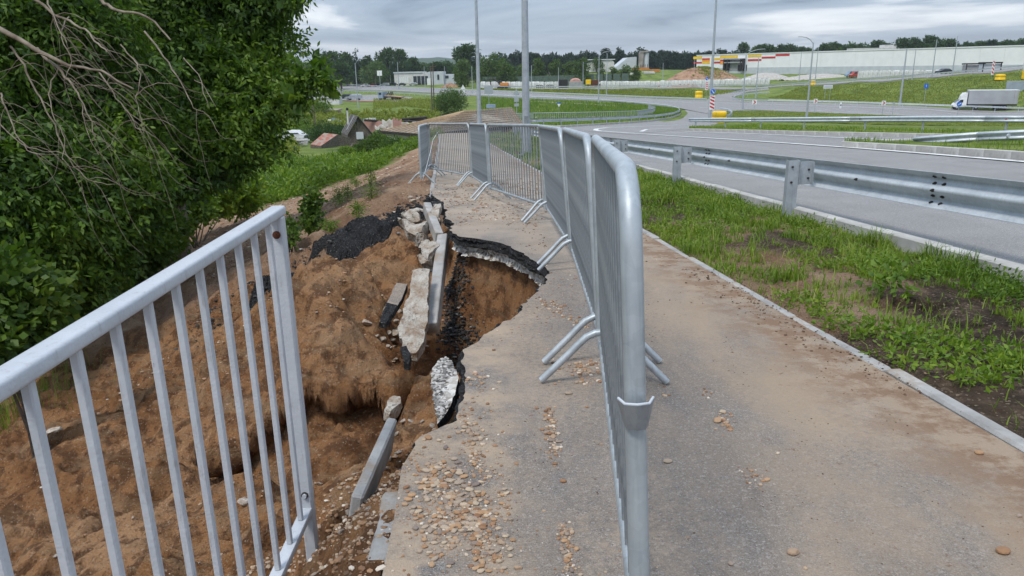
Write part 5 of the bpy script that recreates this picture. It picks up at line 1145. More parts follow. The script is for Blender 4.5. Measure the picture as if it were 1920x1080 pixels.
# taller clumps breaking up the meadow
for nm_, N_, D0_, D1_, u0_, u1_, lo_, hi_, mt_ in (('meadow_clumps', 420, 20, 46, 250, 760, .5, 1.15, 'leaf_weed'), ('dark_meadow_clumps', 200, 24, 44, 250, 640, .5, 1.3, 'leaf_mid'), ('hollow_weeds', 1500, 62, 150, 520, 830, .4, 1.3, 'leaf_field')):
    D_ = D0_ * np.exp(rng.random(N_) * math.log(D1_ / D0_)); xx = (rng.uniform(u0_, u1_, N_) - 960) / F * D_; okk = sdist(xx, D_, MEADOW) < (-.6 if D1_ < 100 else 50); uc = 960 + xx / D_ * F; okk &= ~((uc > 560) & (uc < 790) & (D_ > 44) & (D_ < 96)); xx, D_ = xx[okk], D_[okk]; hh = rng.uniform(lo_, hi_, len(xx)); k_ = 46
    X_ = np.repeat(xx, k_) + rng.normal(size=len(xx) * k_) * .26; Y_ = np.repeat(D_, k_) + rng.normal(size=len(xx) * k_) * .26; q = rng.random(len(X_)); C_ = np.stack([X_, Y_, np.repeat(hb(xx, D_), k_) + q * np.repeat(hh, k_) * (1 - .5 * ((X_ - np.repeat(xx, k_)) / .6) ** 2)], 1)
    d = unit(rng.normal(size=C_.shape) * .7 + [0, 0, .4]); LL = .08 + .0032 * Y_; leaf_mesh(nm_, kites(C_, d, unit(np.cross(d, rng.normal(size=C_.shape))), LL * rng.uniform(.7, 1.4, len(LL)), LL * .2), MT[mt_]); tag(bpy.data.objects[nm_], kind='stuff')
# dry stalks at the left behind the railing
N_ = 500; a = ground(15, 790, terr); xx = a.x + rng.normal(size=N_) * .45; yy = a.y + rng.normal(size=N_) * .5; V, Fc = blades(np.stack([xx, yy, terr(xx, yy)], 1), rng.uniform(.15, .55, N_), np.full(N_, .0035), .6); tag(mesh_np('dry_grass', V, Fc, MT['leaf_grass']), kind='stuff')
# ================================================================== MIDDLE DISTANCE AND FAR
def gpt(u, v): return ground(u, v)
def on(u, D):
    """ground point on the vertical plane of a pixel column at distance D"""
    p = at(u, 160, D); return Vector((p.x, p.y, gz(p.x, p.y)))
def lamp(u, vb, vt, label, D=None, arm=0, r=.09, group='street lamp poles', h=None, armlen=2.2, base=True, name='lamp_post', cat='lamp post'):
    p = gpt(u, vb) if D is None else on(u, D)
    if h is None: h = at(u, vt, p.y).z - p.z
    t = thing(name, label, cat, p, 0, group)
    MB().tube([(0, 0, -.2), (0, 0, h * .3), (0, 0, h)], [r * 1.15, r, r * .6], 12).build('pole', MT['pole'], t)
    if base: MB().tube([(0, 0, -.1), (0, 0, .03)], r * 2.2, 8).tube([(0, 0, .02), (0, 0, .9)], r * 1.35, 12).build('base', MT['pole'], t)
    for s_ in ([arm] if arm in (1, -1) else ([1, -1] if arm == 2 else [])):
        MB().tube([(0, 0, h - .2), (s_ * armlen * .25, 0, h + .45), (s_ * armlen * .6, -.3, h + .8), (s_ * armlen, -.4, h + .95)], r * .38, 6).build('arm', MT['pole'], t)
        MB().box((s_ * (armlen + .25), -.42, h + .95), (.75, .28, .12), bev=.03).build('lamp_head', MT['pole'], t)
    return t
t = lamp(987, 291, -60, 'thick galvanised lamp pole on the grass just behind the barriers', h=11.0, r=.108); MB().box((0, -.115, 1.05), (.12, .02, .42)).build('hatch', MT['galv_dark'], t)
lamp(897, 228, -40, 'slimmer lamp pole rising through the timber hip roof', D=60, h=11.5, r=.15)
pl3 = lamp(1330, 228, -40, 'tall lamp pole beside the yellow crash drum on the right', h=21.5, r=.2)
lamp(1512, 222, 80, 'lamp pole with a left arm on the verge, right of centre', arm=-1, r=.16)
lamp(1687, 197, 92, 'leaning-looking lamp pole on the green slope at the right', r=.2)
lamp(1122, 197, 104, 'lamp pole with an arm between the grass tongue and main road', arm=1, r=.13, armlen=2.6)
lamp(1137, 180, 100, 'lamp pole just right of the one with the arm, across the main road', arm=-1, r=.13)
lamp(1392, 205, 102, 'lamp pole with an arm in front of the striped warehouse entrance', arm=1, r=.16, armlen=3)
lamp(1417, 184, 108, 'thin lamp pole above the red arrow sign', r=.15)
lamp(672, 203, 118, 'lamp pole with an arm above the silver estate car', arm=1, r=.12)
lamp(748, 168, 116, 'lamp pole in front of the flat white hall', r=.16)
lamp(835, 170, 124, 'thin pole left of the round willow bush', r=.12)
for u, vb, vt, lb in ((997,172,122,'thin pole right of the thick near lamp pole'),(1047,170,126,'thin pole above the black container'),(1093,168,116,'thin pole by the brick stack'),(886,176,124,'thin pole left of the slim near lamp pole'),(733,160,122,'short thin pole left of the white hall'),(797,163,124,'thin pole before the white hall tower'),
        (1300,160,112,'pole at the left end of the striped warehouse'),(1498,153,97,'pole before the red end of the stripes'),(1528,156,88,'pole close behind the armed verge pole'),(1710,150,92,'pole before the long white warehouse wall, left of three'),(1747,146,74,'pole before the long white wall, middle of three'),(1785,142,68,'pole before the long white wall, right of three'),(1242,158,118,'short pole at the foot of the dirt mound')):
    lamp(u, vb, vt, lb, r=.13, base=False)
for u, D, h, lb in ((812,150,9.5,'old wooden power pole left of the round willow bush'),(808,152,9.0,'old wooden power pole leaning beside its twin'),(583,110,5,'wooden pole by the low brown building')):
    t = thing('power_pole', lb, 'power pole', on(u, D)); MB().tube([(0, 0, -.2), (.12, 0, h)], [.14, .09], 8).build('pole', MT['oldwood'], t); MB().box((.12, 0, h - .5), (1.3, .1, .1)).build('crossarm', MT['oldwood'], t)
# ---------------- far guardrails
def pts_g(L, dz=0.0): return [tuple(p + Vector((0, 0, dz))) for p in (ground(u, v) for u, v in L)]
GR = 'guardrails along the far roads'
guardrail('galvanised guardrail looping round the tongue of tall grass', pts_g([(925,243),(1000,240),(1100,236),(1180,232),(1230,227.5),(1262,221.5),(1275,216),(1272,211),(1250,205.5),(1200,200),(1150,195.5),(1100,192),(1050,189.5),(960,186),(900,183)], .15), 1, .78, 3.0, 1, 12, GR)
guardrail('guardrail on the far side of the main road, left of the link road', pts_g([(640,160.5),(740,166),(850,171.5),(950,175.5),(1050,179.5),(1150,184),(1240,188),(1325,191.5)], .1), -1, .80, 4.5, 0, None, GR)
guardrail('guardrail on the far side of the main road in front of the lorry', pts_g([(1440,195),(1560,198),(1700,203),(1800,207),(1920,212),(2050,217)], .1), -1, .95, 4.5, 0, None, GR)
guardrail('guardrail between the side road and the main road at the left', pts_g([(625,172),(700,175.5),(800,181),(880,184)], .1), 1, .8, 4, 0, None, GR)
guardrail('guardrail up on the ramp above the green slope', [tuple(p + Vector((0, 0, .1))) for p in crest[1:]], -1, 1.0, 5, 0, None, GR)
guardrail('short curling guardrail around the mouth of the link road', pts_g([(1442,178),(1400,181.5),(1378,185),(1374,188.5),(1395,192.5),(1440,194)], .1), 1, .8, 3, 0, None, GR)
guardrail('guardrail on the right of the link road up to the ramp', pts_g([(1372,178),(1400,171.5),(1440,168)], .1), 1, .8, 3, 0, None, GR)
guardrail('guardrail end curling behind the near yellow crash drum', pts_g([(1352,227),(1366,224.5),(1373,219),(1366,213),(1350,211)], .1), 1, .8, 2.5, 0, None, GR)
# pedestrian fence in the grass tongue
t = thing('picket_fence', 'low light metal fence curving through the tall grass tongue', 'fence', ground(1000, 226)); c0 = Vector(tuple(t.location)); mb = MB(); mr = MB()
fp = [Vector(p) for p in pts_g([(940,229),(1000,229),(1080,228),(1150,226.5),(1195,224.5),(1222,219.5),(1228,215),(1215,210)], .2)]
for a, b in zip(fp, fp[1:]):
    n = max(2, int((b - a).length / .28))
    for k_ in range(n): p = a.lerp(b, k_ / n) - c0; mb.box((p.x, p.y, p.z + .55), (.05, .05, 1.1))
    for z_ in (.15, 1.1): mr.tube([a - c0 + Vector((0, 0, z_)), b - c0 + Vector((0, 0, z_))], .04, 4)
q = mb.build('bars', MT['pole'], t); q['kind'] = 'stuff'; mr.build('rail', MT['pole'], t)
# ---------------- yellow crash drums
def drum(u, v, w, h, label, D=None):
    p = gpt(u, v) if D is None else on(u, D); s = p.y / F * 1.0; W_ = w * s; H_ = h * s
    t = thing('crash_drum', label, 'crash drum', p, 0, 'yellow crash drums'); pr = []
    n = 28; vs = []; fs = []; lv = [(0, 1), (.03, 1.03), (.1, 1.0), (.46, 1.0), (.48, .965), (.52, .965), (.54, 1.0), (.86, .99), (.95, .95), (1, .82)]
    for z_, r_ in lv:
        for j in range(n): a = 2 * math.pi * j / n; vs.append((W_ / 2 * r_ * (1 + .0) * math.copysign(abs(math.cos(a)) ** .7, math.cos(a)), W_ / 2 * r_ * math.copysign(abs(math.sin(a)) ** .7, math.sin(a)), z_ * H_))
    for i in range(len(lv) - 1):
        for j in range(n): fs.append((i*n+j, i*n+(j+1) % n, (i+1)*n+(j+1) % n, (i+1)*n+j))
    fs.append(tuple(range((len(lv)-1)*n, len(lv)*n))); MB().add(vs, fs, True).build('drum_body', MT['yellow'], t)
    MB().box((0, 0, H_ + .01), (W_ * .3, W_ * .3, .05), bev=.02).build('lid', MT['yellow'], t); return t
drum(1348, 229.5, 25, 20, 'large yellow crash drum beside the tall lamp pole')
drum(1310, 183.5, 13, 12, 'yellow crash drum across the main road at the link road')
drum(1873, 132, 15, 10, 'yellow crash drum up on the ramp at far right', D=178)
drum(1524, 154, 8, 8, 'small yellow drum on the ramp below the warehouse stripes', D=225)
# ---------------- signs
def sign(u, D, parts, label, post=2.6, r=.04, base=None, posts=1, sp=0):
    p = on(u, D) if base is None else base; t = thing('road_sign', label, 'road sign', p)
    for k_ in range(posts): MB().tube([((k_ - (posts - 1) / 2) * sp, .04, -.1), ((k_ - (posts - 1) / 2) * sp, .04, post)], r, 6).build('post', MT['pole'], t)
    for yo, (kind, z, w, h, mt_) in enumerate(parts):
        before = set(t.children)
        if kind == 'disc':
            n = 24; mb = MB(); a = [(w/2*math.cos(2*math.pi*j/n), z + w/2*math.sin(2*math.pi*j/n)) for j in range(n)]
            mb.add([(x, -.02, q) for x, q in a] + [(x, .0, q) for x, q in a], [tuple(range(n)), tuple(range(n, 2*n))[::-1]] + [(j, (j+1) % n, n+(j+1) % n, n+j) for j in range(n)]); mb.build('plate', MT[mt_], t)
        elif kind == 'rect': MB().box((0, -.01, z), (w, .02, h), bev=.004).build('plate', MT[mt_], t)
        elif kind == 'tri':
            s_ = h; mb = MB(); a = [(0, z + s_ * .6), (-w/2, z - s_ * .4), (w/2, z - s_ * .4)]; mb.add([(x, -.02, q) for x, q in a] + [(x, 0, q) for x, q in a], [(0, 1, 2), (5, 4, 3), (0, 1, 4, 3), (1, 2, 5, 4), (2, 0, 3, 5)]); mb.build('plate', MT[mt_], t)
        elif kind == 'bar':         # diagonal white bar / arrow shaft: w=length, h=angle
            a = math.radians(h); mb = MB(); M4 = Matrix.Translation((0, -.026, z)) @ Matrix.Rotation(-a, 4, 'Y'); mb.box((0, 0, 0), (w, .008, w * .16), M4)
            hd = w * .32; mb.add([(w*.5 + hd*.25, 0, 0), (w*.5 - hd*.6, 0, hd*.75), (w*.5 - hd*.6, 0, -hd*.75)], [(0, 1, 2)], False, M4); mb.build('arrow', MT[mt_], t)
        elif kind == 'stripes':
            mb = MB(); k_ = 4; st = h / k_
            for i in range(k_): z0_ = z - h/2 + st * i; x0_ = w/2 - .02; mb.add([(-x0_, -.025, z0_ + st*.75), (-x0_, -.025, z0_ + st*1.2 if i < k_-1 else z0_+st*.98), (x0_, -.025, z0_ + st*.62), (x0_, -.025, z0_ + st*.12)], [(0, 1, 2, 3)])
            mb.build('stripes', MT[mt_], t)
        elif kind == 'chev':
            mb = MB(); s_ = w * .36; mb.add([(-s_*.8, -.026, z + s_), (-s_*.1, -.026, z + s_), (s_*.9, -.026, z), (-s_*.1, -.026, z - s_), (-s_*.8, -.026, z - s_), (s_*.1, -.026, z)], [(0, 1, 2, 5), (5, 2, 3, 4)]); mb.build('chevron', MT[mt_], t)
        for nc in set(t.children) - before: nc.location.y = -.014 * yo
    return t
b1 = on(1337, 108.5)
z_of = lambda v, D, u: at(u, v, D).z
sign(1337, 108.5, [('disc', z_of(171.5,108.5,1337) - b1.z, .78, 0, 'white'), ('disc', z_of(171.5,108.3,1337) - b1.z, .72, 0, 'blue'), ('bar', z_of(171.5,108.5,1337) - b1.z, .52, -52, 'white'),
     ('rect', z_of(192.5,108.5,1337) - b1.z, .72, 1.95, 'white'), ('stripes', z_of(192.5,108.5,1337) - b1.z, .66, 1.88, 'red')], 'blue keep-right disc above a red and white striped board by the near yellow drum', 5.1, .05)
b2 = on(1325, 215)
sign(1325, 215, [('disc', 5.2, .9, 0, 'blue'), ('bar', 5.2, .6, -50, 'white'), ('rect', 3.3, .8, 2.2, 'white'), ('stripes', 3.3, .7, 2.1, 'red')], 'second blue disc and striped board, smaller, beyond the main road', 5.8, .06)
sign(1417, 150, [('rect', 1.9, .95, .85, 'white'), ('chev', 1.9, .95, 0, 'red')], 'white board with a red chevron standing on the verge', 2.2)
sign(1532, 150, [('rect', 2.4, .75, .85, 'white'), ('chev', 2.4, .85, 0, 'red')], 'white and red chevron board left of the direction sign', 2.6)
sign(1661, 148, [('rect', 2.4, .8, .85, 'white'), ('chev', 2.4, .85, 0, 'red')], 'white and red chevron board left of the leaning lamp pole', 2.6)
sign(1553, 185, [('rect', 3.2, 2.2, .8, 'white'), ('rect', 3.2, 2.0, .62, 'greywall')], 'pale direction board on two posts on the green slope', 3.4, .05, None, 2, 1.2)
sign(1737, 172, [('rect', 3.3, .95, 1.05, 'blue'), ('bar', 3.3, .5, 90, 'white')], 'square blue sign on a post on the green slope', 3.6, .05)
sign(1804, 140, [('disc', 2.6, .95, 0, 'blue'), ('bar', 2.6, .6, 30, 'white')], 'round blue arrow sign in front of the lorry cab', 2.9)
sign(1680, 150, [('tri', 2.3, .7, .65, 'pole')], 'grey back of a triangular sign beside the leaning lamp pole', 2.5)
sign(1048, 128, [('tri', 2.0, .0001, .0001, 'white'), ('rect', 2.35, .7, .16, 'blue'), ('tri', 1.95, .55, -.55, 'white')], 'small white downward triangle sign standing in the tall grass', 2.3, .03)
sign(968, 128, [('tri', 4.4, 1.1, 1.1, 'pole'), ('rect', 3.3, .8, .8, 'pole'), ('rect', 2.4, .75, .5, 'pole')], 'grey backs of a triangle and square signs left of the thick lamp pole', 4.8, .06)
sign(916, 170, [('rect', 3.6, 1.9, 1.6, 'pole')], 'grey back of a large square sign beyond the hip roof', 3.9, .06)
sign(868, 175, [('tri', 4.2, 1.1, 1.0, 'white'), ('rect', 3.2, .7, .7, 'white')], 'pale triangular sign above the round willow bush', 4.6)
sign(713, 300, [('rect', 6.8, 1.9, 1.9, 'white')], 'small white square sign before the trees left of the hall', 7.2, .1)
sign(1857, 182, [('rect', 2.2, .6, 3.3, 'white'), ('stripes', 2.2, .5, 3.2, 'red')], 'tall red and white striped board up on the ramp', 3.9)
sign(1803, 230, [], 'bare thin signpost up by the ramp', 3.0)
mkb = thing('marker_post', 'white and black marker post on the green slope', 'marker post', on(1580, 165)); MB().box((0, 0, .6), (.35, .2, 1.3)).build('post', MT['white'], mkb); MB().box((0, -.11, .75), (.3, .02, .25)).build('band', MT['black'], mkb)
# ---------------- lorry
def lorry():
    p = Vector((0, 0, 0)); A_ = at(1784, 204, 160); a = Vector((A_.x, 160, gz(A_.x, 160) + .1)); B_ = at(1903, 204, 156); b = Vector((B_.x, 156, gz(B_.x, 156) + .1))
    m = seg_matrix(a, Vector((b.x, b.y, a.z))) @ Matrix.Diagonal((1, 1, .93, 1)); t = thing('lorry', 'white lorry with a grey box trailer driving left below the green slope', 'lorry', mw=m)
    L = (b - a).length; x0 = 2.6
    MB().box(((x0 + L) / 2, 0, 2.62), (L - x0, 2.5, 2.95), bev=.03).build('trailer_box', MT['curtain'], t)
    MB().box(((x0 + L) / 2, 0, 4.12), (L - x0 + .05, 2.55, .1)).build('roof_rim', MT['white'], t)
    MB().box(((x0 + L) / 2, 0, .98), (L - x0, 2.3, .25)).build('chassis', MT['black'], t)
    for x in (L - .75, L - .15): MB().box((x, -1.27, 2.62), (.10, .04, 2.95)).build('side_rail', MT['container'], t)
    cabp = [(2.4, .55), (0.15, .55), (0.0, .95), (.25, 1.35), (1.2, 2.15), (1.35, 2.9), (1.75, 3.55), (2.4, 3.6)]
    c = MB(); n = len(cabp); vs = [(x, -1.15, z) for x, z in cabp] + [(x, 1.15, z) for x, z in cabp]; c.add(vs, [tuple(range(n)), tuple(range(n, 2*n))[::-1]] + [(i, n+i, n+(i+1) % n, (i+1) % n) for i in range(n)]); cab = c.build('cab', MT['white'], t)
    w_ = [(.75, 1.55), (1.25, 2.1), (1.75, 2.15), (1.75, 1.5)]; MB().add([(x, -1.165, z) for x, z in w_], [(0, 1, 2, 3)]).build('side_window', MT['glass'], cab)
    MB().add([(.33, -1.0, 1.42), (.33, 1.0, 1.42), (1.13, 1.0, 2.12), (1.13, -1.0, 2.12)], [(0, 1, 2, 3)]).build('windscreen', MT['glass'], cab).location = (-.03, 0, .03)
    for x in (.75, L - 3.4, L - 2.1, 4.2):
        for s_ in (-1, 1):
            M4 = Matrix.Translation((x, s_ * 1.0, .48)) @ Matrix.Rotation(math.radians(90), 4, 'X')
            w = MB().tube([(0, 0, -.14), (0, 0, .14)], .48, 18, M_=M4).build('wheel', MT['rubber'], t); MB().tube([(0, 0, -.16), (0, 0, .16)], .22, 10, M_=M4).build('rim', MT['pole'], w)
lorry()
# ---------------- cars
def car(u, D, rz, mat, label, kind='hatch', group='parked cars', scale=1.0, p=None, big=False):
    p = p or on(u, D); t = thing('parked_car', label, 'car', p + Vector((0, 0, .08)), rz, group); s_ = scale
    if kind == 'suv': prof = [(-2.3,.45),(-2.3,.95),(-2.2,1.25),(-1.95,1.6),(.35,1.66),(1.05,1.1),(2.15,.95),(2.3,.7),(2.3,.4)]; gl = [(-2.0,1.15),(-1.8,1.54),(.28,1.56),(.85,1.12)]
    elif kind == 'van': prof = [(-2.5,.4),(-2.5,2.1),(1.4,2.1),(1.9,1.3),(2.5,1.05),(2.5,.4)]; gl = [(.6,1.3),(.6,1.95),(1.35,1.95),(1.75,1.32)]
    else: prof = [(-2.1,.38),(-2.15,.85),(-1.75,.98),(-1.15,1.4),(.3,1.43),(1.0,.98),(1.95,.82),(2.1,.55),(2.1,.36)]; gl = [(-1.6,1.0),(-1.1,1.33),(.25,1.35),(.82,1.0)]
    def ext(pr, w, w2, mt_, nm, par):
        n = len(pr); zt = max(z for _, z in pr); zb = 1.0; f_ = lambda z: w if z < zb else w + (w2 - w) * (z - zb) / (zt - zb)
        vs = [(x, -f_(z), z) for x, z in pr] + [(x, f_(z), z) for x, z in pr]; mb = MB().add([(x * s_, y * s_, z * s_) for x, y, z in vs], [tuple(range(n)), tuple(range(n, 2*n))[::-1]] + [(i, n+i, n+(i+1) % n, (i+1) % n) for i in range(n)]); return mb.build(nm, MT[mt_], par)
    ext(prof, .88, .72, mat, 'body', t); ext(gl, .885, .735, 'glass', 'side_windows', t)
    q = [p_ for p_ in prof]; fr = [(gl[-2][0] + .06, gl[-2][1] + .01), (gl[-1][0] + .14, gl[-1][1])]
    MB().add([(fr[0][0]*s_, -.66*s_, fr[0][1]*s_), (fr[0][0]*s_, .66*s_, fr[0][1]*s_), (fr[1][0]*s_, .78*s_, fr[1][1]*s_), (fr[1][0]*s_, -.78*s_, fr[1][1]*s_)], [(0, 1, 2, 3)]).build('windscreen', MT['glass'], t)
    for x in (-1.35, 1.35):
        for y in (-.78, .78):
            M4 = Matrix.Translation((x * s_, y * s_, .33 * s_)) @ Matrix.Rotation(math.radians(90), 4, 'X'); w = MB().tube([(0, 0, -.12 * s_), (0, 0, .12 * s_)], .34 * s_, 14, M_=M4).build('wheel', MT['rubber'], t); MB().tube([(0, 0, -.13 * s_), (0, 0, .13 * s_)], .19 * s_, 8, M_=M4).build('rim', MT['pole'], w)
    return t
MT['silver'] = plain('silver_car_paint', (.42, .45, .48), None, 2, .3, .4); MT['darkcar'] = plain('dark_car_paint', (.03, .035, .05), None, 2, .3, .2); MT['redcar'] = plain('red_car_paint', (.40, .05, .03), None, 2, .3); MT['whitecar'] = plain('white_car_paint', (.72, .73, .74), None, 2, .3)
car(661, 220, math.radians(180), 'silver', 'silver estate car parked on the side road at left', 'suv', scale=1.05)
car(645, 222, math.radians(180), 'darkcar', 'dark car half hidden behind the silver estate car', 'suv')
for u, D, mt_, lb, kd in ((685,385,'whitecar','pale car, leftmost in the row beyond the main road','hatch'),(698,386,'redcar','red car in the row beyond the main road','hatch'),(708,388,'darkcar','dark car right of the red one','hatch'),(721,386,'whitecar','white car in the middle of the far row','suv'),(735,388,'darkcar','dark estate car before the white hall','suv'),(753,384,'darkcar','dark blue car, rightmost before the white hall','hatch'),(775,382,'silver','grey car in front of the hall glazing','hatch')):
    car(u, D, math.radians(170), mt_, lb, kd, 'cars in a row beyond the main road')
car(533, 92, math.radians(175), 'whitecar', 'white car parked low on the left below the tree', 'hatch', None)
car(1766, 215, math.radians(190), 'darkcar', 'dark blue car by the ramp in front of the warehouse wall', 'hatch', None)
car(1605, 262, math.radians(190), 'redcar', 'red van below the warehouse wall', 'van', None); car(1596, 270, math.radians(190), 'steelblue', 'blue van beside the red one', 'van', None)
def flatbed():
    t = thing('flatbed_truck', 'flatbed recovery truck with a tilted beige deck on the side road', 'truck', on(730, 216) + Vector((0, 0, .1)), math.radians(-28))
    MB().box((1.6, 0, 1.15), (5.6, 2.3, .18), Matrix.Rotation(math.radians(4), 4, 'Y')).build('deck', MT['newwood'], t); MB().box((1.4, 0, .8), (6.2, .9, .25)).build('chassis', MT['black'], t)
    MB().side([(-1.1, .5), (-1.1, 2.2), (1.1, 2.2), (1.1, .5)], -3.4, -1.7).build('cab', MT['cab'], t); MB().box((-3.42, 0, 1.75), (.03, 1.9, .7)).build('windscreen', MT['glass'], t); MB().box((-2.6, -1.12, 1.75), (.9, .03, .6)).build('side_window', MT['glass'], t)
    for x in (-.7, .1, .6): MB().tube([(x, -.6, 1.3), (x + .3, 0, 2.2), (x, .6, 1.3)], .12, 6).build('crane_frame', MT['bolt'], t)
    for x in (-2.6, 1.6, 2.7):
        for y in (-.95, .95): MB().tube([(x, y - .14, .45), (x, y + .14, .45)], .45, 14).build('wheel', MT['rubber'], t)
flatbed()
def excavator():
    t = thing('excavator', 'small orange excavator with a raised dark arm before the white bags', 'excavator', on(935, 300)); 
    MB().box((1.5, 0, .5), (4.2, .7, .9), bev=.3).build('track', MT['black'], t); MB().box((1.5, 2.0, .5), (4.2, .7, .9), bev=.3).build('track', MT['black'], t)
    MB().box((2.2, 1, 1.7), (3.4, 2.6, 1.3), bev=.15).build('engine_body', MT['excav'], t); MB().box((.6, .6, 2.4), (1.4, 1.3, 1.6), bev=.1).build('cab', MT['glass'], t)
    MB().tube([(.5, 1, 1.8), (-1.8, 1, 4.0), (-3.6, 1, 3.6)], [.28, .25, .2], 6).build('boom', MT['bolt'], t); MB().tube([(-3.5, 1, 3.7), (-3.0, 1, 1.4)], .2, 6).build('arm', MT['bolt'], t); MB().box((-2.8, 1, .9), (1.0, .9, .8), bev=.2).build('bucket', MT['bolt'], t)
excavator()
# ---------------- white hall at the left
def wallbox(mb, x0, x1, y0, y1, z0, z1): return mb.box(((x0+x1)/2, (y0+y1)/2, (z0+z1)/2), (x1-x0, y1-y0, z1-z0))
def hall():
    p = on(740, 395); t = thing('hall_building', 'flat white and grey hall with dark glazing beyond the main road at left', 'building', p); s = 395 / F * .99
    X = lambda u: (u - 740) * s
    wallbox(MB(), X(740), X(806), 0, 20, -.5, 6.2).build('wall', MT['offwhite'], t); wallbox(MB(), X(739), X(792), -.3, 20, 6.1, 6.7).build('roof', MT['greywall'], t)
    wallbox(MB(), X(774), X(803), -.15, -.02, .3, 4.6).build('glazing', MT['glass'], t)
    for k_ in range(4): wallbox(MB(), X(774 + k_ * 7.2), X(774.6 + k_ * 7.2), -.22, -.15, .3, 4.6).build('mullion', MT['white'], t)
    for k_ in range(6): wallbox(MB(), X(746 + k_ * 3.4), X(748.6 + k_ * 3.4), -.12, -.02, 1.2, 4.2).build('panel', MT['white'], t)
    wallbox(MB(), X(802), X(830.5), -1.5, 14, -.5, 6.6).build('tower', MT['greywall'], t); wallbox(MB(), X(819), X(822.5), -1.62, -1.5, 2.6, 5.2).build('window', MT['glass'], t); wallbox(MB(), X(800), X(808), -1.7, -1.5, 0, 3.4).build('porch', MT['white'], t)
    pr = [(X(831), -.5), (X(831), 5.2), (X(850), 5.2), (X(857), 4.4), (X(860), 2.5), (X(860), -.5)]
    n = len(pr); MB().add([(x, 0, z) for x, z in pr] + [(x, 12, z) for x, z in pr], [tuple(range(n)), tuple(range(n, 2*n))[::-1]] + [(i, n+i, n+(i+1) % n, (i+1) % n) for i in range(n)]).build('annex', MT['greywall'], t)
    wallbox(MB(), X(832), X(839), -.12, 0, 3.2, 4.6).build('window', MT['glass'], t)
hall()
# ---------------- silo and sheds
def sheds():
    D = 400; s = D / F * .99; p = on(1197, D); t = thing('silo_tower', 'stained concrete silo tower rising before the forest', 'silo', p); zt = at(1205, 98, D).z - p.z
    for a, w_, m_ in ((0, 10.5, 'silo'), (10.2, 8.5, 'greywall')):
        X0 = a * s; MB().tube([((a + w_ / 2) * s, 2, -.5), ((a + w_ / 2) * s, 2, zt - (.4 if a else 0))], w_ / 2 * s, 14).build('silo_drum', MT[m_], t)
    MB().box((9.5 * s, 2, zt + .3), (15 * s, 3.4, .8)).build('head_house', MT['silo'], t)
    for k_ in range(4): MB().tube([((3 + k_ * 4) * s, -.4, 0), ((3 + k_ * 4) * s, -.4, zt * .3)], .15, 6).build('leg', MT['bolt'], t)
    p = on(1155, D + 8); t = thing('shed_building', 'grey shed with a long slanting side, left of the silo', 'building', p); z1 = at(1175, 108, D).z - p.z
    pr = [(0, 0), (0, z1 * .28), (20 * s, z1), (37 * s, z1 + .4), (37 * s, 0)]; n = 5
    MB().add([(x, 0, z) for x, z in pr] + [(x, 16, z) for x, z in pr], [tuple(range(n)), tuple(range(n, 2*n))[::-1]] + [(i, n+i, n+(i+1) % n, (i+1) % n) for i in range(n)]).build('body', MT['greywall'], t)
    p = on(1104, D - 20); t = thing('shed_building', 'low whitish arched shed among bushes', 'building', p); pr = [(0, 0), (0, 3.6), (2, 5), (11, 5.6), (12.3, 4.4), (12.3, 0)]; n = 6
    MB().add([(x, 0, z + .5) for x, z in pr] + [(x, 14, z + .5) for x, z in pr], [tuple(range(n)), tuple(range(n, 2*n))[::-1]] + [(i, n+i, n+(i+1) % n, (i+1) % n) for i in range(n)]).build('body', MT['offwhite'], t)
    MB().box((6.3, 7, 6.3), (12.6, 15, .3)).build('roof', MT['white'], t)
sheds()
# ---------------- warehouse with colour blocks
WA = Vector((92.0, 380.0, -7)); WBp = Vector((196.0, 203.0, -7)); wd = (WBp - WA).normalized(); wn_v = Vector((0, 0, 1)).cross(wd).normalized()
if wn_v.y > 0: wn_v = -wn_v
def wpt(u, v):
    d = ray(u, v); o_ = Vector((0, 0, CAMZ)); k_ = (WA - o_).dot(wn_v) / d.dot(wn_v); q = o_ + d * k_; return (q - WA).dot(wd), q.z
wt = thing('warehouse_building', 'very long white warehouse with yellow, orange and red blocks at its left end', 'building', (WA.x, WA.y, 0), math.atan2(wd.y, wd.x))
wyside = -1 if (Matrix.Rotation(-math.atan2(wd.y, wd.x), 3, 'Z') @ wn_v).y < 0 else 1
WL = (WBp - WA).length; ZT = 5.0
MB().box((WL / 2, -wyside * 30, -1.6), (WL, 60, 13.0)).build('walls', MT['offwhite'], wt)
MB().box((WL / 2, wyside * .10, -3.1), (WL, .2, 4.4)).build('plinth', MT['greywall'], wt)
MB().box((WL / 2, -wyside * 29.9, ZT + .02), (WL + .3, 60.4, .35)).build('roof_edge', MT['white'], wt)
MT['offwhite2'] = plain('white_wall_panel', (.80, .80, .80), (.74, .74, .74), .3, .7)
seams = 26
for k_ in range(seams):
    x0 = WL * k_ / seams; MB().box((x0 + WL / seams / 2, wyside * .06, 1.95), (WL / seams - .05, .12, 5.7), bev=.02).build('wall_panel', MT['offwhite2'], wt)
C2 = lambda x, y: (1240 + x / 6.354, 70 + y / 6.354)
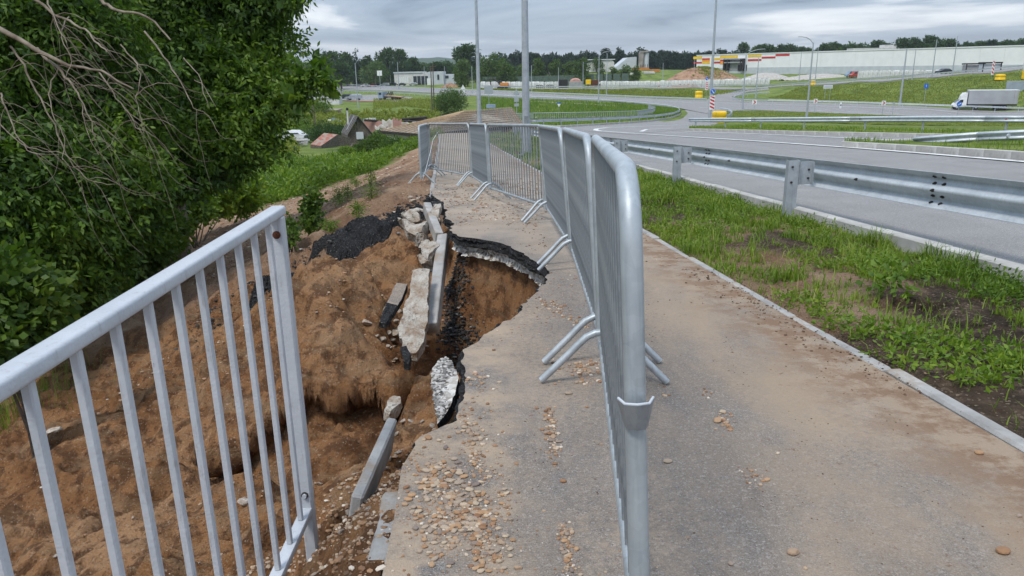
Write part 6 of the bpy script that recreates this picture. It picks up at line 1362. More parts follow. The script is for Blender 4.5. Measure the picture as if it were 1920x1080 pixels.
for (xa, ya, xb, yb, mt_) in [(385,228,488,260,'yellowp'),(385,293,486,312,'redp'),(490,249,580,269,'redp'),(490,269,580,290,'orangep'),(490,290,580,315,'yellowp'),(600,246,704,270,'yellowp'),(600,289,704,310,'redp'),(705,216,915,246,'yellowp'),(705,264,770,285,'redp'),(705,286,770,320,'orangep'),
        (1035,206,1195,234,'yellowp'),(1035,259,1195,281,'redp'),(1200,229,1362,251,'redp'),(1365,198,1530,221,'redp')]:
    a = wpt(*C2(xa, (ya + yb) / 2)); b = wpt(*C2(xb, (ya + yb) / 2)); zt_ = wpt(*C2((xa + xb) / 2, ya))[1]; zb_ = wpt(*C2((xa + xb) / 2, yb))[1]
    MB().box(((a[0] + b[0]) / 2, wyside * .16, (zt_ + zb_) / 2), (b[0] - a[0], .12, zt_ - zb_)).build('colour_panel', MT[mt_], wt)
a = wpt(*C2(775, 300)); b = wpt(*C2(1000, 300)); zt_ = wpt(*C2(880, 258))[1]; zb_ = wpt(*C2(880, 395))[1]
MB().box(((a[0]+b[0])/2, wyside * .2, (zt_+zb_)/2), (b[0]-a[0], .25, zt_-zb_)).build('entrance_recess', MT['container'], wt)
for x in (a[0], a[0] + 2.2, b[0] - 1.2, b[0]): MB().box((x, wyside * 1.0, (zt_+zb_)/2), (.7, 1.6, zt_-zb_)).build('entrance_column', MT['bolt'], wt)
for z_ in (zt_, zt_ - (zt_-zb_) * .3): MB().box(((a[0]+b[0])/2, wyside * 1.0, z_), (b[0]-a[0], 1.6, .5)).build('entrance_beam', MT['container'], wt)
c = wpt(*C2(920, 370)); d = wpt(*C2(1022, 370)); MB().box(((c[0]+d[0])/2, wyside * .4, zb_ + 1.2), (d[0]-c[0], .3, 2.6)).build('gate', MT['black'], wt)
# shell of an unfinished block on the skyline and small kiosks by the ramp
p = on(1592, 420); t = thing('unfinished_block', 'pale unfinished block with dark window holes showing over the warehouse roof', 'building', p); s = 420 / F; z1 = at(1630, 90, 420).z - p.z
MB().box((42 * s, 4, z1 / 2 - 1), (83 * s, 8, z1 + 2)).build('wall', MT['offwhite'], t); MB().box((70 * s, 4, z1 + .7), (24 * s, 6, 1.6)).build('upper_wall', MT['offwhite'], t)
for k_ in (13, 22, 32, 38, 48, 62, 72): MB().box((k_ * s, -.05, z1 - 1.9), (3 * s, .1, 1.5)).build('window', MT['glass'], t)
def shelter(u0_, u1_, vt, D, label, roof_mat, wallm):
    p = on((u0_ + u1_) / 2, D); w = (u1_ - u0_) * D / F * 1.02; zt = at(u0_, vt, D).z - p.z; t = thing('kiosk', label, 'kiosk', p, math.radians(-6))
    MB().box((0, 1, zt / 2 - .2), (w, 2, zt - .2)).build('wall', MT[wallm], t); MB().box((0, .9, zt), (w + .3, 2.6, .35)).build('roof', MT[roof_mat], t)
    for x in (-w/2, w/2): MB().box((x, -.2, zt/2), (.18, .18, zt)).build('post', MT[roof_mat], t)
    return t
shelter(1808, 1838, 120, 196, 'grey kiosk with a dark frame by the ramp, left of the black one', 'bolt', 'container'); shelter(1839, 1869, 118, 190, 'kiosk with a deep black roof band by the ramp', 'black', 'greywall')
t = thing('billboard_back', 'plain blue-grey hoarding at the right edge behind the lorry', 'hoarding', on(1900, 168)); zt = at(1900, 152, 168).z - t.location.z; zb = at(1900, 174, 168).z - t.location.z
MB().box((2.2, 0, (zt + zb) / 2), (7.4, .3, zt - zb), bev=.03).build('panel', MT['bluegrey'], t); [MB().box((x, .25, zb / 2), (.25, .25, zb)).build('post', MT['pole'], t) for x in (-.5, 4.5)]
t = thing('flag_totem', 'tall slim orange, green and yellow totem at the right edge', 'totem', on(1918, 175)); zt = at(1918, 84, 175).z - t.location.z
for i, m_ in enumerate(('yellow', 'offwhite', 'yellowp', 'excav')): MB().box((0, 0, zt * (i + .5) / 4), (1.1, .4, zt / 4 - .05)).build('panel', MT[m_], t)
# ---------------- mound, white bags, yard things
def mound(label, u0_, u1_, vtop, D, depth, mat, seed, name='dirt_mound'):
    pa, pb = on(u0_, D), on(u1_, D); c = (pa + pb) / 2; w = (pb - pa).length / 2; h = at((u0_ + u1_) / 2, vtop, D).z - c.z
    xs_ = np.linspace(-1.1, 1.1, 90); ys_ = np.linspace(-1.1, 1.1, 50); X, Y = np.meshgrid(xs_, ys_); r = np.hypot(X * (1 + .12 * np.sin(Y * 3)), Y); Z = h * np.clip(1 - r ** 1.7, -.3, 1) * (1 + .12 * fbm(X * 2 + seed, Y * 2, 3, seed)) + .35 * fbm(X * 8, Y * 8, 3, seed + 2); Z = np.minimum(Z, h * .92 + .25 * fbm(X * 6, Y * 6, 2, seed))
    V = np.stack([X.ravel() * w, Y.ravel() * depth, Z.ravel()], 1); i = np.arange(49)[:, None] * 90 + np.arange(89)[None]; o = mesh_np(name, V, np.stack([i, i + 1, i + 91, i + 90], -1).reshape(-1, 4), mat, None, True); o.location = c; return tag(o, label, 'mound'), c, w, h
t_ = NT('reddish_dirt'); MT['mound'] = t_.base(t_.ramp(t_.noise(.5, 6, .65), (.35, (.17, .10, .06)), (.5, (.33, .20, .13)), (.65, (.40, .26, .17))), .95, 0, .1); t_.bump(t_.noise(1.2, 6, .7), .4)
mo, mc, mw_, mh = mound('big reddish dirt mound in front of the striped warehouse end', 1238, 1392, 125, 292, 14, MT['mound'], 3)
mound('low heap of dug soil below the hall annex', 828, 862, 156, 330, 5, MT['mound'], 9)
mound('grassy heap of rubble between the mound and the warehouse', 1390, 1480, 136, 300, 6, MT['base'], 15, 'rubble_heap')
mound('rubble heap stretching right along the warehouse foot', 1470, 1600, 138, 285, 5, MT['base'], 19, 'rubble_heap')
bagm = []
for s_ in range(4):
    bm = bmesh.new(); bmesh.ops.create_cube(bm, size=2); bmesh.ops.bevel(bm, geom=bm.edges[:], offset=.18, segments=2, affect='EDGES'); r9 = random.Random(s_)
    for v in bm.verts: v.co += Vector((r9.uniform(-.07, .07), r9.uniform(-.1, .1), r9.uniform(-.10, .10)))
    me = bpy.data.meshes.new('wrapped_bundle'); bm.to_mesh(me); bm.free(); me.materials.append(MT['film']); bagm.append(me)
BG = 'white wrapped bundles along the yard edge'
def bags(u0_, u1_, D0, D1, step, vt, where):
    u = u0_
    while u < u1_:
        q = (u - u0_) / (u1_ - u0_); D = D0 + (D1 - D0) * q; p = on(u, D); zt = at(u, vt(u), D).z; h = max(1.0, zt - p.z)
        o = link('wrapped_bundle', bagm[int(u) % 4]); o.location = (p.x, p.y, p.z + h * .42); o.scale = (step / F * D * .50, 1.0, h * .56 * random.uniform(.92, 1.06)); o.rotation_euler = (0, 0, random.uniform(-.2, .2)); tag(o, 'white film-wrapped bundle in the long row ' + where, 'bundle', BG + ' ' + where); u += step * random.uniform(.9, 1.15)
bags(906, 1046, 305, 300, 9, lambda u: 153, 'left of the black container'); bags(1126, 1240, 297, 290, 8, lambda u: 152, 'right of the yellow truck'); bags(1242, 1440, 285, 268, 8, lambda u: 151 - (u - 1240) * .022, 'below the dirt mound'); bags(1612, 1760, 250, 232, 8, lambda u: 132.5 - (u - 1612) * .01, 'under the long warehouse wall')
def boxthing(name, label, cat, u0_, u1_, vt, D, mat, depth=3, parts=()):
    a, b = on(u0_, D), on(u1_, D); c = (a + b) / 2; w = b.x - a.x; h = at((u0_ + u1_) / 2, vt, D).z - c.z; t = thing(name, label, cat, c); MB().box((0, depth / 2, h / 2 - .2), (w, depth, h + .4), bev=.05).build('body', MT[mat], t); return t, w, h
t, w, h = boxthing('container', 'black container in the yard left of the brick stack', 'container', 1048, 1064, 149, 298, 'black'); [MB().box((-w/2 + w * (k_ + .5) / 6, -.03, h / 2), (w / 14, .06, h * .9)).build('rib', MT['bolt'], t) for k_ in range(6)]
t, w, h = boxthing('brick_stack', 'grey block bay holding a heap of reddish brick', 'stack', 1067, 1092, 153, 298, 'container'); o = link('bricks', rock_mesh(210, MT['brick'], 'bricks', .5, 3, .3), None, t, (0, 2, h)); o.scale = (w * .42, 1.4, 2.6)
t, w, h = boxthing('dump_truck', 'dump truck with yellow cab and rusty body in the yard', 'truck', 1109, 1126, 150, 296, 'rust'); MB().box((-w/2 - 1.1, 1.4, h * .72), (1.9, 2.2, 1.8), bev=.1).build('cab', MT['yellow'], t); MB().box((-w/2 - .6, 1.4, .6), (w * .9, 2.0, .5)).build('chassis', MT['teal'], t); [MB().tube([(x, -.1, .5), (x, .3, .5)], .5, 12).build('wheel', MT['rubber'], t) for x in (-w/2 - 1.3, 0, w/3)]
for u0_, u1_, lb in ((1005,1022,'left'),(1026,1040,'right')):
    a = on((u0_ + u1_) / 2, 292); t = thing('tyre_stack', lb + ' heap of black tyres before the white bundles', 'tyres', a)
    for k_ in range(7):
        x = (k_ % 4 - 1.5) * .8; z = .35 + .5 * (k_ // 4); MB().tube([(x + .42 * math.cos(q), .0, z + .42 * math.sin(q)) for q in np.linspace(0, 6.283, 13)[:-1]], .14, 6, closed=True, cap=False).build('tyre', MT['rubber'], t)
for i, (u, v, w, h, mt_, lb) in enumerate(((1200,132,30,5,'excav','long orange timber stack right of the silo'),(1228,135,16,5,'excav','short orange timber stack at the right'),(1175,140,26,3,'offwhite','flat pile of pale slabs in the yard'),(1216,138,20,4,'offwhite','pile of pale slabs by the orange timber'),(1130,146,22,3,'redtin','rusty flat heap behind the bundles'))):
    p = gpt(u, v); s = p.y / F; t = thing('material_stack', lb, 'stack', p); zt = h * s
    for k_ in range(3): MB().box((random.uniform(-.3, .3), 0, max(.4, zt) * (k_ + .5) / 3), (w * s, 3, max(.4, zt) / 3 - .03)).build('layer', MT[mt_], t)
# yard wall
for u0_, u1_, D, vt, lb in ((905,1100,320,144,'low green-grey yard fence left, in front of the trees'),(1100,1180,322,139,'low green-grey yard fence right, in front of the bushes')):
    a, b = on(u0_, D), on(u1_, D); t = thing('yard_fence', lb, 'fence', a); n = int((b - a).length / 3)
    for k_ in range(n): q = a.lerp(b, (k_ + .5) / n) - a; MB().box((q.x, q.y, (at(u0_, vt, D).z - a.z) / 2), (2.95, .1, at(u0_, vt, D).z - a.z), bev=.02).build('fence_panel', MT['teal'], t)
# ---------------- hollow at the left: shack, shed, ruin, hip roof
def panel_quad(name, P, mat, parent, th=.05):
    P = [Vector(p) for p in P]; n = (P[1] - P[0]).cross(P[-1] - P[0]).normalized() * th
    k_ = len(P); return MB().add([p for p in P] + [p - n for p in P], [tuple(range(k_)), tuple(range(k_, 2*k_))[::-1]] + [(i, (i+1) % k_, k_+(i+1) % k_, k_+i) for i in range(k_)]).build(name, mat, parent)
def shack():
    D = 84; C5 = lambda x, y, dd=0: at(560 + x / 6, 120 + y / 6, D + dd)
    pk = C5(665, 588); el = C5(548, 815); er = C5(838, 785, .3); g0 = gz(pk.x, pk.y); o_ = Vector((pk.x, pk.y, g0))
    axis = Vector((-.36, .93, 0)).normalized() * 4.4; t = thing('wooden_shack', 'old grey gabled shack with a steep sheet-metal roof in the overgrown hollow', 'shed', o_)
    L = lambda p: Vector(p) - o_
    pk, el, er = L(pk), L(el), L(er); ez = (el.z + er.z) / 2; el.z = er.z = ez
    bl_, br_ = Vector((el.x + .12, el.y, 0)), Vector((er.x - .12, er.y, 0)); wl_, wr_ = Vector((el.x + .12, el.y, ez + .1)), Vector((er.x - .12, er.y, ez + .1))
    inn = axis.normalized() * .18
    n = 9
    for k_ in range(n):       # gable boards
        q0, q1 = k_ / n, (k_ + .93) / n; f_ = lambda q: ez + (pk.z - ez - .12) * (1 - abs(q * 2 - 1)) + .05
        a = wl_.lerp(wr_, q0) + inn; b = wl_.lerp(wr_, q1) + inn; P = [Vector((a.x, a.y, -.2)), Vector((b.x, b.y, -.2)), Vector((b.x, b.y, f_(q1))), Vector((a.x, a.y, f_(q0)))]
        if (q0 < .5 < q1): P.insert(3, Vector(((a.x + b.x) / 2, (a.y + b.y) / 2, f_(.5))))
        panel_quad('board', P, MT['oldwood'], t)
    panel_quad('wall', [bl_ + inn, bl_ + axis, wl_ + axis, wl_ + inn], MT['oldwood'], t); panel_quad('wall', [br_ + axis, br_ + inn, wr_ + inn, wr_ + axis], MT['oldwood'], t); panel_quad('wall', [bl_ + axis, br_ + axis, wr_ + axis, wl_ + axis], MT['oldwood'], t)
    for s_, e_ in ((-1, el), (1, er)):
        for k_ in range(6):
            a0 = axis * (k_ / 6) - axis.normalized() * .15; a1 = axis * ((k_ + .96) / 6) - axis.normalized() * .15; up_ = Vector((0, 0, .03 * (k_ % 2))); panel_quad('roof_sheet', [pk + a0 + up_, pk + a1 + up_, e_ + a1 + up_, e_ + a0 + up_], MT['tin'], t, .03)
            if s_ < 0: MB().tube([pk + a0 + Vector((0, 0, .05)), e_ + a0 + Vector((0, 0, .05))], .035, 4).build('roof_rib', MT['oldwood'], t)
    q = axis * .42; panel_quad('pale_roof_strip', [pk.lerp(el, .05) + q + Vector((0, 0, .08)), pk.lerp(el, .05) + q + axis * .05 + Vector((0, 0, .08)), pk.lerp(el, .8) + q + axis * .05 + Vector((0, 0, .08)), pk.lerp(el, .8) + q + Vector((0, 0, .08))], MT['greywall'], t, .02)
    cb = pk.lerp(el, .5) + axis * .62; MB().tube([cb, cb + Vector((0, 0, 1.55))], .1, 8).build('chimney_pipe', MT['offwhite'], t); MB().tube([cb + Vector((0, 0, 1.55)), cb + Vector((0, 0, 1.8))], .14, 8).build('chimney_cap', MT['black'], t)
    m_ = wl_.lerp(wr_, .5) - inn * .02; MB().box((m_.x - .05, m_.y + .02, ez - .05), (.8, .05, .8)).build('window_board', MT['greywall'], t)
shack()
def redshed():
    D = 79; C5 = lambda x, y, dd=0: at(560 + x / 6, 120 + y / 6, D + dd); a = C5(130, 905); b = C5(250, 922, -.6); c = C5(440, 792, 1.8); d = C5(285, 775, 3.0); g0 = gz(a.x, a.y); o_ = Vector((a.x, a.y, g0)); t = thing('small_shed', 'small leaning wooden shed with a rusty red sheet roof beside the grey shack', 'shed', o_); L = lambda p: Vector(p) - o_
    a, b, c, d = map(L, (a, b, c, d))
    for k_ in range(5):
        q0, q1 = k_ / 5, (k_ + .95) / 5; panel_quad('roof_sheet', [a.lerp(b, q0), a.lerp(b, q1), d.lerp(c, q1), d.lerp(c, q0)], MT['redtin'], t, .04)
    fl = lambda p, z=0: Vector((p.x, p.y, z)); e_ = L(at(560 + 590 / 6, 120 + 835 / 6, D + 2.6))
    panel_quad('wall', [fl(a), fl(b), b, a], MT['oldwood'], t); panel_quad('wall', [fl(b), fl(c), c, b], MT['oldwood'], t)
    for k_ in range(9):
        q0, q1 = k_ / 9, (k_ + .9) / 9; p0, p1 = c.lerp(e_, q0), c.lerp(e_, q1); panel_quad('board', [fl(p0), fl(p1), p1, p0], MT['oldwood'], t)
    panel_quad('wall', [fl(a), a, d, fl(d)], MT['oldwood'], t)
    return o_
redshed()
for k_, (u0_, v0_, u1_, v1_) in enumerate(((634,296,660,272),(650,290,661,270),(655,292,668,276))):
    a, b = at(u0_, v0_, 74), at(u1_, v1_, 77); t = MB().tube([a, b], .07, 5).build('fallen_pole', MT['oldwood']); tag(t, ('longest', 'middle', 'shortest')[k_] + ' grey pole propped against the red-roofed shed', 'pole')
def ruin():
    D = 90; C5 = lambda x, y, dd=0: at(560 + x / 6, 120 + y / 6, D + dd); o_ = on(720, D); t = thing('ruined_house', 'roofless ruined house with flaking white and pink brick walls', 'ruin', o_); L = lambda p: Vector(p) - o_
    for x0, x1, yt, m_, dd in ((730,940,640,'brick',4),(940,1060,625,'plaster',2),(1060,1160,618,'brick',1.5),(1160,1345,655,'plaster',1),(860,1000,690,'plaster',-1),(1000,1160,720,'plaster',-2.5),(1155,1245,700,'brick',-3),(1245,1345,750,'plaster',-3.2)):
        a, b = L(C5(x0, yt, dd)), L(C5(x1, yt + random.uniform(-6, 10), dd)); P = [Vector((a.x, a.y, -.5)), Vector((b.x, b.y, -.5)), b]
        for k_ in range(1, 6): q = b.lerp(a, k_ / 6); P.append(q + Vector((0, 0, random.uniform(-.35, .25))))
        P.append(a); panel_quad('wall', P, MT[m_], t, -.3)
    for x0, y0, x1, y1, dd in ((1160,620,1440,600,2),(1180,640,1450,655,1),(1250,625,1440,625,3),(740,632,900,640,3)): a, b = L(C5(x0, y0, dd)), L(C5(x1, y1, dd + 1)); MB().tube([a, b], .14, 5).build('charred_beam', MT['bolt'], t)
    a = L(C5(1240, 730, -3.6)); MB().box((a.x, a.y, a.z), (.35, .2, 1.1)).build('window', MT['black'], t)
    a, b = L(C5(1180, 780, -5)), L(C5(1345, 850, -5)); panel_quad('fallen_sheet', [a, L(C5(1345, 770, -4)), b, L(C5(1210, 850, -6))], MT['white'], t)
ruin()
def hiproof():
    E1, E2, R1, R2_ = at(793, 252, 74), at(986, 233, 84), at(872, 207, 80), at(959, 201, 86); ze = (E1.z + E2.z) / 2; zr_ = (R1.z + R2_.z) / 2
    for p in (E1, E2): p.z = ze
    for p in (R1, R2_): p.z = zr_
    E1 = at(793, 252, 74); E1.z = ze; nrm = Vector((-(E2 - E1).y, (E2 - E1).x, 0)).normalized(); w = 7.5; E3, E4 = E2 + nrm * w, E1 + nrm * w
    o_ = Vector((R1.x, R1.y, gz(R1.x, R1.y))); t = thing('timber_roof_house', 'house below the path with a bare timber hip roof of weathered battens', 'building', o_); L = lambda p: Vector(p) - o_
    E1, E2, E3, E4, R1, R2_ = map(L, (E1, E2, E3, E4, R1, R2_))
    dn_ = Vector((0, 0, -.12))
    for nm, P in (('roof_face', [E1, E2, R2_, R1]), ('roof_face', [E2, E3, R2_]), ('roof_face', [E3, E4, R1, R2_]), ('roof_face', [E4, E1, R1])): panel_quad(nm, [p + dn_ for p in P], MT['battens'], t, .04)
    m_b = {}
    for k_ in range(30):
        q = (k_ + .5) / 30; a = E1.lerp(E2, q); b_ = R1.lerp(R2_, min(1, max(0, (q - .0) / 1.0))); MB().tube([a, b_], .045, 4).build('rafter', MT['newwood'] if k_ < 9 or k_ % 4 == 0 else MT['battens'], t)
    for k_ in range(9):
        q = k_ / 9; MB().tube([E1.lerp(R1, q) + Vector((0, 0, .06)), E2.lerp(R2_, q) + Vector((0, 0, .06))], .03, 4).build('batten', MT['battens'], t)
    for k_ in range(8): q = (k_ + .5) / 8; MB().tube([E4.lerp(E1, q), R1], .05, 4).build('rafter', MT['newwood'], t)
    for P in ((E1, E2), (E2, E3), (E3, E4), (E4, E1)): panel_quad('eaves_board', [P[0], P[1], P[1] + Vector((0, 0, -.3)), P[0] + Vector((0, 0, -.3))], MT['bolt'], t, .05)
    c = (E1 + E3) / 2
    ins = lambda p: Vector((c.x + (p.x - c.x) * .93, c.y + (p.y - c.y) * .93, p.z - .2))
    I = [ins(p) for p in (E1, E2, E3, E4)]
    for k_ in range(4): a, b = I[k_], I[(k_ + 1) % 4]; panel_quad('wall', [Vector((a.x, a.y, -1)), Vector((b.x, b.y, -1)), b, a], MT['plaster'], t, .2)
    MB().box((R2_.x - 2.3, R2_.y - .2, R2_.z + .15), (1.0, .6, .35)).build('tool_box', MT['steelblue'], t)
hiproof()
for u0_, u1_, vt, D, wm, rm, lb in ((563,623,209,150,'brick','battens','long low brown building with a pale flat roof under the tree'),(590,622,167,212,'offwhite','greywall','white house half hidden by the tree crown')):
    a, b = on(u0_, D), on(u1_, D); h = at(u0_, vt, D).z - a.z; w = b.x - a.x; t = thing('outbuilding', lb, 'building', (a + b) / 2); MB().box((0, 3, h / 2 - .3), (w, 6, h)).build('wall', MT[wm], t); MB().box((0, 2.9, h + .0), (w + .6, 6.6, .28)).build('roof', MT[rm], t)
    for k_ in range(2): MB().box(((k_ - .5) * w * .45, -.03, h * .5), (w * .1, .08, h * .25)).build('window', MT['glass'], t)
a = on(607, 195); t = thing('dark_roof_shed', 'dark-roofed shed in front of the white house', 'shed', a); MB().box((1, 2, .8), (5.0, 4, 2.2)).build('wall', MT['offwhite'], t); panel_quad('roof', [Vector((-1.6, -.2, 1.6)), Vector((3.2, -.2, 1.6)), Vector((4.6, 3, 3.4)), Vector((-.4, 3, 3.4))], MT['tin'], t)
p = on(655, 128); t = thing('sheet_metal_fence', 'patched fence of pale blue and white sheets behind the shack', 'fence', p)
for k_ in range(13): MB().box(((k_ - 6) * .62, random.uniform(-.2, .2), .5 + random.uniform(-.1, .2)), (.58, .04, 1.2 + random.uniform(-.3, .3))).build('sheet', MT[random.choice(['steelblue', 'white', 'greywall', 'steelblue'])], t)
p = on(548, 84); t = thing('plank_pile', 'messy pile of pale planks near the white car', 'plank pile', p)
for k_ in range(9): MB().box((random.uniform(-1, 1), random.uniform(-.5, .5), .15 + .1 * k_), (random.uniform(1.2, 2.4), .3, .1), Matrix.Rotation(random.uniform(-.3, .3), 4, 'Z')).build('plank', MT['offwhite'], t)
tag(strip('dirt_track', G((655,190),(700,190.5),(745,188.5),(775,186)), 5.5, .14, MT['mound'], 30), kind='structure')
# ---------------- bushes in the hollow
def bush(u, D, w, h, label, n, L, mat, group=None, name='bush', dz=0.0):
    p = on(u, D); t = thing(name, label, 'bush', p, 0, group); lob = []
    for k_ in range(7): a = k_ / 7 * 6.283 + random.random(); lob.append((math.cos(a) * w * .28, math.sin(a) * w * .28, h * random.uniform(.3, .62) + dz, w * random.uniform(.22, .32)))
    lob.append((0, 0, h * .62 + dz, w * .33)); lob.append((0, 0, h * .3, w * .4)); P_, d_ = lobe_points(lob, n, .45); P_[:, 2] = np.maximum(P_[:, 2], .05)
    leaf_mesh('foliage', kites(P_, unit(d_ + rng.normal(size=P_.shape) * .7), unit(rng.normal(size=P_.shape)), np.full(n, L) * rng.uniform(.7, 1.3, n), np.full(n, L * .3)), MT[mat], t)
    mb = MB()
    for l in lob[:5]: tube_tree(mb, [(0, 0, 0), (l[0] * .5, l[1] * .5, l[2] * .6), l[:3]], .05, .015, 5)
    mb.build('stems', MT['bark'], t); return t
bush(841, 148, 6.6, 5.4, 'round willow bush standing alone left of the timber roof', 9000, .28, 'leaf_willow')
bush(700, 70, 3.0, 1.9, 'leafy bush right of the grey shack', 5200, .17, 'leaf_mid'); bush(735, 68, 2.8, 1.35, 'lower bush between the shack and the dirt slope', 4600, .17, 'leaf_mid'); bush(668, 70, 1.6, .9, 'bush hiding the foot of the grey shack', 3000, .16, 'leaf_mid')
bush(600, 92, 4.6, 2.5, 'broad dark bush behind the red-roofed shed', 5600, .2, 'leaf_far'); bush(632, 98, 2.6, 2.1, 'dark bush left of the shack roof', 3600, .2, 'leaf_far'); bush(640, 66, 1.6, .6, 'young bush in front of the red-roofed shed', 2200, .15, 'leaf_weed')
bush(597, 150, 4.5, 4.0, 'pale green bush above the low brown building', 2600, .28, 'leaf_weed'); bush(560, 96, 4, 2.6, 'bright bush beside the white car', 2600, .2, 'leaf_weed'); bush(708, 82, 1.8, 2.3, 'bright young tree in front of the ruin', 2600, .18, 'leaf_weed'); bush(545, 110, 5, 3, 'bush behind the white car', 2600, .22, 'leaf_mid')
# tall grass in the tongue, on the islands and on the slopes
def field_grass(name, region, N_, h, w, mat='leaf_field', dz=.1, lean=.5, hvar=.5):
    us, vs = region; V_all = []
    P = []
    for _ in range(N_ // 400):
        pass
    return None
def fill_quad(A, B, N_, fn=hb, dz=.1):
    a = resample([p[:2] for p in A], 80); b = resample([p[:2] for p in B], 80); q = rng.random(N_) * 78.99; i = q.astype(int); f_ = (q - i)[:, None]; s_ = rng.random(N_)[:, None]
    xy = (a[i] * (1 - f_) + a[i + 1] * f_) * (1 - s_) + (b[i] * (1 - f_) + b[i + 1] * f_) * s_; return np.stack([xy[:, 0], xy[:, 1], fn(xy[:, 0], xy[:, 1]) + dz], 1)
def add_blades(name, P, h, w, mat, lean=.6):
    V, Fc = blades(P, h, w, lean); tag(mesh_np(name, V, Fc, MT[mat]), kind='stuff')
P_ = fill_quad(wn_, wf_, 26000, dz=.15); cut = fbm(P_[:, 0] * .1, P_[:, 1] * .1, 2, 171); add_blades('tall_grass', P_, np.where(P_[:, 1] < 112, .25, .75) * rng.uniform(.6, 1.3, len(P_)), .035 + .0 * P_[:, 0], 'leaf_weed')
P_ = fill_quad(isl2_n, isl2_f, 16000, dz=.15); add_blades('island_grass', P_, .16 * rng.uniform(.5, 1.5, len(P_)), np.full(len(P_), .02), 'leaf_grass')
P_ = fill_quad(isl1_n, isl1_f, 2600, dz=.14); P_ = P_[(fbm(P_[:, 0] * .8, P_[:, 1] * .8, 2, 177) > 0)]; add_blades('island_weeds', P_, .18 * rng.uniform(.4, 1.6, len(P_)), np.full(len(P_), .01), 'leaf_grass')
P_ = fill_quad(g2a, g2b, 14000, dz=.15); add_blades('verge_grass', P_, .18 * rng.uniform(.5, 1.5, len(P_)), np.full(len(P_), .05), 'leaf_field')
sl_a = G((1180,181),(1300,183),(1345,180)); A_ = G((1440,184),(1560,192),(1700,197),(1800,201),(1920,205),(2050,210)); B_ = [(p.x - .5, p.y - 1) for p in crest[:6]][::-1]
P_ = fill_quad(A_, B_, 26000, dz=.0); add_blades('slope_grass', P_, .22 * rng.uniform(.4, 1.6, len(P_)), np.full(len(P_), .09), 'leaf_field')
P_ = fill_quad(G((900,168),(1000,172),(1150,178),(1300,183)), [(p.x - .5, p.y - 1) for p in crest[6:]][::-1], 16000, dz=.0); add_blades('far_slope_grass', P_, .4 * rng.uniform(.4, 1.6, len(P_)), np.full(len(P_), .12), 'leaf_field')
P_ = fill_quad(G((700,206),(760,200),(830,208)), G((700,186),(800,186),(850,196)), 9000, dz=0); add_blades('meadow_grass', P_, .5 * rng.uniform(.4, 1.6, len(P_)), np.full(len(P_), .06), 'leaf_field')
# ---------------- tree line
def far_tree(seed, h, w, mat, n, L, shape='round'):
    r = random.Random(seed); lob = []
    if shape == 'round':
        for k_ in range(13): a = r.random() * 6.283; q = r.random(); z = h * (.3 + .6 * q); rad = w * .5 * math.sin(math.pi * min(.95, .25 + .68 * q)) * r.uniform(.4, .85); lob.append((math.cos(a) * rad, math.sin(a) * rad, z, w * r.uniform(.15, .25)))
        lob.append((0, 0, h * .8, w * .25))
    elif shape == 'cone':
        for k_ in range(10): q = k_ / 9; lob.append((r.uniform(-.1, .1) * w, r.uniform(-.1, .1) * w, h * (.12 + .83 * q), w * (.42 - .36 * q)))
    else:
        for k_ in range(11): q = k_ / 10; lob.append((r.uniform(-.2, .2) * w, r.uniform(-.2, .2) * w, h * (.14 + .74 * q), w * r.uniform(.2, .34) * (1 - .45 * q)))
    P_, d_ = lobe_points(lob, n, .5); c = leaf_mesh('crown', kites(P_, unit(d_ + rng.normal(size=P_.shape) * .8), unit(rng.normal(size=P_.shape)), np.full(n, L) * rng.uniform(.6, 1.4, n), np.full(n, L * .32)), MT[mat]); cm = c.data; bpy.data.objects.remove(c)
    mb = MB(); tube_tree(mb, [(0, 0, -.3), (.1, 0, h * .4), (0, .1, h * .85)], w * .035 + .08, .05, 6)
    for l in lob[:6]: tube_tree(mb, [(0, 0, l[2] * .5), l[:3]], .1, .03, 4)
    k_ = mb.build('trunk', MT['bark']); tm = k_.data; bpy.data.objects.remove(k_); return cm, tm, h
protos = {'m': [far_tree(i, 14, 10, 'leaf_far', 2600, .85) for i in (1, 2, 3)], 'l': [far_tree(i, 12, 9, 'leaf_mid', 2600, .75, 'tall') for i in (4, 5, 6)], 'p': [far_tree(i, 15, 6, 'leaf_pine', 1900, .8, 'cone') for i in (7, 8)],
          'd': [far_tree(i, 15, 8, 'leaf_pine', 1900, .95, s_) for i, s_ in ((9, 'tall'), (10, 'round'), (11, 'tall'))], 'w': [far_tree(12, 9, 9, 'leaf_willow', 2200, .6)]}
wid0 = {'m': 10, 'l': 9, 'p': 6, 'd': 8, 'w': 9}
def ft(u, vt, w, D, kd, label, group=None):
    p = on(u, D); h = at(u, vt, D).z - p.z
    if h < 1: return
    cm, tm, h0 = random.choice(protos[kd]); t = thing('tree', label, 'tree', p, random.uniform(0, 6.28), group); sx = 1.25 * (w * D / F) / wid0[kd]; t.scale = (sx, sx, h / h0 / .97)
    link('crown', cm, None, t); link('trunk', tm, None, t)
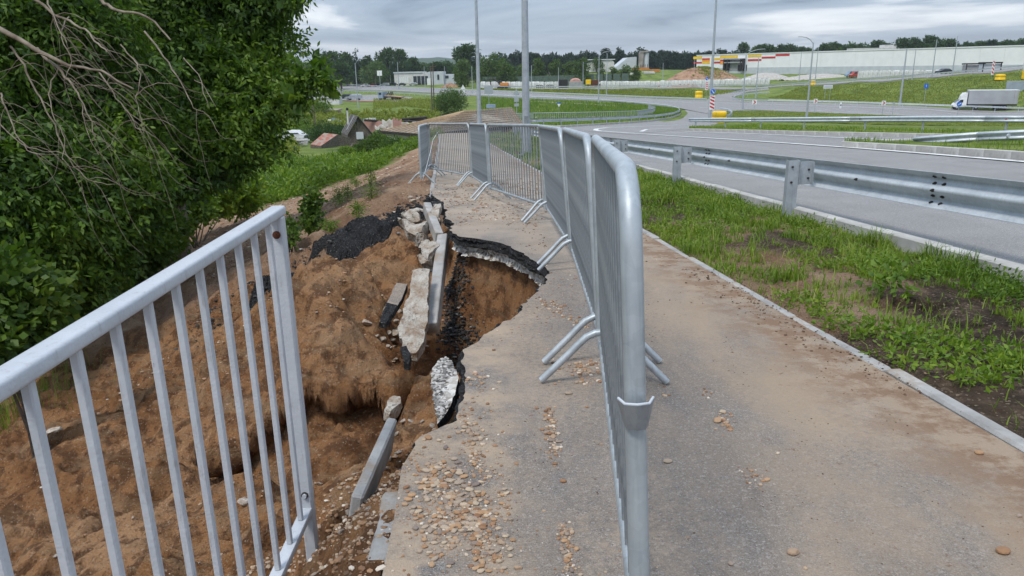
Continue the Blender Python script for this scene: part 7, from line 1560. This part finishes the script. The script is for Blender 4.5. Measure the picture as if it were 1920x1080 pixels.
K = [(628,97,46,410,'m','wide tree, leftmost of the row beyond the main road'),(652,99,30,420,'m','tree left of the dark fir-like one'),(671,92,20,405,'p','narrow dark fir-like tree left of the round tall pair'),(691,104,26,425,'m','slim tree right of the dark fir-like one'),(728,89,36,415,'m','left of the pair of tall round trees'),(756,93,30,418,'m','right of the pair of tall round trees'),
     (704,116,44,380,'w','pale spreading tree in front of the tall pair'),(778,107,30,430,'m','tree just right of the tall pair'),(792,116,42,432,'l','bright bushy tree above the white hall'),(822,116,34,420,'m','tree behind the hall tower'),(843,118,30,430,'m','tree above the hall annex'),(878,84,46,370,'m','tallest tree behind the slim near pole'),(864,112,34,330,'l','light green tree left of the slim near pole'),
     (918,99,44,325,'l','large bright tree between the two near poles'),(948,112,34,320,'l','bright tree left of the thick near pole'),(640,118,40,350,'m','bushy tree low at the far left of the road'),(606,108,40,330,'m','tree beside the big crown, above the white house'),
     (1008,110,30,330,'l','bright tree right of the thick near pole'),(1040,112,26,328,'l','second bright tree right of the thick near pole'),(1065,116,24,335,'l','narrow bright tree above the black container'),(1088,108,36,322,'l','big bright tree above the brick stack'),(985,114,26,325,'l','bright tree half behind the thick near pole'),
     (1118,110,26,380,'w','pale round tree left of the sheds'),(1150,126,22,330,'l','bush-like tree before the low arched shed'),(1172,122,26,325,'l','bush-like tree before the slanting shed'),(1190,124,22,328,'l','bush-like tree at the foot of the silo'),(1128,130,20,326,'l','low bush-like tree left of the sheds'),
     (1135,90,20,470,'d','taller dark forest tree above the low shed'),(1162,88,22,470,'d','taller dark forest tree above the slanting shed'),(1205,88,34,470,'d','dark round tree behind the silo'),
     (1423,84,34,460,'m','round tree left of the paired poles over the warehouse'),(1448,88,26,455,'m','tree above the red end of the stripes'),(1480,92,30,455,'m','broad tree above the warehouse, left of centre'),(1556,80,36,450,'m','broad tree above the warehouse before the unfinished block'),(1580,86,22,450,'m','small tree beside the unfinished block'),(1640,76,30,450,'m','tree over the unfinished block, left'),(1688,72,34,400,'m','tall tree left of the highest clump'),(1706,70,26,402,'m','tall tree in the highest clump, left'),
     (1735,66,38,400,'m','highest tree over the warehouse roof'),(1768,74,32,405,'m','tree at the right of the highest clump'),(1825,78,24,400,'m','thin tree over the right part of the warehouse'),(1848,74,22,398,'d','dark tree over the right part of the warehouse'),(1875,76,34,395,'m','broad tree near the right edge'),(1905,72,34,392,'m','tree at the right edge above the totem'),(1930,74,30,390,'m','last tree at the right edge')]
for k_ in K: ft(*k_)
for k_ in range(96):          # the forest edge, one tree at a time
    u = 960 + k_ * 6.6 + random.uniform(-3, 3); vt = 101 + 3 * math.sin(u * .05) + random.uniform(-4, 4) - (u - 960) * .008
    ft(u, vt, random.uniform(14, 22), random.uniform(470, 540), 'd', 'dark tree of the forest edge along the skyline', 'dark trees of the forest edge')
for k_ in range(17):
    u = 1395 + k_ * 12 + random.uniform(-5, 5); ft(u, 86 + random.uniform(-6, 5), random.uniform(20, 30), random.uniform(440, 470), random.choice('mml'), 'green tree rising over the roof at the striped end of the warehouse', 'trees over the striped end of the warehouse')
for k_ in range(26):
    u = 1590 + k_ * 13 + random.uniform(-5, 5); ft(u, 84 - (u - 1590) * .02 + random.uniform(-3, 4), random.uniform(18, 28), random.uniform(440, 470), 'm', 'tree of the wood behind the long warehouse', 'trees behind the long warehouse')
for k_ in range(34):
    u = 590 + k_ * 11.5 + random.uniform(-5, 5); ft(u, 122 + random.uniform(-5, 4), random.uniform(16, 26), random.uniform(425, 450), random.choice('ml'), 'green tree in the belt behind the main road', 'trees in the green belt behind the main road')
# far woods as a mass
def far_wood(u0_, u1_, vt, D, n, L, mat, name):
    u = rng.uniform(u0_, u1_, n); Dd = D * rng.uniform(1.0, 1.15, n); top = np.array([at(a, vt(a), b).z for a, b in zip(u[:1], Dd[:1])])[0]
    x = (u - 960) / F * Dd; z0 = hb(x, Dd); hgt = (7 + 7 * vnoise(u * .11, Dd * .02, 5)) * (1 if callable(vt) else 1); zt = CAMZ + (np.array([ray(a, vt(a)).z / ray(a, vt(a)).y for a in u])) * Dd + (vnoise(u * .15, u * 0, 3) - .5) * 4
    z = z0 + (zt - z0) * rng.random(n) ** .7; P_ = np.stack([x, Dd, z], 1); leaf_mesh(name, kites(P_, unit(rng.normal(size=P_.shape)), unit(rng.normal(size=P_.shape)), np.full(n, L) * rng.uniform(.6, 1.4, n), np.full(n, L * .4)), MT[mat]); tag(bpy.data.objects[name], kind='stuff')
far_wood(930, 1640, lambda u: 106 - (u - 960) * .009, 560, 16000, 2.6, 'leaf_pine', 'distant_forest'); far_wood(560, 960, lambda u: 120, 470, 9000, 2.0, 'leaf_far', 'green_belt_thicket'); far_wood(1560, 2000, lambda u: 90 - (u - 1560) * .01, 480, 7000, 2.2, 'leaf_far', 'wood_behind_warehouse')
# weeds on the dirt mound
P_ = np.stack([rng.normal(size=900) * mw_ * .22 + mw_ * .1, rng.normal(size=900) * 4 - 3, np.full(900, mh * .92)], 1); P_[:, 2] -= (np.abs(P_[:, 0] / mw_) ** 1.7 + np.abs(P_[:, 1] / 14) ** 1.7) * mh * .8
o = leaf_mesh('mound_weeds', kites(P_, unit(rng.normal(size=P_.shape) + [0, 0, 1.5]), unit(rng.normal(size=P_.shape)), np.full(900, 1.0), np.full(900, .3)), MT['leaf_field']); o.location = mc; tag(o, kind='stuff')
# distant blue hill
h_ = at(815, 109, 2300); xs_ = np.linspace(-1, 1, 60); ys_ = np.linspace(-1, 1, 30); X, Y = np.meshgrid(xs_, ys_); cx = (810 - 960) / F * 2300; Z = (h_.z + 8) * np.clip(1 - (X ** 2) ** 1.2 - Y ** 2, 0, 1) ** .5 * (.9 + .1 * fbm(X * 5, Y * 5, 3, 181)) - 4
i = np.arange(29)[:, None] * 60 + np.arange(59)[None]; tag(mesh_np('distant_hill', np.stack([X.ravel() * 210 + cx, Y.ravel() * 120 + 2300, Z.ravel()], 1), np.stack([i, i + 1, i + 61, i + 60], -1).reshape(-1, 4), MT['leaf_far'], None, True), kind='structure')

# ---------------- the air
hb_ = MB().box((0, 1150, 21), (5600, 5000, 66)); hz_ = hb_.build('haze'); tag(hz_, kind='stuff')
hm = bpy.data.materials.new('thin_haze'); hm.use_nodes = True; hn = hm.node_tree.nodes; hn.clear(); ho = hn.new('ShaderNodeOutputMaterial'); hv = hn.new('ShaderNodeVolumePrincipled')
hv.inputs['Color'].default_value = (.80, .87, .95, 1); hv.inputs['Density'].default_value = .00013; hv.inputs['Anisotropy'].default_value = .2; hm.node_tree.links.new(hv.outputs[0], ho.inputs['Volume']); hz_.data.materials.append(hm)
